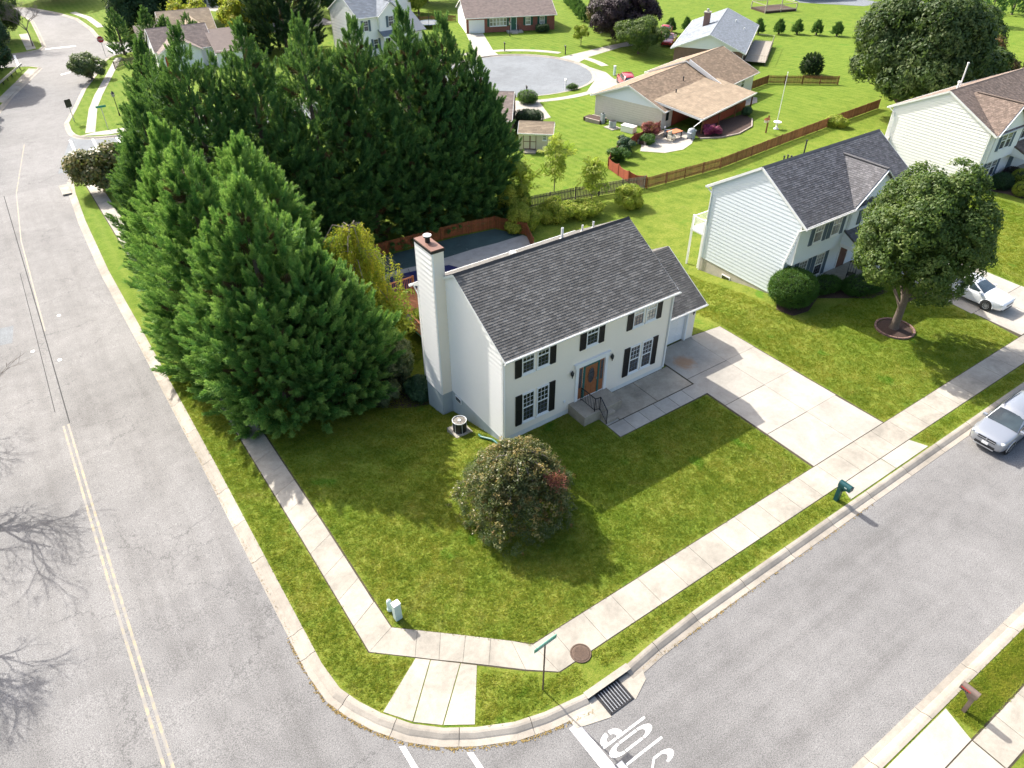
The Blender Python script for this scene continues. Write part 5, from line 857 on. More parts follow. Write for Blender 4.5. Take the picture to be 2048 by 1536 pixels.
bf = empty('bird_feeder', (53.7, 27.2, hf(53, 27)), label='brown post with a wooden bird feeder on the lawn', cat='bird feeder'); MB().b2(-.06, .06, -.06, .06, 0, 1.9).build('post', M_['brownwood'], bf); MB().b2(-.5, .0, -.16, .16, 1.2, 1.5).build('house_box', M_['beige'], bf); MB().add([(-.56, -.24, 1.48), (.04, -.24, 1.48), (.04, .24, 1.48), (-.56, .24, 1.48), (-.56, 0, 1.72), (.04, 0, 1.72)], [(0, 1, 5, 4), (2, 3, 4, 5), (0, 4, 3), (1, 2, 5)]).build('roof', M_['terracotta'], bf)
gb = empty('raised_vegetable_bed', (110, 74, hf(110, 74)), R(-15), label='raised vegetable bed with a wooden frame far out on the lawn', cat='raised bed')
MB().b2(0, 7, 0, 4.5, 0, .35).build('soil', M_['mulch'], gb); [MB().b2(x-.07, x+.07, y-.07, y+.07, 0, 1.4).build('post', M_['greywood'], gb) for x in (0, 3.5, 7) for y in (0, 4.5)]; g_ = MB(); [g_.bar(a, b, .09) for a, b in [((0, 0, 1.35), (7, 0, 1.35)), ((0, 4.5, 1.35), (7, 4.5, 1.35)), ((0, 0, 1.35), (0, 4.5, 1.35)), ((7, 0, 1.35), (7, 4.5, 1.35)), ((0, 0, .5), (7, 0, .5))]]; g_.build('top_rail', M_['greywood'], gb)
tp = empty('trampoline', (52.2, 100.3, hf(52, 100)), label='round blue trampoline in front of the far garden fence', cat='trampoline'); MB().lathe([(0, .7), (1.7, .7)], n=28).build('mat', M_['asphalt2'], tp); MB().lathe([(1.7, .72), (2.1, .74), (2.12, .66)], n=28).build('pad', M_['louvre'], tp); [MB().tube([(2*math.cos(a), 2*math.sin(a), 0), (2*math.cos(a), 2*math.sin(a), 2.2)], .03, 6).build('pole', M_['iron'], tp) for a in [k*math.pi/3 for k in range(6)]]
# guard rail beside the far street pavement
gr_ = empty('guard_rail', (-15.2, 97.5, hf(-15, 97)), label='galvanised steel guard rail beside the far street pavement', cat='guard rail'); O = Vector(gr_.location); gp_ = [Vector((-20, 87)), Vector((-15.4, 98.2)), Vector((-10.4, 110.6))]
for a, b in zip(gp_, gp_[1:]):
    m = MB(); [m.bar(Vector((a.x, a.y, hf(*a)+z))-O, Vector((b.x, b.y, hf(*b)+z))-O, .06, .11) for z in (.5, .66)]; m.bar(Vector((a.x, a.y, hf(*a)+.58))-O, Vector((b.x, b.y, hf(*b)+.58))-O, .03, .14); m.build('beam', M_['steel'], gr_)
    for i in range(7): p = a.lerp(b, (i+.5)/7); MB().b2(-.06, .06, -.08, .08, 0, .7).build('post', M_['iron'], gr_, loc=Vector((p.x-.12, p.y+.05, hf(*p)))-O)

# ------------------------------------------------------------------ street furniture
sn_ = empty('street_sign', (-6.44, -12.08, 0), label='green street name sign on a slim pole at the corner verge', cat='street sign')
MB().lathe([(.03, -.1), (.03, 2.95), (.0, 2.96)], n=10).build('pole', M_['rust'], sn_)
Ms = Matrix.Rotation(R(4), 4, 'Z')
MB().box((.02, 0, 2.98), (1.0, .025, .2), Ms).build('name_plate', M_['sign_g'], sn_); pl = MB(); [pl.box((.02, s*.0145, 2.98+z), (w, .003, h), Ms) for s in (-1, 1) for z, w, h in ((.092, .98, .012), (-.092, .98, .012))]; pl.build('plate_border', M_['white'], sn_)
tx = MB(); x = -.3
for w in (.05, .035, .045, .02, .05, .04, .05, .045, .0, .05, .035): 
    if w: [tx.box((x+w*k, -.0155, 2.98+dz_), (.012 if k != .5 else w, .003, hh), Ms) for k, dz_, hh in ((0, 0, .09), (.5, rnd.choice((-.035, 0, .035)), .014), (1, rnd.choice((-.02, 0)), .06))]
    x += w+.022
tx.build('lettering', M_['util'], sn_)
def mailbox(x, y, rz, mat, label, z=0, h=1.02, flag=True, wide=.2):
    m = empty('mailbox', (x, y, z+hf(x, y)), rz, label=label, cat='mailbox', group=None)
    MB().b2(-.07, .07, -.07, .07, -.1, h-.02).build('post', M_[mat], m); MB().add([(-.05, -.08, h-.32), (.05, -.08, h-.32), (-.05, -.36, h-.02), (.05, -.36, h-.02), (-.05, -.08, h-.02), (.05, -.08, h-.02)], [(0, 1, 3, 2), (0, 2, 4), (1, 5, 3)]).build('brace', M_[mat], m)
    b = MB(); pr_ = [(-wide/2, 0), (wide/2, 0)] + [(wide/2*math.cos(a*math.pi/8), .15+wide/2*math.sin(a*math.pi/8)) for a in range(9)]; n = len(pr_)
    b.add([(px, y_, h+pz) for y_ in (-.48, .12) for px, pz in pr_], [(i, (i+1) % n, n+(i+1) % n, n+i) for i in range(n)] + [tuple(range(n)), tuple(range(2*n-1, n-1, -1))]); b.build('box', M_[mat], m)
    MB().b2(-wide/2-.004, wide/2+.004, -.5, -.484, h-.005, h+.23).build('box_door', M_[mat], m); return m
m1 = mailbox(10.7, -12.35, R(0), 'green_mail', 'dark green mailbox on a wide post by the driveway apron', h=.95, wide=.3)
MB().b2(-.156, -.152, -.33, -.2, 1.06, 1.12).build('number_plate', M_['util'], m1); MB().b2(-.11, .11, -.1, .1, -.1, .9).build('post_sleeve', M_['green_mail'], m1)
m2 = mailbox(5.6, -21.4, R(180), 'brown_pl', 'brown mailbox with a pink red flag on the opposite verge', h=1.0, wide=.24)
MB().b2(.122, .13, -.46, -.12, 1.12, 1.17).build('flag', M_['red'], m2); nb = MB(); [nb.b2(.121, .124, -.44+k*.07, -.40+k*.07, 1.02, 1.09) for k in range(4)]; nb.build('numerals', M_['black'], m2)
for x, y, mt, lb in ((48.4, 56.4, 'white', 'white mailbox post at the near edge of the turning circle'), (60.1, 71.4, 'iron', 'black mailbox beside the drive junction of the turning circle'), (53.5, 78.5, 'iron', 'small dark mailbox beside the brick house drive'), (42.3, 56.9, 'iron', 'dark mailbox behind the round shrub on the turning circle')): mailbox(x, y, R(150), mt, lb, h=1.0)
u1 = empty('utility_pedestal', (-9.5, -5.75, 0), label='short domed pale green cable pedestal beside the square one', cat='utility box'); MB().lathe([(.11, 0), (.11, .5), (.1, .58), (.06, .64), (0, .66)], n=18).build('dome', M_['util'], u1, smooth=True); MB().lathe([(.125, 0), (.125, .12), (.11, .13)], n=18).build('base', M_['util'], u1)
u2 = empty('utility_pedestal', (-9.42, -6.28, 0), R(4), label='square pale green utility pedestal with white top by the pavement', cat='utility box'); bevel(MB().b2(-.15, .15, -.13, .13, 0, .92).build('cabinet', M_['util'], u2), .02); bevel(MB().b2(-.165, .165, -.145, .145, .925, .99).build('lid', M_['white'], u2), .03); MB().b2(-.12, .12, -.136, -.131, .1, .8).build('access_panel', M_['util'], u2)
uw = empty('utility_post', (58.4, 57.9, hf(58, 58)), label='white utility marker post on the lawn near the red car', cat='post'); MB().b2(-.15, .15, -.12, .12, 0, 1.2).build('cabinet', M_['util'], uw); MB().b2(-.17, .17, -.14, .14, 1.2, 1.28).build('lid', M_['white'], uw)
ss = empty('stop_sign', (1.0, 111.3, hf(1, 111)), R(-10), label='red octagonal stop sign at the far corner', cat='stop sign'); MB().b2(-.04, .04, -.03, .03, 0, 2.3).build('post', M_['steel'], ss)
oc = lambda r, y: [(r*math.cos(R(22.5+45*k)), y, 2.35+r*math.sin(R(22.5+45*k))) for k in range(8)]
MB().add(oc(.52, -.06)+oc(.52, -.04), [tuple(range(8)), tuple(range(15, 7, -1))]+[(i, (i+1) % 8, 8+(i+1) % 8, 8+i) for i in range(8)]).build('sign_border', M_['white'], ss); MB().face(*oc(.46, -.065)).build('sign_face', M_['red'], ss)
fc = bpy.data.curves.new('lettering', 'FONT'); fc.body = 'STOP'; fc.size = .34; fc.align_x = 'CENTER'; fc.align_y = 'CENTER'; fc.materials.append(M_['white']); fo = bpy.data.objects.new('lettering_source', fc); fm = bpy.data.meshes.new_from_object(fo); bpy.data.objects.remove(fo); fo = inst('lettering', fm, ss, (0, -.07, 2.35)); fo.rotation_euler = (R(90), 0, 0)
sp_ = empty('speed_sign', (-8.5, 79.7, hf(-8, 80)), R(25), label='rectangular traffic sign seen from its grey back on the far verge', cat='traffic sign'); MB().b2(-.035, .035, -.03, .03, 0, 2.6).build('post', M_['steel'], sp_); MB().b2(-.38, .38, -.05, -.032, 1.75, 2.65).build('sign_plate', M_['iron'], sp_)
s3 = empty('street_sign', (-5.7, 74.6, hf(-5, 74)), label='green street name sign at the far side street corner', cat='street sign'); MB().lathe([(.04, 0), (.04, 2.5)], n=8).build('pole', M_['steel'], s3); MB().box((0, 0, 2.6), (1.1, .03, .24)).build('name_plate', M_['sign_g'], s3)
s4 = empty('street_sign', (5.6, 120.5, hf(5, 120)), label='distant street name sign beyond the columnar evergreens', cat='street sign'); MB().lathe([(.04, 0), (.04, 2.6)], n=8).build('pole', M_['steel'], s4); MB().box((0, 0, 2.7), (1.1, .03, .26)).build('name_plate', M_['sign_g'], s4)
def lamp_post(x, y, h, label):
    l = empty('lamp_post', (x, y, hf(x, y)), label=label, cat='lamp post'); MB().lathe([(.09, 0), (.09, .3), (.045, .4), (.04, h)], n=10).build('post', M_['iron'], l); MB().lathe([(.06, h), (.17, h+.08), (.2, h+.42), (.2, h+.44)], n=6).build('lamp_glass', M_['pane_l'], l); MB().lathe([(.25, h+.44), (.1, h+.6), (.03, h+.72), (0, h+.74)], n=6).build('lamp_cap', M_['iron'], l)
lamp_post(-3.5, 79.2, 2.2, 'black lamp post on the lawn at the far side street corner'); lamp_post(59.8, 86.2, 1.7, 'black garden lamp post in front of the red brick house')
# rocking chair on the blue porch
rc_ = empty('rocking_chair', (29.0, -.1, .3), R(-60), label='black rocking chair on the blue house porch', cat='chair'); MB().b2(-.26, .26, -.26, .26, .38, .42).build('seat', M_['black'], rc_)
bkm = MB(); [bkm.bar((x_, .24, .42), (x_*1.05, .42, 1.15), .03) for x_ in (-.24, -.08, .08, .24)]; bkm.bar((-.27, .42, 1.13), (.27, .42, 1.13), .05, .1); bkm.build('backrest', M_['black'], rc_)
for s in (-1, 1): MB().tube([(s*.25, -.45, .1), (s*.25, -.2, .02), (s*.25, .2, .02), (s*.25, .5, .12)], .02, 6).build('rocker', M_['black'], rc_); MB().b2(s*.25-.03, s*.25+.03, -.28, .3, .62, .65).build('arm', M_['black'], rc_); [MB().bar((s*.24, y_, .04), (s*.24, y_, .63), .03).build('leg', M_['black'], rc_) for y_ in (-.22, .22)]
# ------------------------------------------------------------------ foliage: twig meshes scattered through each crown
def rand_dir(): 
    while True:
        v = Vector((rnd.uniform(-1, 1), rnd.uniform(-1, 1), rnd.uniform(-1, 1)))
        if .05 < v.length < 1: return v.normalized()
def twig(name, mat, kind):
    m = MB()
    m.tone = .5
    if kind == 'plume':                     # feathery conifer spray along +Z, tips painted paler for sunlight and new growth
        for i in range(64):
            t = (i/64)**.9; a = i*2.4+rnd.uniform(-.3, .3); l = (.31*(1-.76*t)+.05)*rnd.uniform(.7, 1.25); up = .8+.6*t
            d = Vector((math.cos(a), math.sin(a), up)).normalized(); p = Vector((.03*math.sin(t*5), .03*math.cos(t*4), t*.98)); s = d.cross(Vector((rnd.uniform(-.6, .6), rnd.uniform(-.6, .6), 1))).normalized()*(.034-.012*t)
            q = p+d*l*.45; e = p+d*l+Vector((0, 0, .05)); n = d.cross(s).normalized()*.015; m.tone = .15+.5*t
            m.face(p, q+s+n, q+(e-q)*.6, q-s-n); m.tone = min(1, .55+.5*t); m.face(q+(e-q)*.2, q+(e-q)*.6+s*.8, e, q+(e-q)*.6-s*.8)
            for sg in (-1, 1):
                if rnd.random() < .8: m.tone = .4+.5*t; b0 = p+d*l*rnd.uniform(.3, .6); dd = (d+s.normalized()*sg*.9+Vector((0, 0, .25))).normalized()*l*.42; w = dd.cross(n).normalized()*.016; m.face(b0, b0+dd*.5+w, b0+dd, b0+dd*.5-w)
    elif kind == 'leaves':                  # broad leaf twig, radius about .5
        for i in range(26):
            c = rand_dir()*rnd.uniform(.12, .5); c.z = c.z*.75+.1; n = (c.normalized()+Vector((0, 0, .6))+rand_dir()*.7).normalized(); x = n.cross(rand_dir()).normalized(); y = n.cross(x); l, w = rnd.uniform(.1, .16), rnd.uniform(.055, .085); m.tone = rnd.random()*.6+.4*max(0, c.z+.3)
            m.face(c-x*l, c+y*w-n*.015, c+x*l-n*.03, c-y*w-n*.015)
    elif kind == 'fine':                    # small leaves, tight
        for i in range(34):
            c = rand_dir()*rnd.uniform(.1, .5); n = (c.normalized()+rand_dir()*.8).normalized(); x = n.cross(rand_dir()).normalized(); y = n.cross(x); l, w = rnd.uniform(.06, .1), rnd.uniform(.03, .05); m.tone = rnd.random()
            m.face(c-x*l, c+y*w, c+x*l, c-y*w)
    elif kind == 'droop':                   # hanging sprig along -Z
        for i in range(22):
            t = i/22; a = i*2.4; p = Vector((.04*math.sin(i), .04*math.cos(i), -t)); d = Vector((math.cos(a)*.7, math.sin(a)*.7, -.7)).normalized(); s = d.cross(rand_dir()).normalized()*.04; l = rnd.uniform(.13, .22)
            m.face(p, p+d*l*.5+s, p+d*l, p+d*l*.5-s)
    elif kind == 'compound':                # pinnate leaf spray along +Z then arching
        for b in range(4):
            a = b*1.57+rnd.uniform(-.4, .4); 
            for i in range(8):
                t = (i+1)/8; p = Vector((math.cos(a)*t*.5, math.sin(a)*t*.5, .25*math.sin(t*2.2))); 
                for sg in (-1, 1): d = Vector((-math.sin(a)*sg, math.cos(a)*sg, -.3)).normalized(); s = Vector((math.cos(a), math.sin(a), 0))*.035; m.face(p, p+d*.1+s, p+d*.22, p+d*.1-s)
    o = bpy.data.objects.new(name, m.mesh(name, mat)); return o
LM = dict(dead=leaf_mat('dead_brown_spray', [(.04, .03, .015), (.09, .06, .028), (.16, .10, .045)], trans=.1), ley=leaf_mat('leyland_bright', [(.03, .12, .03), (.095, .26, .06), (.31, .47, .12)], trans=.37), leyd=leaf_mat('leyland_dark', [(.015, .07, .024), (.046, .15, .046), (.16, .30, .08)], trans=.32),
    tree=leaf_mat('linden_leaf', [(.026, .055, .011), (.065, .115, .02), (.15, .19, .045)]), maple=leaf_mat('maple_leaf', [(.02, .045, .012), (.045, .085, .022), (.11, .145, .045)]), shrubb=leaf_mat('bronze_shrub_leaf', [(.04, .06, .02), (.11, .12, .04), (.27, .19, .06)], rough=.4, trans=.25), shrubg=leaf_mat('grey_green_shrub_leaf', [(.04, .07, .025), (.10, .14, .055), (.21, .22, .11)], rough=.5),
    box=leaf_mat('clipped_yew', [(.015, .055, .008), (.035, .105, .014), (.075, .165, .025)]), yellow=leaf_mat('yellow_cherry_leaf', [(.14, .21, .016), (.32, .36, .025), (.56, .44, .035)], trans=.5), lime=leaf_mat('lime_leaf', [(.12, .20, .016), (.27, .34, .035), (.46, .46, .07)], trans=.45), purple=leaf_mat('purple_maple_leaf', [(.012, .008, .014), (.028, .015, .024), (.06, .03, .04)], trans=.1),
    rusty=leaf_mat('rusty_autumn_leaf', [(.06, .055, .02), (.13, .085, .028), (.24, .12, .035)]), dark=leaf_mat('dark_evergreen', [(.008, .03, .012), (.018, .055, .02), (.04, .09, .03)], trans=.1), red=leaf_mat('red_shrub_leaf', [(.12, .02, .03), (.25, .05, .06), (.4, .12, .1)]), pink=leaf_mat('magenta_shrub_leaf', [(.15, .01, .06), (.3, .03, .14), (.4, .08, .2)]))
TW = {}
def tw(kind, mat):
    k = kind+'_'+mat
    if k not in TW: TW[k] = [twig('twig_'+k, LM[mat], kind), None]; TW[k][1] = scatter_group(TW[k][0])
    return TW[k][1]
def scatter_group(src):
    g = bpy.data.node_groups.new('scatter_'+src.name, 'GeometryNodeTree')
    g.interface.new_socket('Geometry', in_out='INPUT', socket_type='NodeSocketGeometry'); g.interface.new_socket('Geometry', in_out='OUTPUT', socket_type='NodeSocketGeometry')
    gi, go_ = g.nodes.new('NodeGroupInput'), g.nodes.new('NodeGroupOutput'); oi = g.nodes.new('GeometryNodeObjectInfo'); oi.inputs['Object'].default_value = src; oi.inputs['As Instance'].default_value = True
    ip = g.nodes.new('GeometryNodeInstanceOnPoints'); ra = g.nodes.new('GeometryNodeInputNamedAttribute'); ra.data_type = 'FLOAT_VECTOR'; ra.inputs[0].default_value = 'rot'; sa = g.nodes.new('GeometryNodeInputNamedAttribute'); sa.data_type = 'FLOAT'; sa.inputs[0].default_value = 'scl'
    er = g.nodes.new('FunctionNodeEulerToRotation'); L = g.links.new
    L(gi.outputs[0], ip.inputs['Points']); L(oi.outputs['Geometry'], ip.inputs['Instance']); L(ra.outputs[0], er.inputs[0]); L(er.outputs[0], ip.inputs['Rotation']); L(sa.outputs[0], ip.inputs['Scale']); L(ip.outputs[0], go_.inputs[0])
    return g
def crown(parent, pts, grp, name='crown', label=None):
    """pts: (position, growth direction, size)"""
    me = bpy.data.meshes.new(name); me.from_pydata([tuple(p[0]) for p in pts], [], []); me.attributes.new('rot', 'FLOAT_VECTOR', 'POINT'); me.attributes.new('scl', 'FLOAT', 'POINT'); rr = []
    for p, d, s in pts:
        q = Vector(d).to_track_quat('Z', 'Y') @ Euler((0, 0, rnd.uniform(0, 6.28))).to_quaternion(); rr += list(q.to_euler())
    me.attributes['rot'].data.foreach_set('vector', rr); me.attributes['scl'].data.foreach_set('value', [p[2] for p in pts])
    o = bpy.data.objects.new(name, me); place(o, parent); m = o.modifiers.new('leaves', 'NODES'); m.node_group = grp; o['kind'] = 'stuff'
    if label: o['label'] = label
    return o
def trunk(parent, h, r, lean=(0, 0), mat='bark', limbs=0, lim_r=2, z_l=(.3, .8), spread=.8):
    m = MB(); pts = [(lean[0]*t*t+.05*h*.1*math.sin(t*5), lean[1]*t*t, t*h-.15) for t in (0, .06, .25, .5, .75, 1)]; m.tube(pts, [r*1.35, r, r*.85, r*.65, r*.4, r*.12], 10)
    for i in range(limbs):
        t = rnd.uniform(*z_l); a = i*2.4+rnd.uniform(-.3, .3); p = Vector((lean[0]*t*t, lean[1]*t*t, t*h)); e = Vector((math.cos(a)*lim_r*spread, math.sin(a)*lim_r*spread, lim_r*rnd.uniform(.45, .9))); m.tube([p, p+e*.5+Vector((0, 0, .1*lim_r)), p+e], [r*.45, r*.28, r*.08], 6)
    return m.build('trunk', M_[mat], parent, smooth=True)
def cypress(x, y, h, r, mat, label, dens=1.0, size=1.0, tips=(), group=None, pw=.6, name='cypress_tree'):
    z = hf(x, y); t = empty(name, (x, y, z), label=label, cat='tree', group=group); trunk(t, h*.93, .16+h*.008)
    pts = []; dead = []
    def cone(cx, cy, z0, hh, rr, n, s, pw=.85):
        for i in range(n):
            f = 1-math.sqrt(rnd.random()) if rnd.random() < .66 else rnd.random()**.8; f = min(.985, f); a = rnd.uniform(0, 6.283); rad = rr*(min(1, (1-f)/.52)**1.05 if pw == .6 else (1-f)**pw)*rnd.uniform(.72, 1.04)+.05; lump = 1+.12*math.sin(a*3+f*9+cx)
            d = Vector((math.cos(a)*(1.05-f*.7), math.sin(a)*(1.05-f*.7), .38+f*1.25+rnd.uniform(-.15, .25))).normalized()
            pts.append((Vector((cx+math.cos(a)*rad*lump, cy+math.sin(a)*rad*lump, z0+f*hh)), d, s*(1.05-.35*f)*(rnd.uniform(.62, 1.12) if rnd.random() < .86 else rnd.uniform(1.2, 1.55))))
        pts.append((Vector((cx, cy, z0+hh*.95)), Vector((0, 0, 1)), s*.8))
    cone(0, 0, .35, h-.35, r, int(620*dens), 1.0*size, pw)
    for k in range(int(26*dens)):
        f = rnd.uniform(.02, .8)**1.05; a = k*2.4+rnd.uniform(-.4, .4); rad = r*min(1, (1-f)/.52)*.84; hh = h*rnd.uniform(.12, .22)*(1-.3*f); cone(math.cos(a)*rad, math.sin(a)*rad, .3+f*h*.94, hh, hh*.33, int(17), .8*size, .8)
    for dx, dy, zt in tips: cone(dx, dy, zt-h*.4, h*.4, r*.36, int(80*dens), .8*size, .9)
    for i in range(int(120*dens)):
        f = rnd.random()**1.3; a = rnd.uniform(0, 6.28); rad = r*min(1, (1-f)/.52)*rnd.uniform(.45, .7); (dead if rnd.random() < .3 else pts).append((Vector((math.cos(a)*rad, math.sin(a)*rad, .4+f*h*.85)), Vector((math.cos(a), math.sin(a), .8)).normalized(), 1.1*size))
    crown(t, pts, tw('plume', mat))
    if h > 8: crown(t, dead, tw('plume', 'dead'), 'dead_sprays')
    return t
def broadleaf(x, y, h, r, mat, label, base=.22, n=34, per=26, size=1.0, kind='leaves', name='leafy_tree', cat='tree', group=None, tr=.2, bark='bark', shape=1.0, z=None, lean=(0, 0), limbs=9, sq=.0, flat=1.0):
    z = hf(x, y) if z is None else z; t = empty(name, (x, y, z), label=label, cat=cat, group=group); z0 = base*h; ch = (h-z0)/2; zc = z0+ch
    trunk(t, h*.8, tr, lean, bark, limbs, r*.75, (max(.12, base*.8), .6)); pts = []
    for k in range(n):
        d = rand_dir(); 
        if rnd.random() < .3: d.z = abs(d.z)
        q = rnd.uniform(.48, .88); w = 1-max(0, d.z)*sq; c = Vector((d.x*r*q*w, d.y*r*q*w, zc+d.z*ch*q)); lr = r*rnd.uniform(.2, .34)
        for i in range(per):
            e = (rand_dir()+d*.55+Vector((0, 0, .15))).normalized(); p = c+Vector((e.x*lr, e.y*lr, e.z*lr*min(1.2, ch/r)*flat))
            if p.z < z0*.55: continue
            pts.append((p, (e+Vector((0, 0, .4))).normalized(), size*rnd.uniform(.75, 1.25)))
    for i in range(int(n*per*.18)): d = rand_dir()*rnd.uniform(.1, .6); pts.append((Vector((d.x*r, d.y*r, zc+d.z*ch)), rand_dir(), size*1.2))
    crown(t, pts, tw(kind, mat)); return t
def bush(x, y, rx, ry, h, mat, label, n=260, kind='fine', size=.5, name='round_bush', group=None, rz=0, z=None, core='box', cat='bush', power=2.4):
    z = hf(x, y) if z is None else z; t = empty(name, (x, y, z), rz, label=label, cat=cat, group=group); m = MB(); NU, NV = 18, 9; vs = []
    sp = lambda c: math.copysign(abs(c)**(2/power), c)
    for j in range(NV+1):
        for i in range(NU): th = -1.2+2.77*j/NV; a = 2*math.pi*i/NU; vs.append((.9*rx*sp(math.cos(a))*math.cos(th)**(2/power if math.cos(th) > 0 else 1) if math.cos(th) > 0 else 0, .9*ry*sp(math.sin(a))*max(0, math.cos(th))**(2/power), h*.52+.48*h*.93*sp(math.sin(th))))
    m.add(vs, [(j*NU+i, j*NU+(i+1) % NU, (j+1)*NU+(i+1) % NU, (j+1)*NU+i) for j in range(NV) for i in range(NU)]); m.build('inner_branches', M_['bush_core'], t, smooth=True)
    pts = []
    for i in range(n):
        d = rand_dir(); 
        if d.z < -.75: continue
        c = max(abs(d.x), abs(d.y), abs(d.z)); k = (abs(d.x)**power+abs(d.y)**power+abs(d.z)**power)**(-1/power); d2 = d*k; pts.append((Vector((d2.x*rx, d2.y*ry, h*.52+d2.z*h*.48)), d, size*rnd.uniform(.7, 1.2)))
    crown(t, pts, tw(kind, mat), 'foliage'); MB().tube([(0, 0, -.1), (0, 0, h*.5)], [.06, .03], 6).build('stem', M_['bark'], t); return t
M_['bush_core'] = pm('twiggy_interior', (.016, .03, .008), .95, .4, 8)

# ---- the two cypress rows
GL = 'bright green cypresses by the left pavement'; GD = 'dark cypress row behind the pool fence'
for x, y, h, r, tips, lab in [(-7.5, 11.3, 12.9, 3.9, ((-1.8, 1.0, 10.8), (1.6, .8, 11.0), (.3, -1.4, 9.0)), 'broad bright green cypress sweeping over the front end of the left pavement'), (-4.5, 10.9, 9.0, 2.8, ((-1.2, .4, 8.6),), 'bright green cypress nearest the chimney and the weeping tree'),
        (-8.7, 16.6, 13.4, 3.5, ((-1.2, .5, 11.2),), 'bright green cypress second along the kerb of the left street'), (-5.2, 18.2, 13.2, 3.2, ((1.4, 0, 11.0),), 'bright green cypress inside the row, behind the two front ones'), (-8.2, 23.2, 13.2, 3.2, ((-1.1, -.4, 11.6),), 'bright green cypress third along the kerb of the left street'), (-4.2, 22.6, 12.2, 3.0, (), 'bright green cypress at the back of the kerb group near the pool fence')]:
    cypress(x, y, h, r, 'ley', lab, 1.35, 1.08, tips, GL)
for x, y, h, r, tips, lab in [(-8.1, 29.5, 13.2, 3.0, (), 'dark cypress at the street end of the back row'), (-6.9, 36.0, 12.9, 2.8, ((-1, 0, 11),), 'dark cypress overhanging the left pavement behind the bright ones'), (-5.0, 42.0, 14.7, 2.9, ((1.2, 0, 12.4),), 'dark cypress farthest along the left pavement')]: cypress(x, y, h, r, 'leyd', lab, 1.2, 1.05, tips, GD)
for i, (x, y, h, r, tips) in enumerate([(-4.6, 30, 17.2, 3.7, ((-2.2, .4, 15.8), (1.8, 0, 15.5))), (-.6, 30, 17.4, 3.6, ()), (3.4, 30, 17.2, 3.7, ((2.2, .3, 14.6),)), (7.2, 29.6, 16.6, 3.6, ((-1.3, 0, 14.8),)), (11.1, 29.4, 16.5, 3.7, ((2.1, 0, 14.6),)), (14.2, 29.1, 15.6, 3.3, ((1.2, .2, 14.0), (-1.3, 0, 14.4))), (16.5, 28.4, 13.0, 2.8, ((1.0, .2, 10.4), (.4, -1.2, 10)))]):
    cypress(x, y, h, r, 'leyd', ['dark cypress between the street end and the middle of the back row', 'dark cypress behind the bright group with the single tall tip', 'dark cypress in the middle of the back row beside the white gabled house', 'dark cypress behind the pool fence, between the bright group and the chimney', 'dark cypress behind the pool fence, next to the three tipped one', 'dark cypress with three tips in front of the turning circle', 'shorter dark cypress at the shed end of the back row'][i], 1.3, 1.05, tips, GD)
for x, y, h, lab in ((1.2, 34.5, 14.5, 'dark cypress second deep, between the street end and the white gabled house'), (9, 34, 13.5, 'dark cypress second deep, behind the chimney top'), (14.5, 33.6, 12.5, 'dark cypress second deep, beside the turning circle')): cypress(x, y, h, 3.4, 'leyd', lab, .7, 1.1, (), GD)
# ---- specimen trees and shrubs
def weeping(x, y, h, r, mat, label, n=70, size=.55, kind='droop', bark='bark_g', name='weeping_tree', zmin=.15, arch=.3, cat='tree', per=9, top=.55):
    z = hf(x, y); t = empty(name, (x, y, z), label=label, cat=cat); m = MB(); m.tube([(0, 0, -.1), (.1, 0, h*.4), (.05, .1, h*.8), (.25, .1, h*.97)], [.16, .12, .07, .03], 8); pts = []
    for k in range(n):
        a = rnd.uniform(0, 6.283); f = rnd.random(); z0 = h*(top+(.97-top)*f); R1 = r*rnd.uniform(.35, 1.0)*(1.1-.55*f); c, s = math.cos(a), math.sin(a); drop = rnd.uniform(.5, 1.0)
        zt = z0+arch*R1*.6; ze = max(zmin*h, zt-h*.62*drop); path = [Vector((0, 0, z0)), Vector((c*R1*.5, s*R1*.5, zt)), Vector((c*R1*.9, s*R1*.9, zt-.25*(zt-ze))), Vector((c*R1*1.05, s*R1*1.05, ze))]
        if k % 2 == 0: m.tube(path[:3], [.035, .022, .012], 5)
        for i in range(per): tt = i/(per-1)*2.6+.4; j = min(2, int(tt)); p = path[j].lerp(path[j+1], tt-j); pts.append((p+rand_dir()*.12, (Vector((rnd.uniform(-.3, .3), rnd.uniform(-.3, .3), 1))).normalized(), size*rnd.uniform(.75, 1.3)))
    m.build('trunk', M_[bark], t, smooth=True); crown(t, pts, tw(kind, mat)); return t
wt = weeping(-1.1, 14.3, 9.5, 3.2, 'yellow', 'weeping cherry with yellow green leaves beside the cypresses', 130, .8)
wp = [(Vector((rnd.gauss(.5, 1.0), rnd.gauss(-1.0, 1.0), rnd.uniform(.5, 4.6))), rand_dir(), .9) for _ in range(420)]; crown(wt, wp, tw('leaves', 'lime'), 'lower_crown')
sb_ = weeping(-2.15, -4.15, 3.75, 2.75, 'shrubb', 'wide bronze green weeping shrub on the front lawn', 190, .42, 'leaves', name='weeping_shrub', zmin=.06, arch=.35, cat='shrub', per=10, top=.42)
sp2 = []
for i in range(1500):
    d = rand_dir(); d.z = abs(d.z)*1.0-.12; k = .9+.1*rnd.random(); az_ = math.atan2(d.y, d.x); lump = 1+.08*math.sin(5*az_+d.z*5+1)+.07*math.sin(11*az_-d.z*9)+.05*math.sin(3*az_+2); sp2.append((Vector((d.x*2.62*k*lump, d.y*2.62*k*lump, .5+max(-.3, d.z)*3.2*k*(1+.08*math.sin(4*az_+1)+.05*math.sin(9*az_)))), (d+Vector((0, 0, -.2))).normalized(), rnd.uniform(.3, .46)))
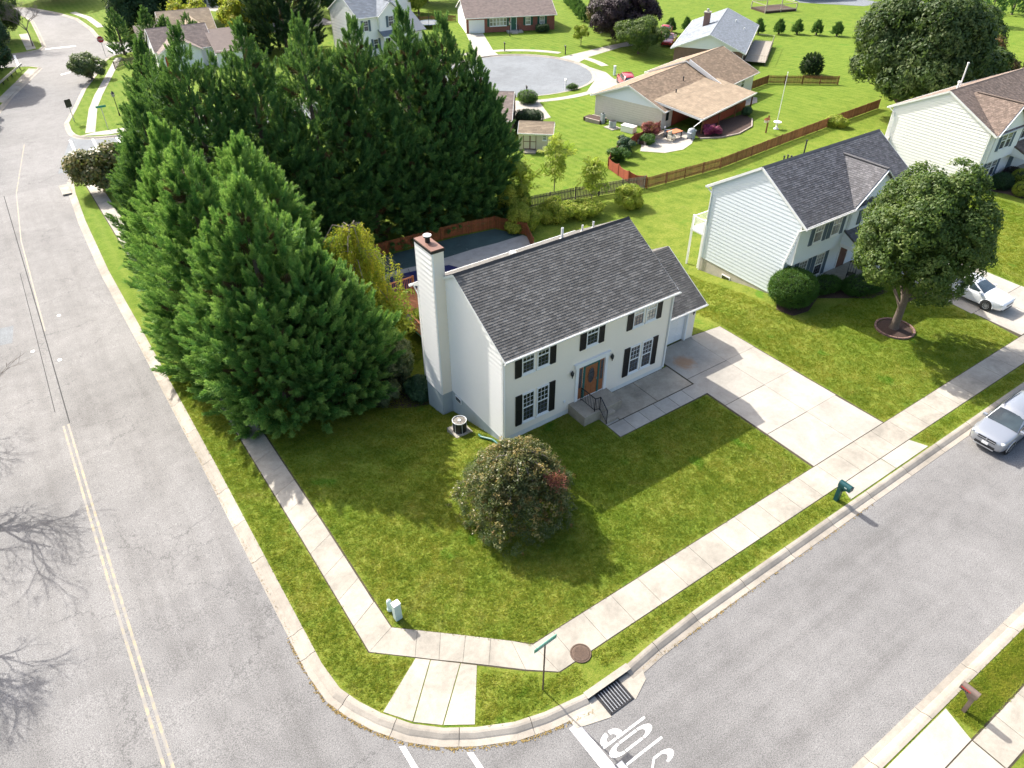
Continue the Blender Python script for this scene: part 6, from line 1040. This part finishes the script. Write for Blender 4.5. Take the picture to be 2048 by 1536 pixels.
crown(sb_, sp2, tw('fine', 'shrubg'), 'outer_leaves'); crown(sb_, [(p+Vector((rnd.gauss(0, .1), rnd.gauss(0, .1), .05)), d, s*.95) for p, d, s in sp2 if rnd.random() < (.4 if p.x*.82-p.y*.57 > .7 and p.z > 1.3 else .07)], tw('leaves', 'rusty'), 'autumn_leaves'); crown(sb_, [(Vector((.85+rnd.gauss(0, .2), -1.72+rnd.gauss(0, .2), 2.85+rnd.gauss(0, .2))), Vector((0, 0, 1)), .42) for _ in range(46)], tw('fine', 'red'), 'red_spray')
broadleaf(26.3, -5.3, 10.4, 3.75, 'tree', 'tall egg shaped leafy tree in a mulch ring on the blue house lawn', (.19), 60, 46, .74, tr=.26, sq=.4, limbs=12)
mr_ = MB(); mr_.lathe([(0, .1), (.5, .09), (1.0, .05), (1.12, .0)], (26.35, -5.35, 0), 24); mr_.build('mulch_ring', M_['mulch'], smooth=True, label='ring of brown mulch around the trunk of the leafy tree', cat='mulch ring')
for i in range(22): a = i*math.pi/11; MB().box((0, 0, .05), (.3, .12, .12)).build('edging_brick', M_['brick_br'], bpy.data.objects['mulch_ring'], loc=(26.35+1.14*math.cos(a), -5.35+1.14*math.sin(a), 0), rz=a+1.57)
sheet('planting_bed', [(22.0, .4), (22.3, -.7), (23.6, -.9), (25.5, -.2), (28.5, -2.3), (30.2, -2.4), (30, 0), (28.2, 1.4), (23.4, 1.5)], .015, M_['mulch'], kind='structure')
bush(23.35, .45, 1.42, 1.42, 2.35, 'box', 'large clipped round bush at the corner of the blue house', 1500, size=.42, power=2.3)
bush(26.3, .35, 1.5, .7, .95, 'box', 'low clipped hedge under the blue house window', 900, size=.34, name='clipped_hedge', rz=R(-18), power=3); bush(28.8, -1.25, 1.5, .8, 1.0, 'box', 'low rounded hedge below the rocking chair porch', 900, size=.34, name='clipped_hedge', rz=R(-15), power=3)
for x, y, r, h, mt, lb in ((54.6, 2.6, .8, 1.3, 'dark', 'dark round shrub under the white house window'), (56.2, 1.6, .95, 1.5, 'lime', 'yellow green ball shrub in the white house bed'), (57.6, 1.2, .8, 1.2, 'box', 'green ball shrub next to the yellow one'), (59.6, 1.0, 1.3, 1.4, 'box', 'wide green shrub at the white house porch'), (57.2, 3.0, .7, 1.2, 'purple', 'dark reddish shrub beside the white house porch step'), (54.2, .6, .7, 1.1, 'lime', 'small light green shrub behind the leafy tree')): bush(x, y, r, r, h, mt, lb, 420, size=.42)
sheet('planting_bed', [(53.5, 3.6), (53.6, .2), (57, -.4), (61.5, -.4), (61.5, 1.4), (56.4, 2.2), (56.2, 3.6)], .015, M_['mulch'], kind='structure')
broadleaf(69.6, 21.6, 13.4, 6.7, 'maple', 'huge round maple at the end of the brown picket fence', .1, 95, 46, 1.35, tr=.4, limbs=12)
for x, y, h, r, mt, lb in ((79.5, 24.5, 9.5, 5.2, 'rusty', 'rust tinged tree beside the huge maple'), (77, 18.5, 7.5, 4.2, 'maple', 'green tree behind the white house ridge'), (87, 27, 9.5, 5.5, 'maple', 'olive green tree behind the rust tinged one'), (84, 21, 6.5, 4, 'rusty', 'low rusty shrubby tree behind the white house roof')): broadleaf(x, y, h, r, mt, lb, .08, 44, 34, 1.25)
broadleaf(72.8, 73.0, 8.2, 5.3, 'purple', 'dark purple leaved maple beside the grey roofed house', .1, 60, 40, 1.2, tr=.3)
broadleaf(69.7, 65.2, 5.0, 3.9, 'tree', 'low spreading olive brown tree in front of the purple maple', .12, 26, 30, 1.0)
broadleaf(74.8, 80.8, 4.0, 2.4, 'rusty', 'orange brown shrub beside the purple maple', .05, 22, 24, .9, name='large_shrub', cat='shrub'); broadleaf(65.8, 74.6, 2.9, 1.3, 'lime', 'small young tree on the lawn beside the turning circle', .3, 14, 16, .6, tr=.06, name='young_tree')
GB = 'small conical evergreens in a row across the lawn'
for i, (x, y) in enumerate([(95.5, 63.4), (98.4, 61.4), (100.9, 59.6), (102.6, 57), (104.4, 54.3), (84.2, 73), (86.6, 71.5)]): cypress(x, y, 2.0+.25*rnd.random(), .62, 'leyd', 'small dark evergreen in the row across the far lawn', .42, .42, (), GB, name='young_evergreen')
for i in range(7): t = i/6; cypress(77.5+8.6*t, 88+16*t, 2.3, .8, 'leyd', 'small evergreen in the row behind the brick house garden', .35, .5, (), 'evergreen row beside the brick house', name='young_evergreen')
for x, y, h in ((130.5, 43, 6.5), (140, 51.5, 5.5), (144, 45.5, 6.5)): cypress(x, y, h, 1.6, 'leyd', 'slim dark evergreen on the striped far lawn', .3, .8, (), 'evergreens on the far striped lawn', name='young_evergreen')
bush(79, 40.5, 1.15, 1.15, 2.5, 'dark', 'lone dark evergreen bush behind the red picket section', 420, 'plume', .5, power=2)
bush(40.3, 53.9, 1.15, 1.15, 1.5, 'box', 'round shrub at the bend of the turning circle pavement', 300, size=.5); bush(35, 46.4, 1.7, 1.0, 1.6, 'dark', 'dark clipped hedge behind the garden shed', 360, size=.45, name='clipped_hedge', rz=R(-30), power=3); bush(33.2, 43.6, 1.6, .8, 1.0, 'dark', 'low dark hedge right behind the shed roof', 260, size=.45, name='clipped_hedge', rz=R(-30), power=3)
bush(66.2, 85.6, 1.1, .6, 1.2, 'dark', 'clipped green hedge under the brick house windows', 220, size=.45, name='clipped_hedge', rz=R(-22), power=4); bush(48.9, 55.6, .8, .5, .7, 'box', 'low green plant at the foot of the white mailbox', 120, size=.4)
# saplings and scrub along the old fence
for x, y, h, lab in ((20.4, 26.6, 4.6, 'leaning lime green sapling with compound leaves by the old fence'), (23.4, 26.3, 5.6, 'upright lime green sapling in front of the shed lawn'), (25.6, 23.6, 3.8, 'lime sapling with long leaves in front of the weathered fence')):
    t = empty('sapling', (x, y, hf(x, y)), label=lab, cat='sapling'); lx = -1.0 if x < 21 else .1; m = MB(); m.tube([(0, 0, -.1), (lx*.3, 0, h*.4), (lx, .1, h*.95)], [.05, .04, .015], 6); pts = []
    for k in range(60): f = rnd.uniform(.35, 1); pts.append((Vector((lx*f*f+rnd.gauss(0, .55), rnd.gauss(0, .55), h*f)), (rand_dir()+Vector((0, 0, .8))).normalized(), rnd.uniform(.8, 1.2)))
    m.build('stem', M_['bark_g'], t); crown(t, pts, tw('compound', 'lime'))
for x, y, r, h, mt, lab in ((18.4, 25.6, 1.4, 2.9, 'lime', 'pale green bush at the end of the cypress row'), (17.2, 22.6, 1.5, 1.9, 'lime', 'yellow green scrub behind the pool fence corner'), (20.6, 22.6, 1.6, 1.6, 'lime', 'loose lime scrub on the slope below the weathered fence'), (23.2, 21.6, 1.5, 1.3, 'lime', 'low yellow scrub behind the cream house'), (61.3, 24.0, 1.2, 1.1, 'lime', 'arching yellow grass clump against the brown picket fence'), (27.5, 20.8, 1.3, 1.8, 'lime', 'lime scrub behind the garage of the cream house')): broadleaf(x, y, h, r, mt, lab, .02, 22, 22, .62, 'leaves', 'scrub_bush', 'bush', tr=.05, limbs=4)
# shrubs in the shade beside the chimney, planted deck pots, ranch planting
for x, y, r, h, mt, k, lab in ((-1.3, 9.9, 1.3, 3.9, 'shrubg', 'leaves', 'tall grey green shrub against the chimney base'), (-2.6, 8.6, .9, 1.3, 'shrubg', 'leaves', 'small variegated shrub in front of the chimney shrubs'), (-.7, 8.0, .8, 1.2, 'dark', 'leaves', 'dark low shrub at the foot of the chimney'), (-3.3, 10.4, 1.2, 2.2, 'dark', 'leaves', 'dark shrub between the cypress and the chimney')): broadleaf(x, y, h, r, mt, lab, .04, 24, 26, .5, k, 'garden_shrub', 'shrub', tr=.05, limbs=4)
sheet('planting_bed', [(-4.2, 12), (-3.8, 8.4), (-2.2, 7.4), (-.1, 6.6), (-.1, 12)], .02, M_['mulch'], kind='structure')
for x, y, lab in ((2.3, 13.2, 'green plant on the turquoise deck by the rail'), (2.6, 11.6, 'leafy plant spilling at the deck corner')): broadleaf(x, y, 1.1, .5, 'lime', lab, .05, 9, 12, .4, 'leaves', 'potted_plant', 'plant', tr=.03, limbs=0, z=-.62)
for x, y, r, h, mt, lab in ((42.2, 33.5, .9, 1.5, 'red', 'red leaved shrub in the stone planter inside the fence'), (40.9, 32.5, .8, .9, 'box', 'green plants at the end of the stone planter'), (37, 31.6, 1.4, 1.6, 'dark', 'dark shrubs inside the red fence bend'), (34.6, 30.2, 1.1, 1.4, 'box', 'green shrub against the inside of the red fence'), (48.6, 30.4, 1.0, 1.0, 'pink', 'magenta shrub at the ranch patio bed'), (57.2, 33.0, .5, .8, 'dark', 'dark pot plant at the end of the patio screen')): broadleaf(x, y, h, r, mt, lab, .03, 14, 20, .5, 'leaves', 'garden_shrub', 'shrub', tr=.04, limbs=3, z=hf(x, y)+(.4 if mt == 'red' else 0))
# ---- background trees, far left and top
for x, y, h, r, mt, lab, b in [(15.5, 133, 14, 6.5, 'dark', 'big dark evergreen at the bend of the far street', .03), (9.5, 127, 9, 4.5, 'dark', 'dark evergreen in front of the big one at the street bend', .03), (27, 126, 13, 6, 'maple', 'dark green tree behind the orange one', .05), (40, 113, 13, 6, 'dark', 'dark tree behind the white gabled house', .1), (35, 131, 13, 6.5, 'maple', 'deep green tree behind the beige roofed houses', .05), (21, 103.5, 8.5, 4.0, 'yellow', 'yellow green airy tree between the beige houses and the big pine', .05), (15.4, 115.5, 6.0, 3.0, 'yellow', 'orange yellow tree behind the beige roofs', .1), (-15.8, 104, 10, 4.4, 'dark', 'dark tree behind the guard rail', .15), (-19, 114, 12, 6, 'dark', 'dark tree behind the far guard rail end', .08), (-11.8, 131, 9, 4.5, 'maple', 'green tree beyond the bare one', .1), (-17, 140, 11, 6, 'dark', 'dark tree behind the bare tree at the far bend', .08), (-21, 92, 9, 4, 'maple', 'leafy tree shading the street before the guard rail', .12), (-24.5, 80, 9, 4, 'maple', 'leafy tree shading the bend of the left street', .12), (-3.2, 98.4, 3.2, 2.2, 'shrubg', 'grey green shrubby tree by the far fence', .1), (-9.6, 54.6, 4.2, 2.6, 'shrubb', 'bronze round tree on the left pavement before the side street', .2), (56, 111, 6, 3, 'lime', 'pale shrub behind the trampoline', .05), (63, 120, 11, 6, 'dark', 'dark tree behind the brick house', .1), (-13.6, 112.4, 2.4, 1.6, 'shrubb', 'dark shrub at the end of the guard rail', .05), (2, 165, 12, 7, 'dark', 'dark tree closing the far street', .05), (-30, 160, 12, 7, 'maple', 'tree where the far street turns out of sight', .05)]:
    broadleaf(x, y, h, r, mt, lab, b, max(20, int(r*8)), 34, 1.35 if r > 2.5 else .8, limbs=6)
cypress(25, 97.5, 15, 4.8, 'dark', 'big dark pine in front of the white gabled house', 1.0, 1.5, ((1.5, .5, 13), (-2, 0, 12.5)), name='pine_tree')
for x, y, h, r, lab in ((3.6, 110.2, 6.2, 1.5, 'columnar evergreen beside the stop sign'), (7.6, 108, 6.5, 1.4, 'columnar evergreen against the white house wall'), (9.6, 106, 5.2, 1.3, 'columnar evergreen against the beige roof'), (12.6, 104.2, 5.6, 1.6, 'columnar evergreen between the two beige roofs')): cypress(x, y, h, r, 'leyd', lab, .35, .8, (), 'columnar evergreens on the far corner', name='columnar_evergreen')
# ---- bare trees
def bare_tree(x, y, h, label, spread=.8, seed=3, z=None, depth=6, tilt=(0, 0)):
    r_ = random.Random(seed); z = hf(x, y) if z is None else z; t = empty('bare_tree', (x, y, z), label=label, cat='tree'); m = MB(); tw_ = MB()
    def grow(p, d, l, rad, k):
        q = p+d*l; q2 = p+d*l*.5+Vector((r_.uniform(-1, 1), r_.uniform(-1, 1), r_.uniform(-.4, .6)))*l*.08; (m if k > 3 else tw_).tube([p, q2, q], [rad, rad*.85, rad*.68], 6 if k > 3 else 3, cap=False)
        if k == 0: return
        for i in range(3 if k > 1 else 4):
            a = r_.uniform(0, 6.28); s = Vector((math.cos(a), math.sin(a), r_.uniform(-.15, .5)))*spread; grow(p+d*l*r_.uniform(.55, 1), (d+s).normalized(), l*r_.uniform(.62, .82), rad*.6, k-1)
    grow(Vector((0, 0, -.1)), Vector((tilt[0], tilt[1], 1)).normalized(), h*.27, h*.0125, depth); m.build('trunk', M_['bark_g'], t, smooth=True); tw_.build('twigs', M_['bark_g'], t); return t
bare_tree(-7.4, 124.4, 10, 'leafless grey tree at the far street corner', .8, 5)
bare_tree(-25.2, 21, 11, 'leafless tree whose twigs reach over the street where the yellow line ends', .75, 11, tilt=(.3, -.1)); bare_tree(-25.6, 6.0, 11.0, 'leafless tree casting twig shadows near the stop line junction', .75, 31, tilt=(.3, 0)); bare_tree(-25.0, 13.0, 13.0, 'leafless tree casting twig shadows across the yellow centre line', .75, 23, tilt=(.3, 0))

# ------------------------------------------------------------------ grass blades on the lawns close to the camera
gm_ = MB()
for i in range(12):
    a = rnd.uniform(0, 6.28); p = Vector((rnd.gauss(0, .06), rnd.gauss(0, .06), -.004)); d = Vector((math.cos(a), math.sin(a), 0)); l = rnd.uniform(.035, .065); w = d.cross(Vector((0, 0, 1)))*rnd.uniform(.006, .01); gm_.face(p-w, p+w, p+d*l*.9+w*.4+Vector((0, 0, l*.55)), p+d*l*1.3+Vector((0, 0, l*.4)))
tuft = bpy.data.objects.new('grass_tuft', gm_.mesh('grass_tuft', M_['blade'])); TG = scatter_group(tuft)
def clear(u, v):
    if -12.7 < v < -11.98 and u > -4 and not (11.2 < u < 17.9) and not (31.6 < u < 38.9): return True
    if v > -10.25 and u > -9.75 and u < 60:
        if v < -6.5 and v < -6.5-(u+9.78)*.92 + .0 and u < -5.6: return False
        if 11.5 < u < 17.7: return False
        if 31.8 < u < 38.7 and v < 0: return False
        if v > -3.3 and 5.1 < u < 11.8: return False
        if -1.5 < v and 4.1 < u: return u > 17.6 and v < 18 and not (22.2 < u < 36.5 and v > -2.2)
        if -.1 < u < 11.3 and v > -.03: return False
        return v < (11 if u < -1 else 18)
    if -12.68 < u < -11.15 and -7 < v < 26: return True
    if u < -5.7 and v < -6.9:
        q = Vector((u+6.2, v+6.6)).length
        if q < (6.02 if v < -9.8 else 6.3) and v < -7.05-(u+11.1)*.93-.05:
            a, b = Vector((-9.7, -8.2)), Vector((-11.75, -9.5)); c, d = Vector((-7.9, -9.85)), Vector((-9.22, -11.85)); sd_ = lambda a, b, p: (b-a).x*(p.y-a.y)-(b-a).y*(p.x-a.x); p = Vector((u, v))
            return not (sd_(a, b, p) > -.05*2.4 and sd_(c, d, p) < .05*2.4)
    if -6.4 < u < -4.9 and -12.75 < v < -12.0: return True
    if v < -21.0 and u > 5.2 and v > -22.05: return True
    return False
tp_ = []
for i in range(300000):
    u, v = rnd.uniform(-12.7, 52), rnd.uniform(-13, 18)
    if i % 25 == 0: u, v = rnd.uniform(5, 30), rnd.uniform(-22.1, -21)
    elif u > 19 and rnd.random() < .35: continue
    if clear(u, v): tp_.append((Vector((u, v, hf(u, v))), Vector((rnd.gauss(0, .15), rnd.gauss(0, .15), 1)), rnd.uniform(.7, 1.3)))
lg = crown(None, tp_, TG, 'lawn_grass'); tag(lg, 'short mown grass blades over the lawns and verges', 'grass', kind='stuff')
# ------------------------------------------------------------------ vehicles
def car(name, label, loc, rz, paint, P, cat='car'):
    """P: side profile. x forward, sections of the lower body (x, half width, bottom, top), greenhouse corners"""
    c = empty(name, loc, rz, label=label, cat=cat); S_ = P['body']; m = MB(); vs = []
    for x, w, zb, zt in S_:
        prof = [(0, zb), (w*.82, zb), (w*.97, zb+.1), (w, zb+.3*(zt-zb)+.05), (w*.995, zb+.66*(zt-zb)), (w*.96, zt-.07), (w*.86, zt-.012), (w*.5, zt+.012), (0, zt+.02)]
        vs.append([(x, y, z) for y, z in prof])
    n = len(vs[0]); full = []
    for ring in vs: full += ring + [(x, -y, z) for x, y, z in ring[-2:0:-1]]
    k = 2*n-2; fs = [(i*k+j, i*k+(j+1) % k, (i+1)*k+(j+1) % k, (i+1)*k+j) for i in range(len(vs)-1) for j in range(k)] + [tuple(range(k-1, -1, -1)), tuple(range((len(vs)-1)*k, len(vs)*k))]
    m.add(full, fs); b = m.build('body', M_[paint], c, smooth=True); ss_ = b.modifiers.new('s', 'SUBSURF'); ss_.levels = 2; ss_.render_levels = 2
    # greenhouse: cowl, header, roof stations, tail
    g = P['house']; rows = [(x, wb, z) for x, wb, z in g]; hm = MB(); NU = 8; vv = []
    zb = P['belt']
    for x_b, x_t, w_b, w_t, z_t in P['ribs']:
        ring = [(x_b, w_b, zb), (x_b*.55+x_t*.45, w_b*.6+w_t*.4, zb+.45*(z_t-zb)), (x_t, w_t, z_t-.05), (x_t, w_t*.86, z_t), (x_t, 0, z_t+.025), (x_t, -w_t*.86, z_t), (x_t, -w_t, z_t-.05), (x_b*.55+x_t*.45, -(w_b*.6+w_t*.4), zb+.45*(z_t-zb)), (x_b, -w_b, zb)]
        vv.append(ring)
    q = len(vv[0]); flat = [p for r_ in vv for p in r_]; hm.add(flat, [(i*q+j, i*q+j+1, (i+1)*q+j+1, (i+1)*q+j) for i in range(len(vv)-1) for j in range(q-1)] + [tuple(range(q-1, -1, -1)), tuple(range((len(vv)-1)*q, len(vv)*q))]); ho = hm.build('roof', M_[paint], c, smooth=True); bevel(ho, .03, 2)
    def panel(nm, corners, off, inset=.06, mat='carglass'):
        p = [Vector(a) for a in corners]; ctr = sum(p, Vector())/4; nn = (p[1]-p[0]).cross(p[3]-p[0]).normalized(); 
        if nn.dot(ctr-Vector((ctr.x*.3, 0, zb))) < 0: nn = -nn
        p = [a.lerp(ctr, inset)+nn*off for a in p]; mm = MB(); N_ = 5
        gr = [[p[0].lerp(p[1], i/N_).lerp(p[3].lerp(p[2], i/N_), j/N_)+nn*.03*math.sin(math.pi*i/N_)*math.sin(math.pi*j/N_) for i in range(N_+1)] for j in range(N_+1)]
        for j in range(N_):
            for i in range(N_): mm.face(gr[j][i], gr[j][i+1], gr[j+1][i+1], gr[j+1][i])
        return mm.build(nm, M_[mat], c, smooth=True)
    f, rr_ = P['ribs'][0], P['ribs'][-1]
    panel('windscreen', [(f[0], f[2], zb+.02), (f[0], -f[2], zb+.02), (f[1], -f[3]*.97, f[4]-.02), (f[1], f[3]*.97, f[4]-.02)], .012, .045)
    panel('rear_window', [(rr_[0], rr_[2], zb+.06), (rr_[0], -rr_[2], zb+.06), (rr_[1], -rr_[3]*.95, rr_[4]-.03), (rr_[1], rr_[3]*.95, rr_[4]-.03)], .012, .08)
    for s in (-1, 1):
        for i in range(len(P['ribs'])-1):
            a, b2 = P['ribs'][i], P['ribs'][i+1]; panel('side_window', [(a[0]-.03, s*a[2], zb+.03), (b2[0]+.03, s*b2[2], zb+.03), (b2[1]+.03, s*b2[3], b2[4]-.07), (a[1]-.03, s*a[3], a[4]-.07)], .014, .05)
        MB().box((f[0]-.15, s*(f[2]+.13), zb+.06), (.14, .2, .13)).build('mirror', M_[paint], c); bevel(bpy.data.objects[[o for o in c.children][-1].name], .04, 3)
        for i in (0, 1):
            dx = P['doors'][i]; MB().box((dx, s*(P['hw']+.004), zb-.12), (.2, .03, .035)).build('door_handle', M_[paint], c)
    wr = P['wr']
    if 'tyre' not in _shared:
        t = MB(); t.lathe([(.62, -.1), (.9, -.115), (1.0, -.07), (1.0, .07), (.9, .115), (.62, .1)], n=26); _shared['tyre'] = t.mesh('tyre', M_['rubber'], True)
        d = MB(); d.lathe([(0, .06), (.14, .07), (.18, .05)], n=16); d.lathe([(.56, .07), (.64, .1), (.66, .06), (.56, -.02)], n=26); d.lathe([(0, .0), (.6, .0)], n=20)
        for k_ in range(10): a = k_*math.pi/5; d.bar((.12*math.cos(a), .12*math.sin(a), .05), (.6*math.cos(a), .6*math.sin(a), .075), .1, .03)
        _shared['rim'] = d.mesh('rim', M_['rim'])
        _shared['hubdark'] = MB().lathe([(0, .02), (.6, .02)], n=20).mesh('brake', M_['dark_pl'])
    for x in P['wheels']:
        for s in (-1, 1):
            A_ = MB(); A_.lathe([(0, 0), (wr*1.22, 0)], n=24); A_.build('wheel_arch', M_['dark_pl'], c, M=Matrix.Translation((x, s*(P['hw']+.004), wr*1.03)) @ Matrix.Rotation(-s*math.pi/2, 4, 'X'))  # flat dark disc on the body side, painted shade of the wheel well
            L_ = MB(); L_.tube([(wr*1.2*math.cos(R(a)), 0, wr*1.2*math.sin(R(a))) for a in range(-8, 189, 14)], .03, 6); L_.build('arch_lip', M_[paint], c, M=Matrix.Translation((x, s*(P['hw']+.0), wr*1.03)))
            T_ = Matrix.Translation((x, s*(P['hw']-.005), wr)) @ Matrix.Rotation(-s*math.pi/2, 4, 'X') @ Matrix.Scale(wr, 4); w_ = empty('wheel', parent=c, M=T_); inst('tyre', _shared['tyre'], w_); inst('brake', _shared['hubdark'], w_); inst('rim', _shared['rim'], w_)
    for nm, bx, mt in P['bits']:
        for s in ((-1, 1) if bx[1] else (1,)):
            o = MB().box((bx[0], s*bx[1], bx[2]), bx[3:6]).build(nm, M_[mt], c); bevel(o, min(bx[3:6])*.35, 2)
            if len(bx) > 6: o.rotation_euler = (0, 0, 0); o.data.transform(Matrix.Translation((bx[0], s*bx[1], bx[2])) @ Matrix.Rotation(s*R(bx[6]), 4, 'Z') @ Matrix.Translation((-bx[0], -s*bx[1], -bx[2])))
    return c
SUV = dict(body=[(2.42, .55, .45, .72), (2.38, .74, .32, .86), (2.2, .86, .24, .97), (1.6, .915, .2, 1.06), (.95, .915, .2, 1.1), (0, .915, .2, 1.1), (-1.2, .915, .2, 1.12), (-2.0, .9, .24, 1.13), (-2.36, .86, .32, 1.1), (-2.42, .74, .42, .95)], house=[], belt=1.06, hw=.915, wr=.36, wheels=(1.5, -1.38), doors=(.35, -.75),
    ribs=[(1.15, .35, .80, .64, 1.6), (.25, .1, .86, .67, 1.69), (-.85, -.8, .86, .67, 1.69), (-1.75, -1.7, .84, .64, 1.66), (-2.3, -2.05, .8, .6, 1.56)],
    bits=[('headlight', (2.24, .66, .84, .18, .34, .13, -22), 'lamp_gl'), ('grille', (2.41, 0, .78, .05, .9, .17), 'dark_pl'), ('grille_bar', (2.44, 0, .78, .03, .92, .03), 'rim'), ('grille_bar', (2.445, 0, .78, .03, .05, .17), 'rim'), ('lower_intake', (2.42, 0, .44, .05, 1.0, .14), 'dark_pl'), ('skid_plate', (2.43, 0, .33, .05, 1.0, .05), 'rim'), ('number_plate', (2.455, 0, .58, .02, .32, .16), 'white'), ('fog_lamp', (2.34, .62, .46, .06, .16, .1), 'dark_pl'), ('roof_rail', (-.6, .60, 1.73, 1.9, .045, .045), 'dark_pl'), ('tail_light', (-2.38, .74, .95, .08, .18, .22), 'red'), ('wiper', (1.0, .3, 1.14, .03, .5, .02), 'dark_pl'), ('sill', (0, .9, .27, 2.2, .06, .08), 'dark_pl')])
SED = dict(body=[(2.55, .5, .4, .62), (2.5, .72, .28, .74), (2.3, .85, .2, .84), (1.6, .92, .17, .93), (.9, .925, .17, .98), (0, .925, .17, .98), (-1.3, .925, .17, 1.0), (-2.1, .9, .2, 1.01), (-2.45, .84, .28, .98), (-2.55, .7, .4, .8)], house=[], belt=.95, hw=.925, wr=.345, wheels=(1.55, -1.3), doors=(.25, -.8),
    ribs=[(1.1, .3, .78, .58, 1.38), (.1, -.05, .84, .61, 1.47), (-.8, -.75, .84, .61, 1.46), (-1.85, -1.3, .76, .55, 1.36)],
    bits=[('headlight', (2.34, .68, .72, .18, .32, .1, -24), 'lamp_gl'), ('grille', (2.53, 0, .6, .05, .8, .1), 'dark_pl'), ('lower_intake', (2.53, 0, .33, .05, .9, .09), 'dark_pl'), ('fog_lamp', (2.42, .62, .34, .06, .26, .07, -20), 'dark_pl'), ('tail_light', (-2.45, .62, .82, .08, .3, .14), 'red')])
car('silver_suv', 'silver sport utility vehicle parked at the kerb with roof rails', (22.3, -14.36, -.12), R(180), 'car_silver', SUV); sv = bpy.data.objects['silver_suv']; sv.rotation_euler.z = R(181)
car('white_sedan', 'white sedan parked on the neighbour drive under the leafy tree', (34.1, -5.85, .03), R(-90), 'car_white', SED)
car('red_suv', 'dark red sport utility vehicle on the ranch house drive', (55.8, 52.6, hf(57, 53)+.03), R(60), 'car_red', SUV)
car('red_sedan', 'red sedan parked beside the grey roofed house', (78.2, 67.2, hf(78, 67)+.03), R(215), 'car_red', SED)
TRK = dict(SUV); TRK['ribs'] = [(1.15, .45, .8, .66, 1.6), (.3, .1, .86, .68, 1.7), (-.6, -.5, .86, .67, 1.66)]
tk = car('red_pickup', 'red pickup truck with open bed behind the red sedan', (81.5, 71.5, hf(81, 71)+.03), R(215), 'car_red', TRK, 'pickup truck'); MB().b2(-2.3, -.75, -.72, .72, 1.1, 1.16).build('bed', M_['dark_pl'], tk)
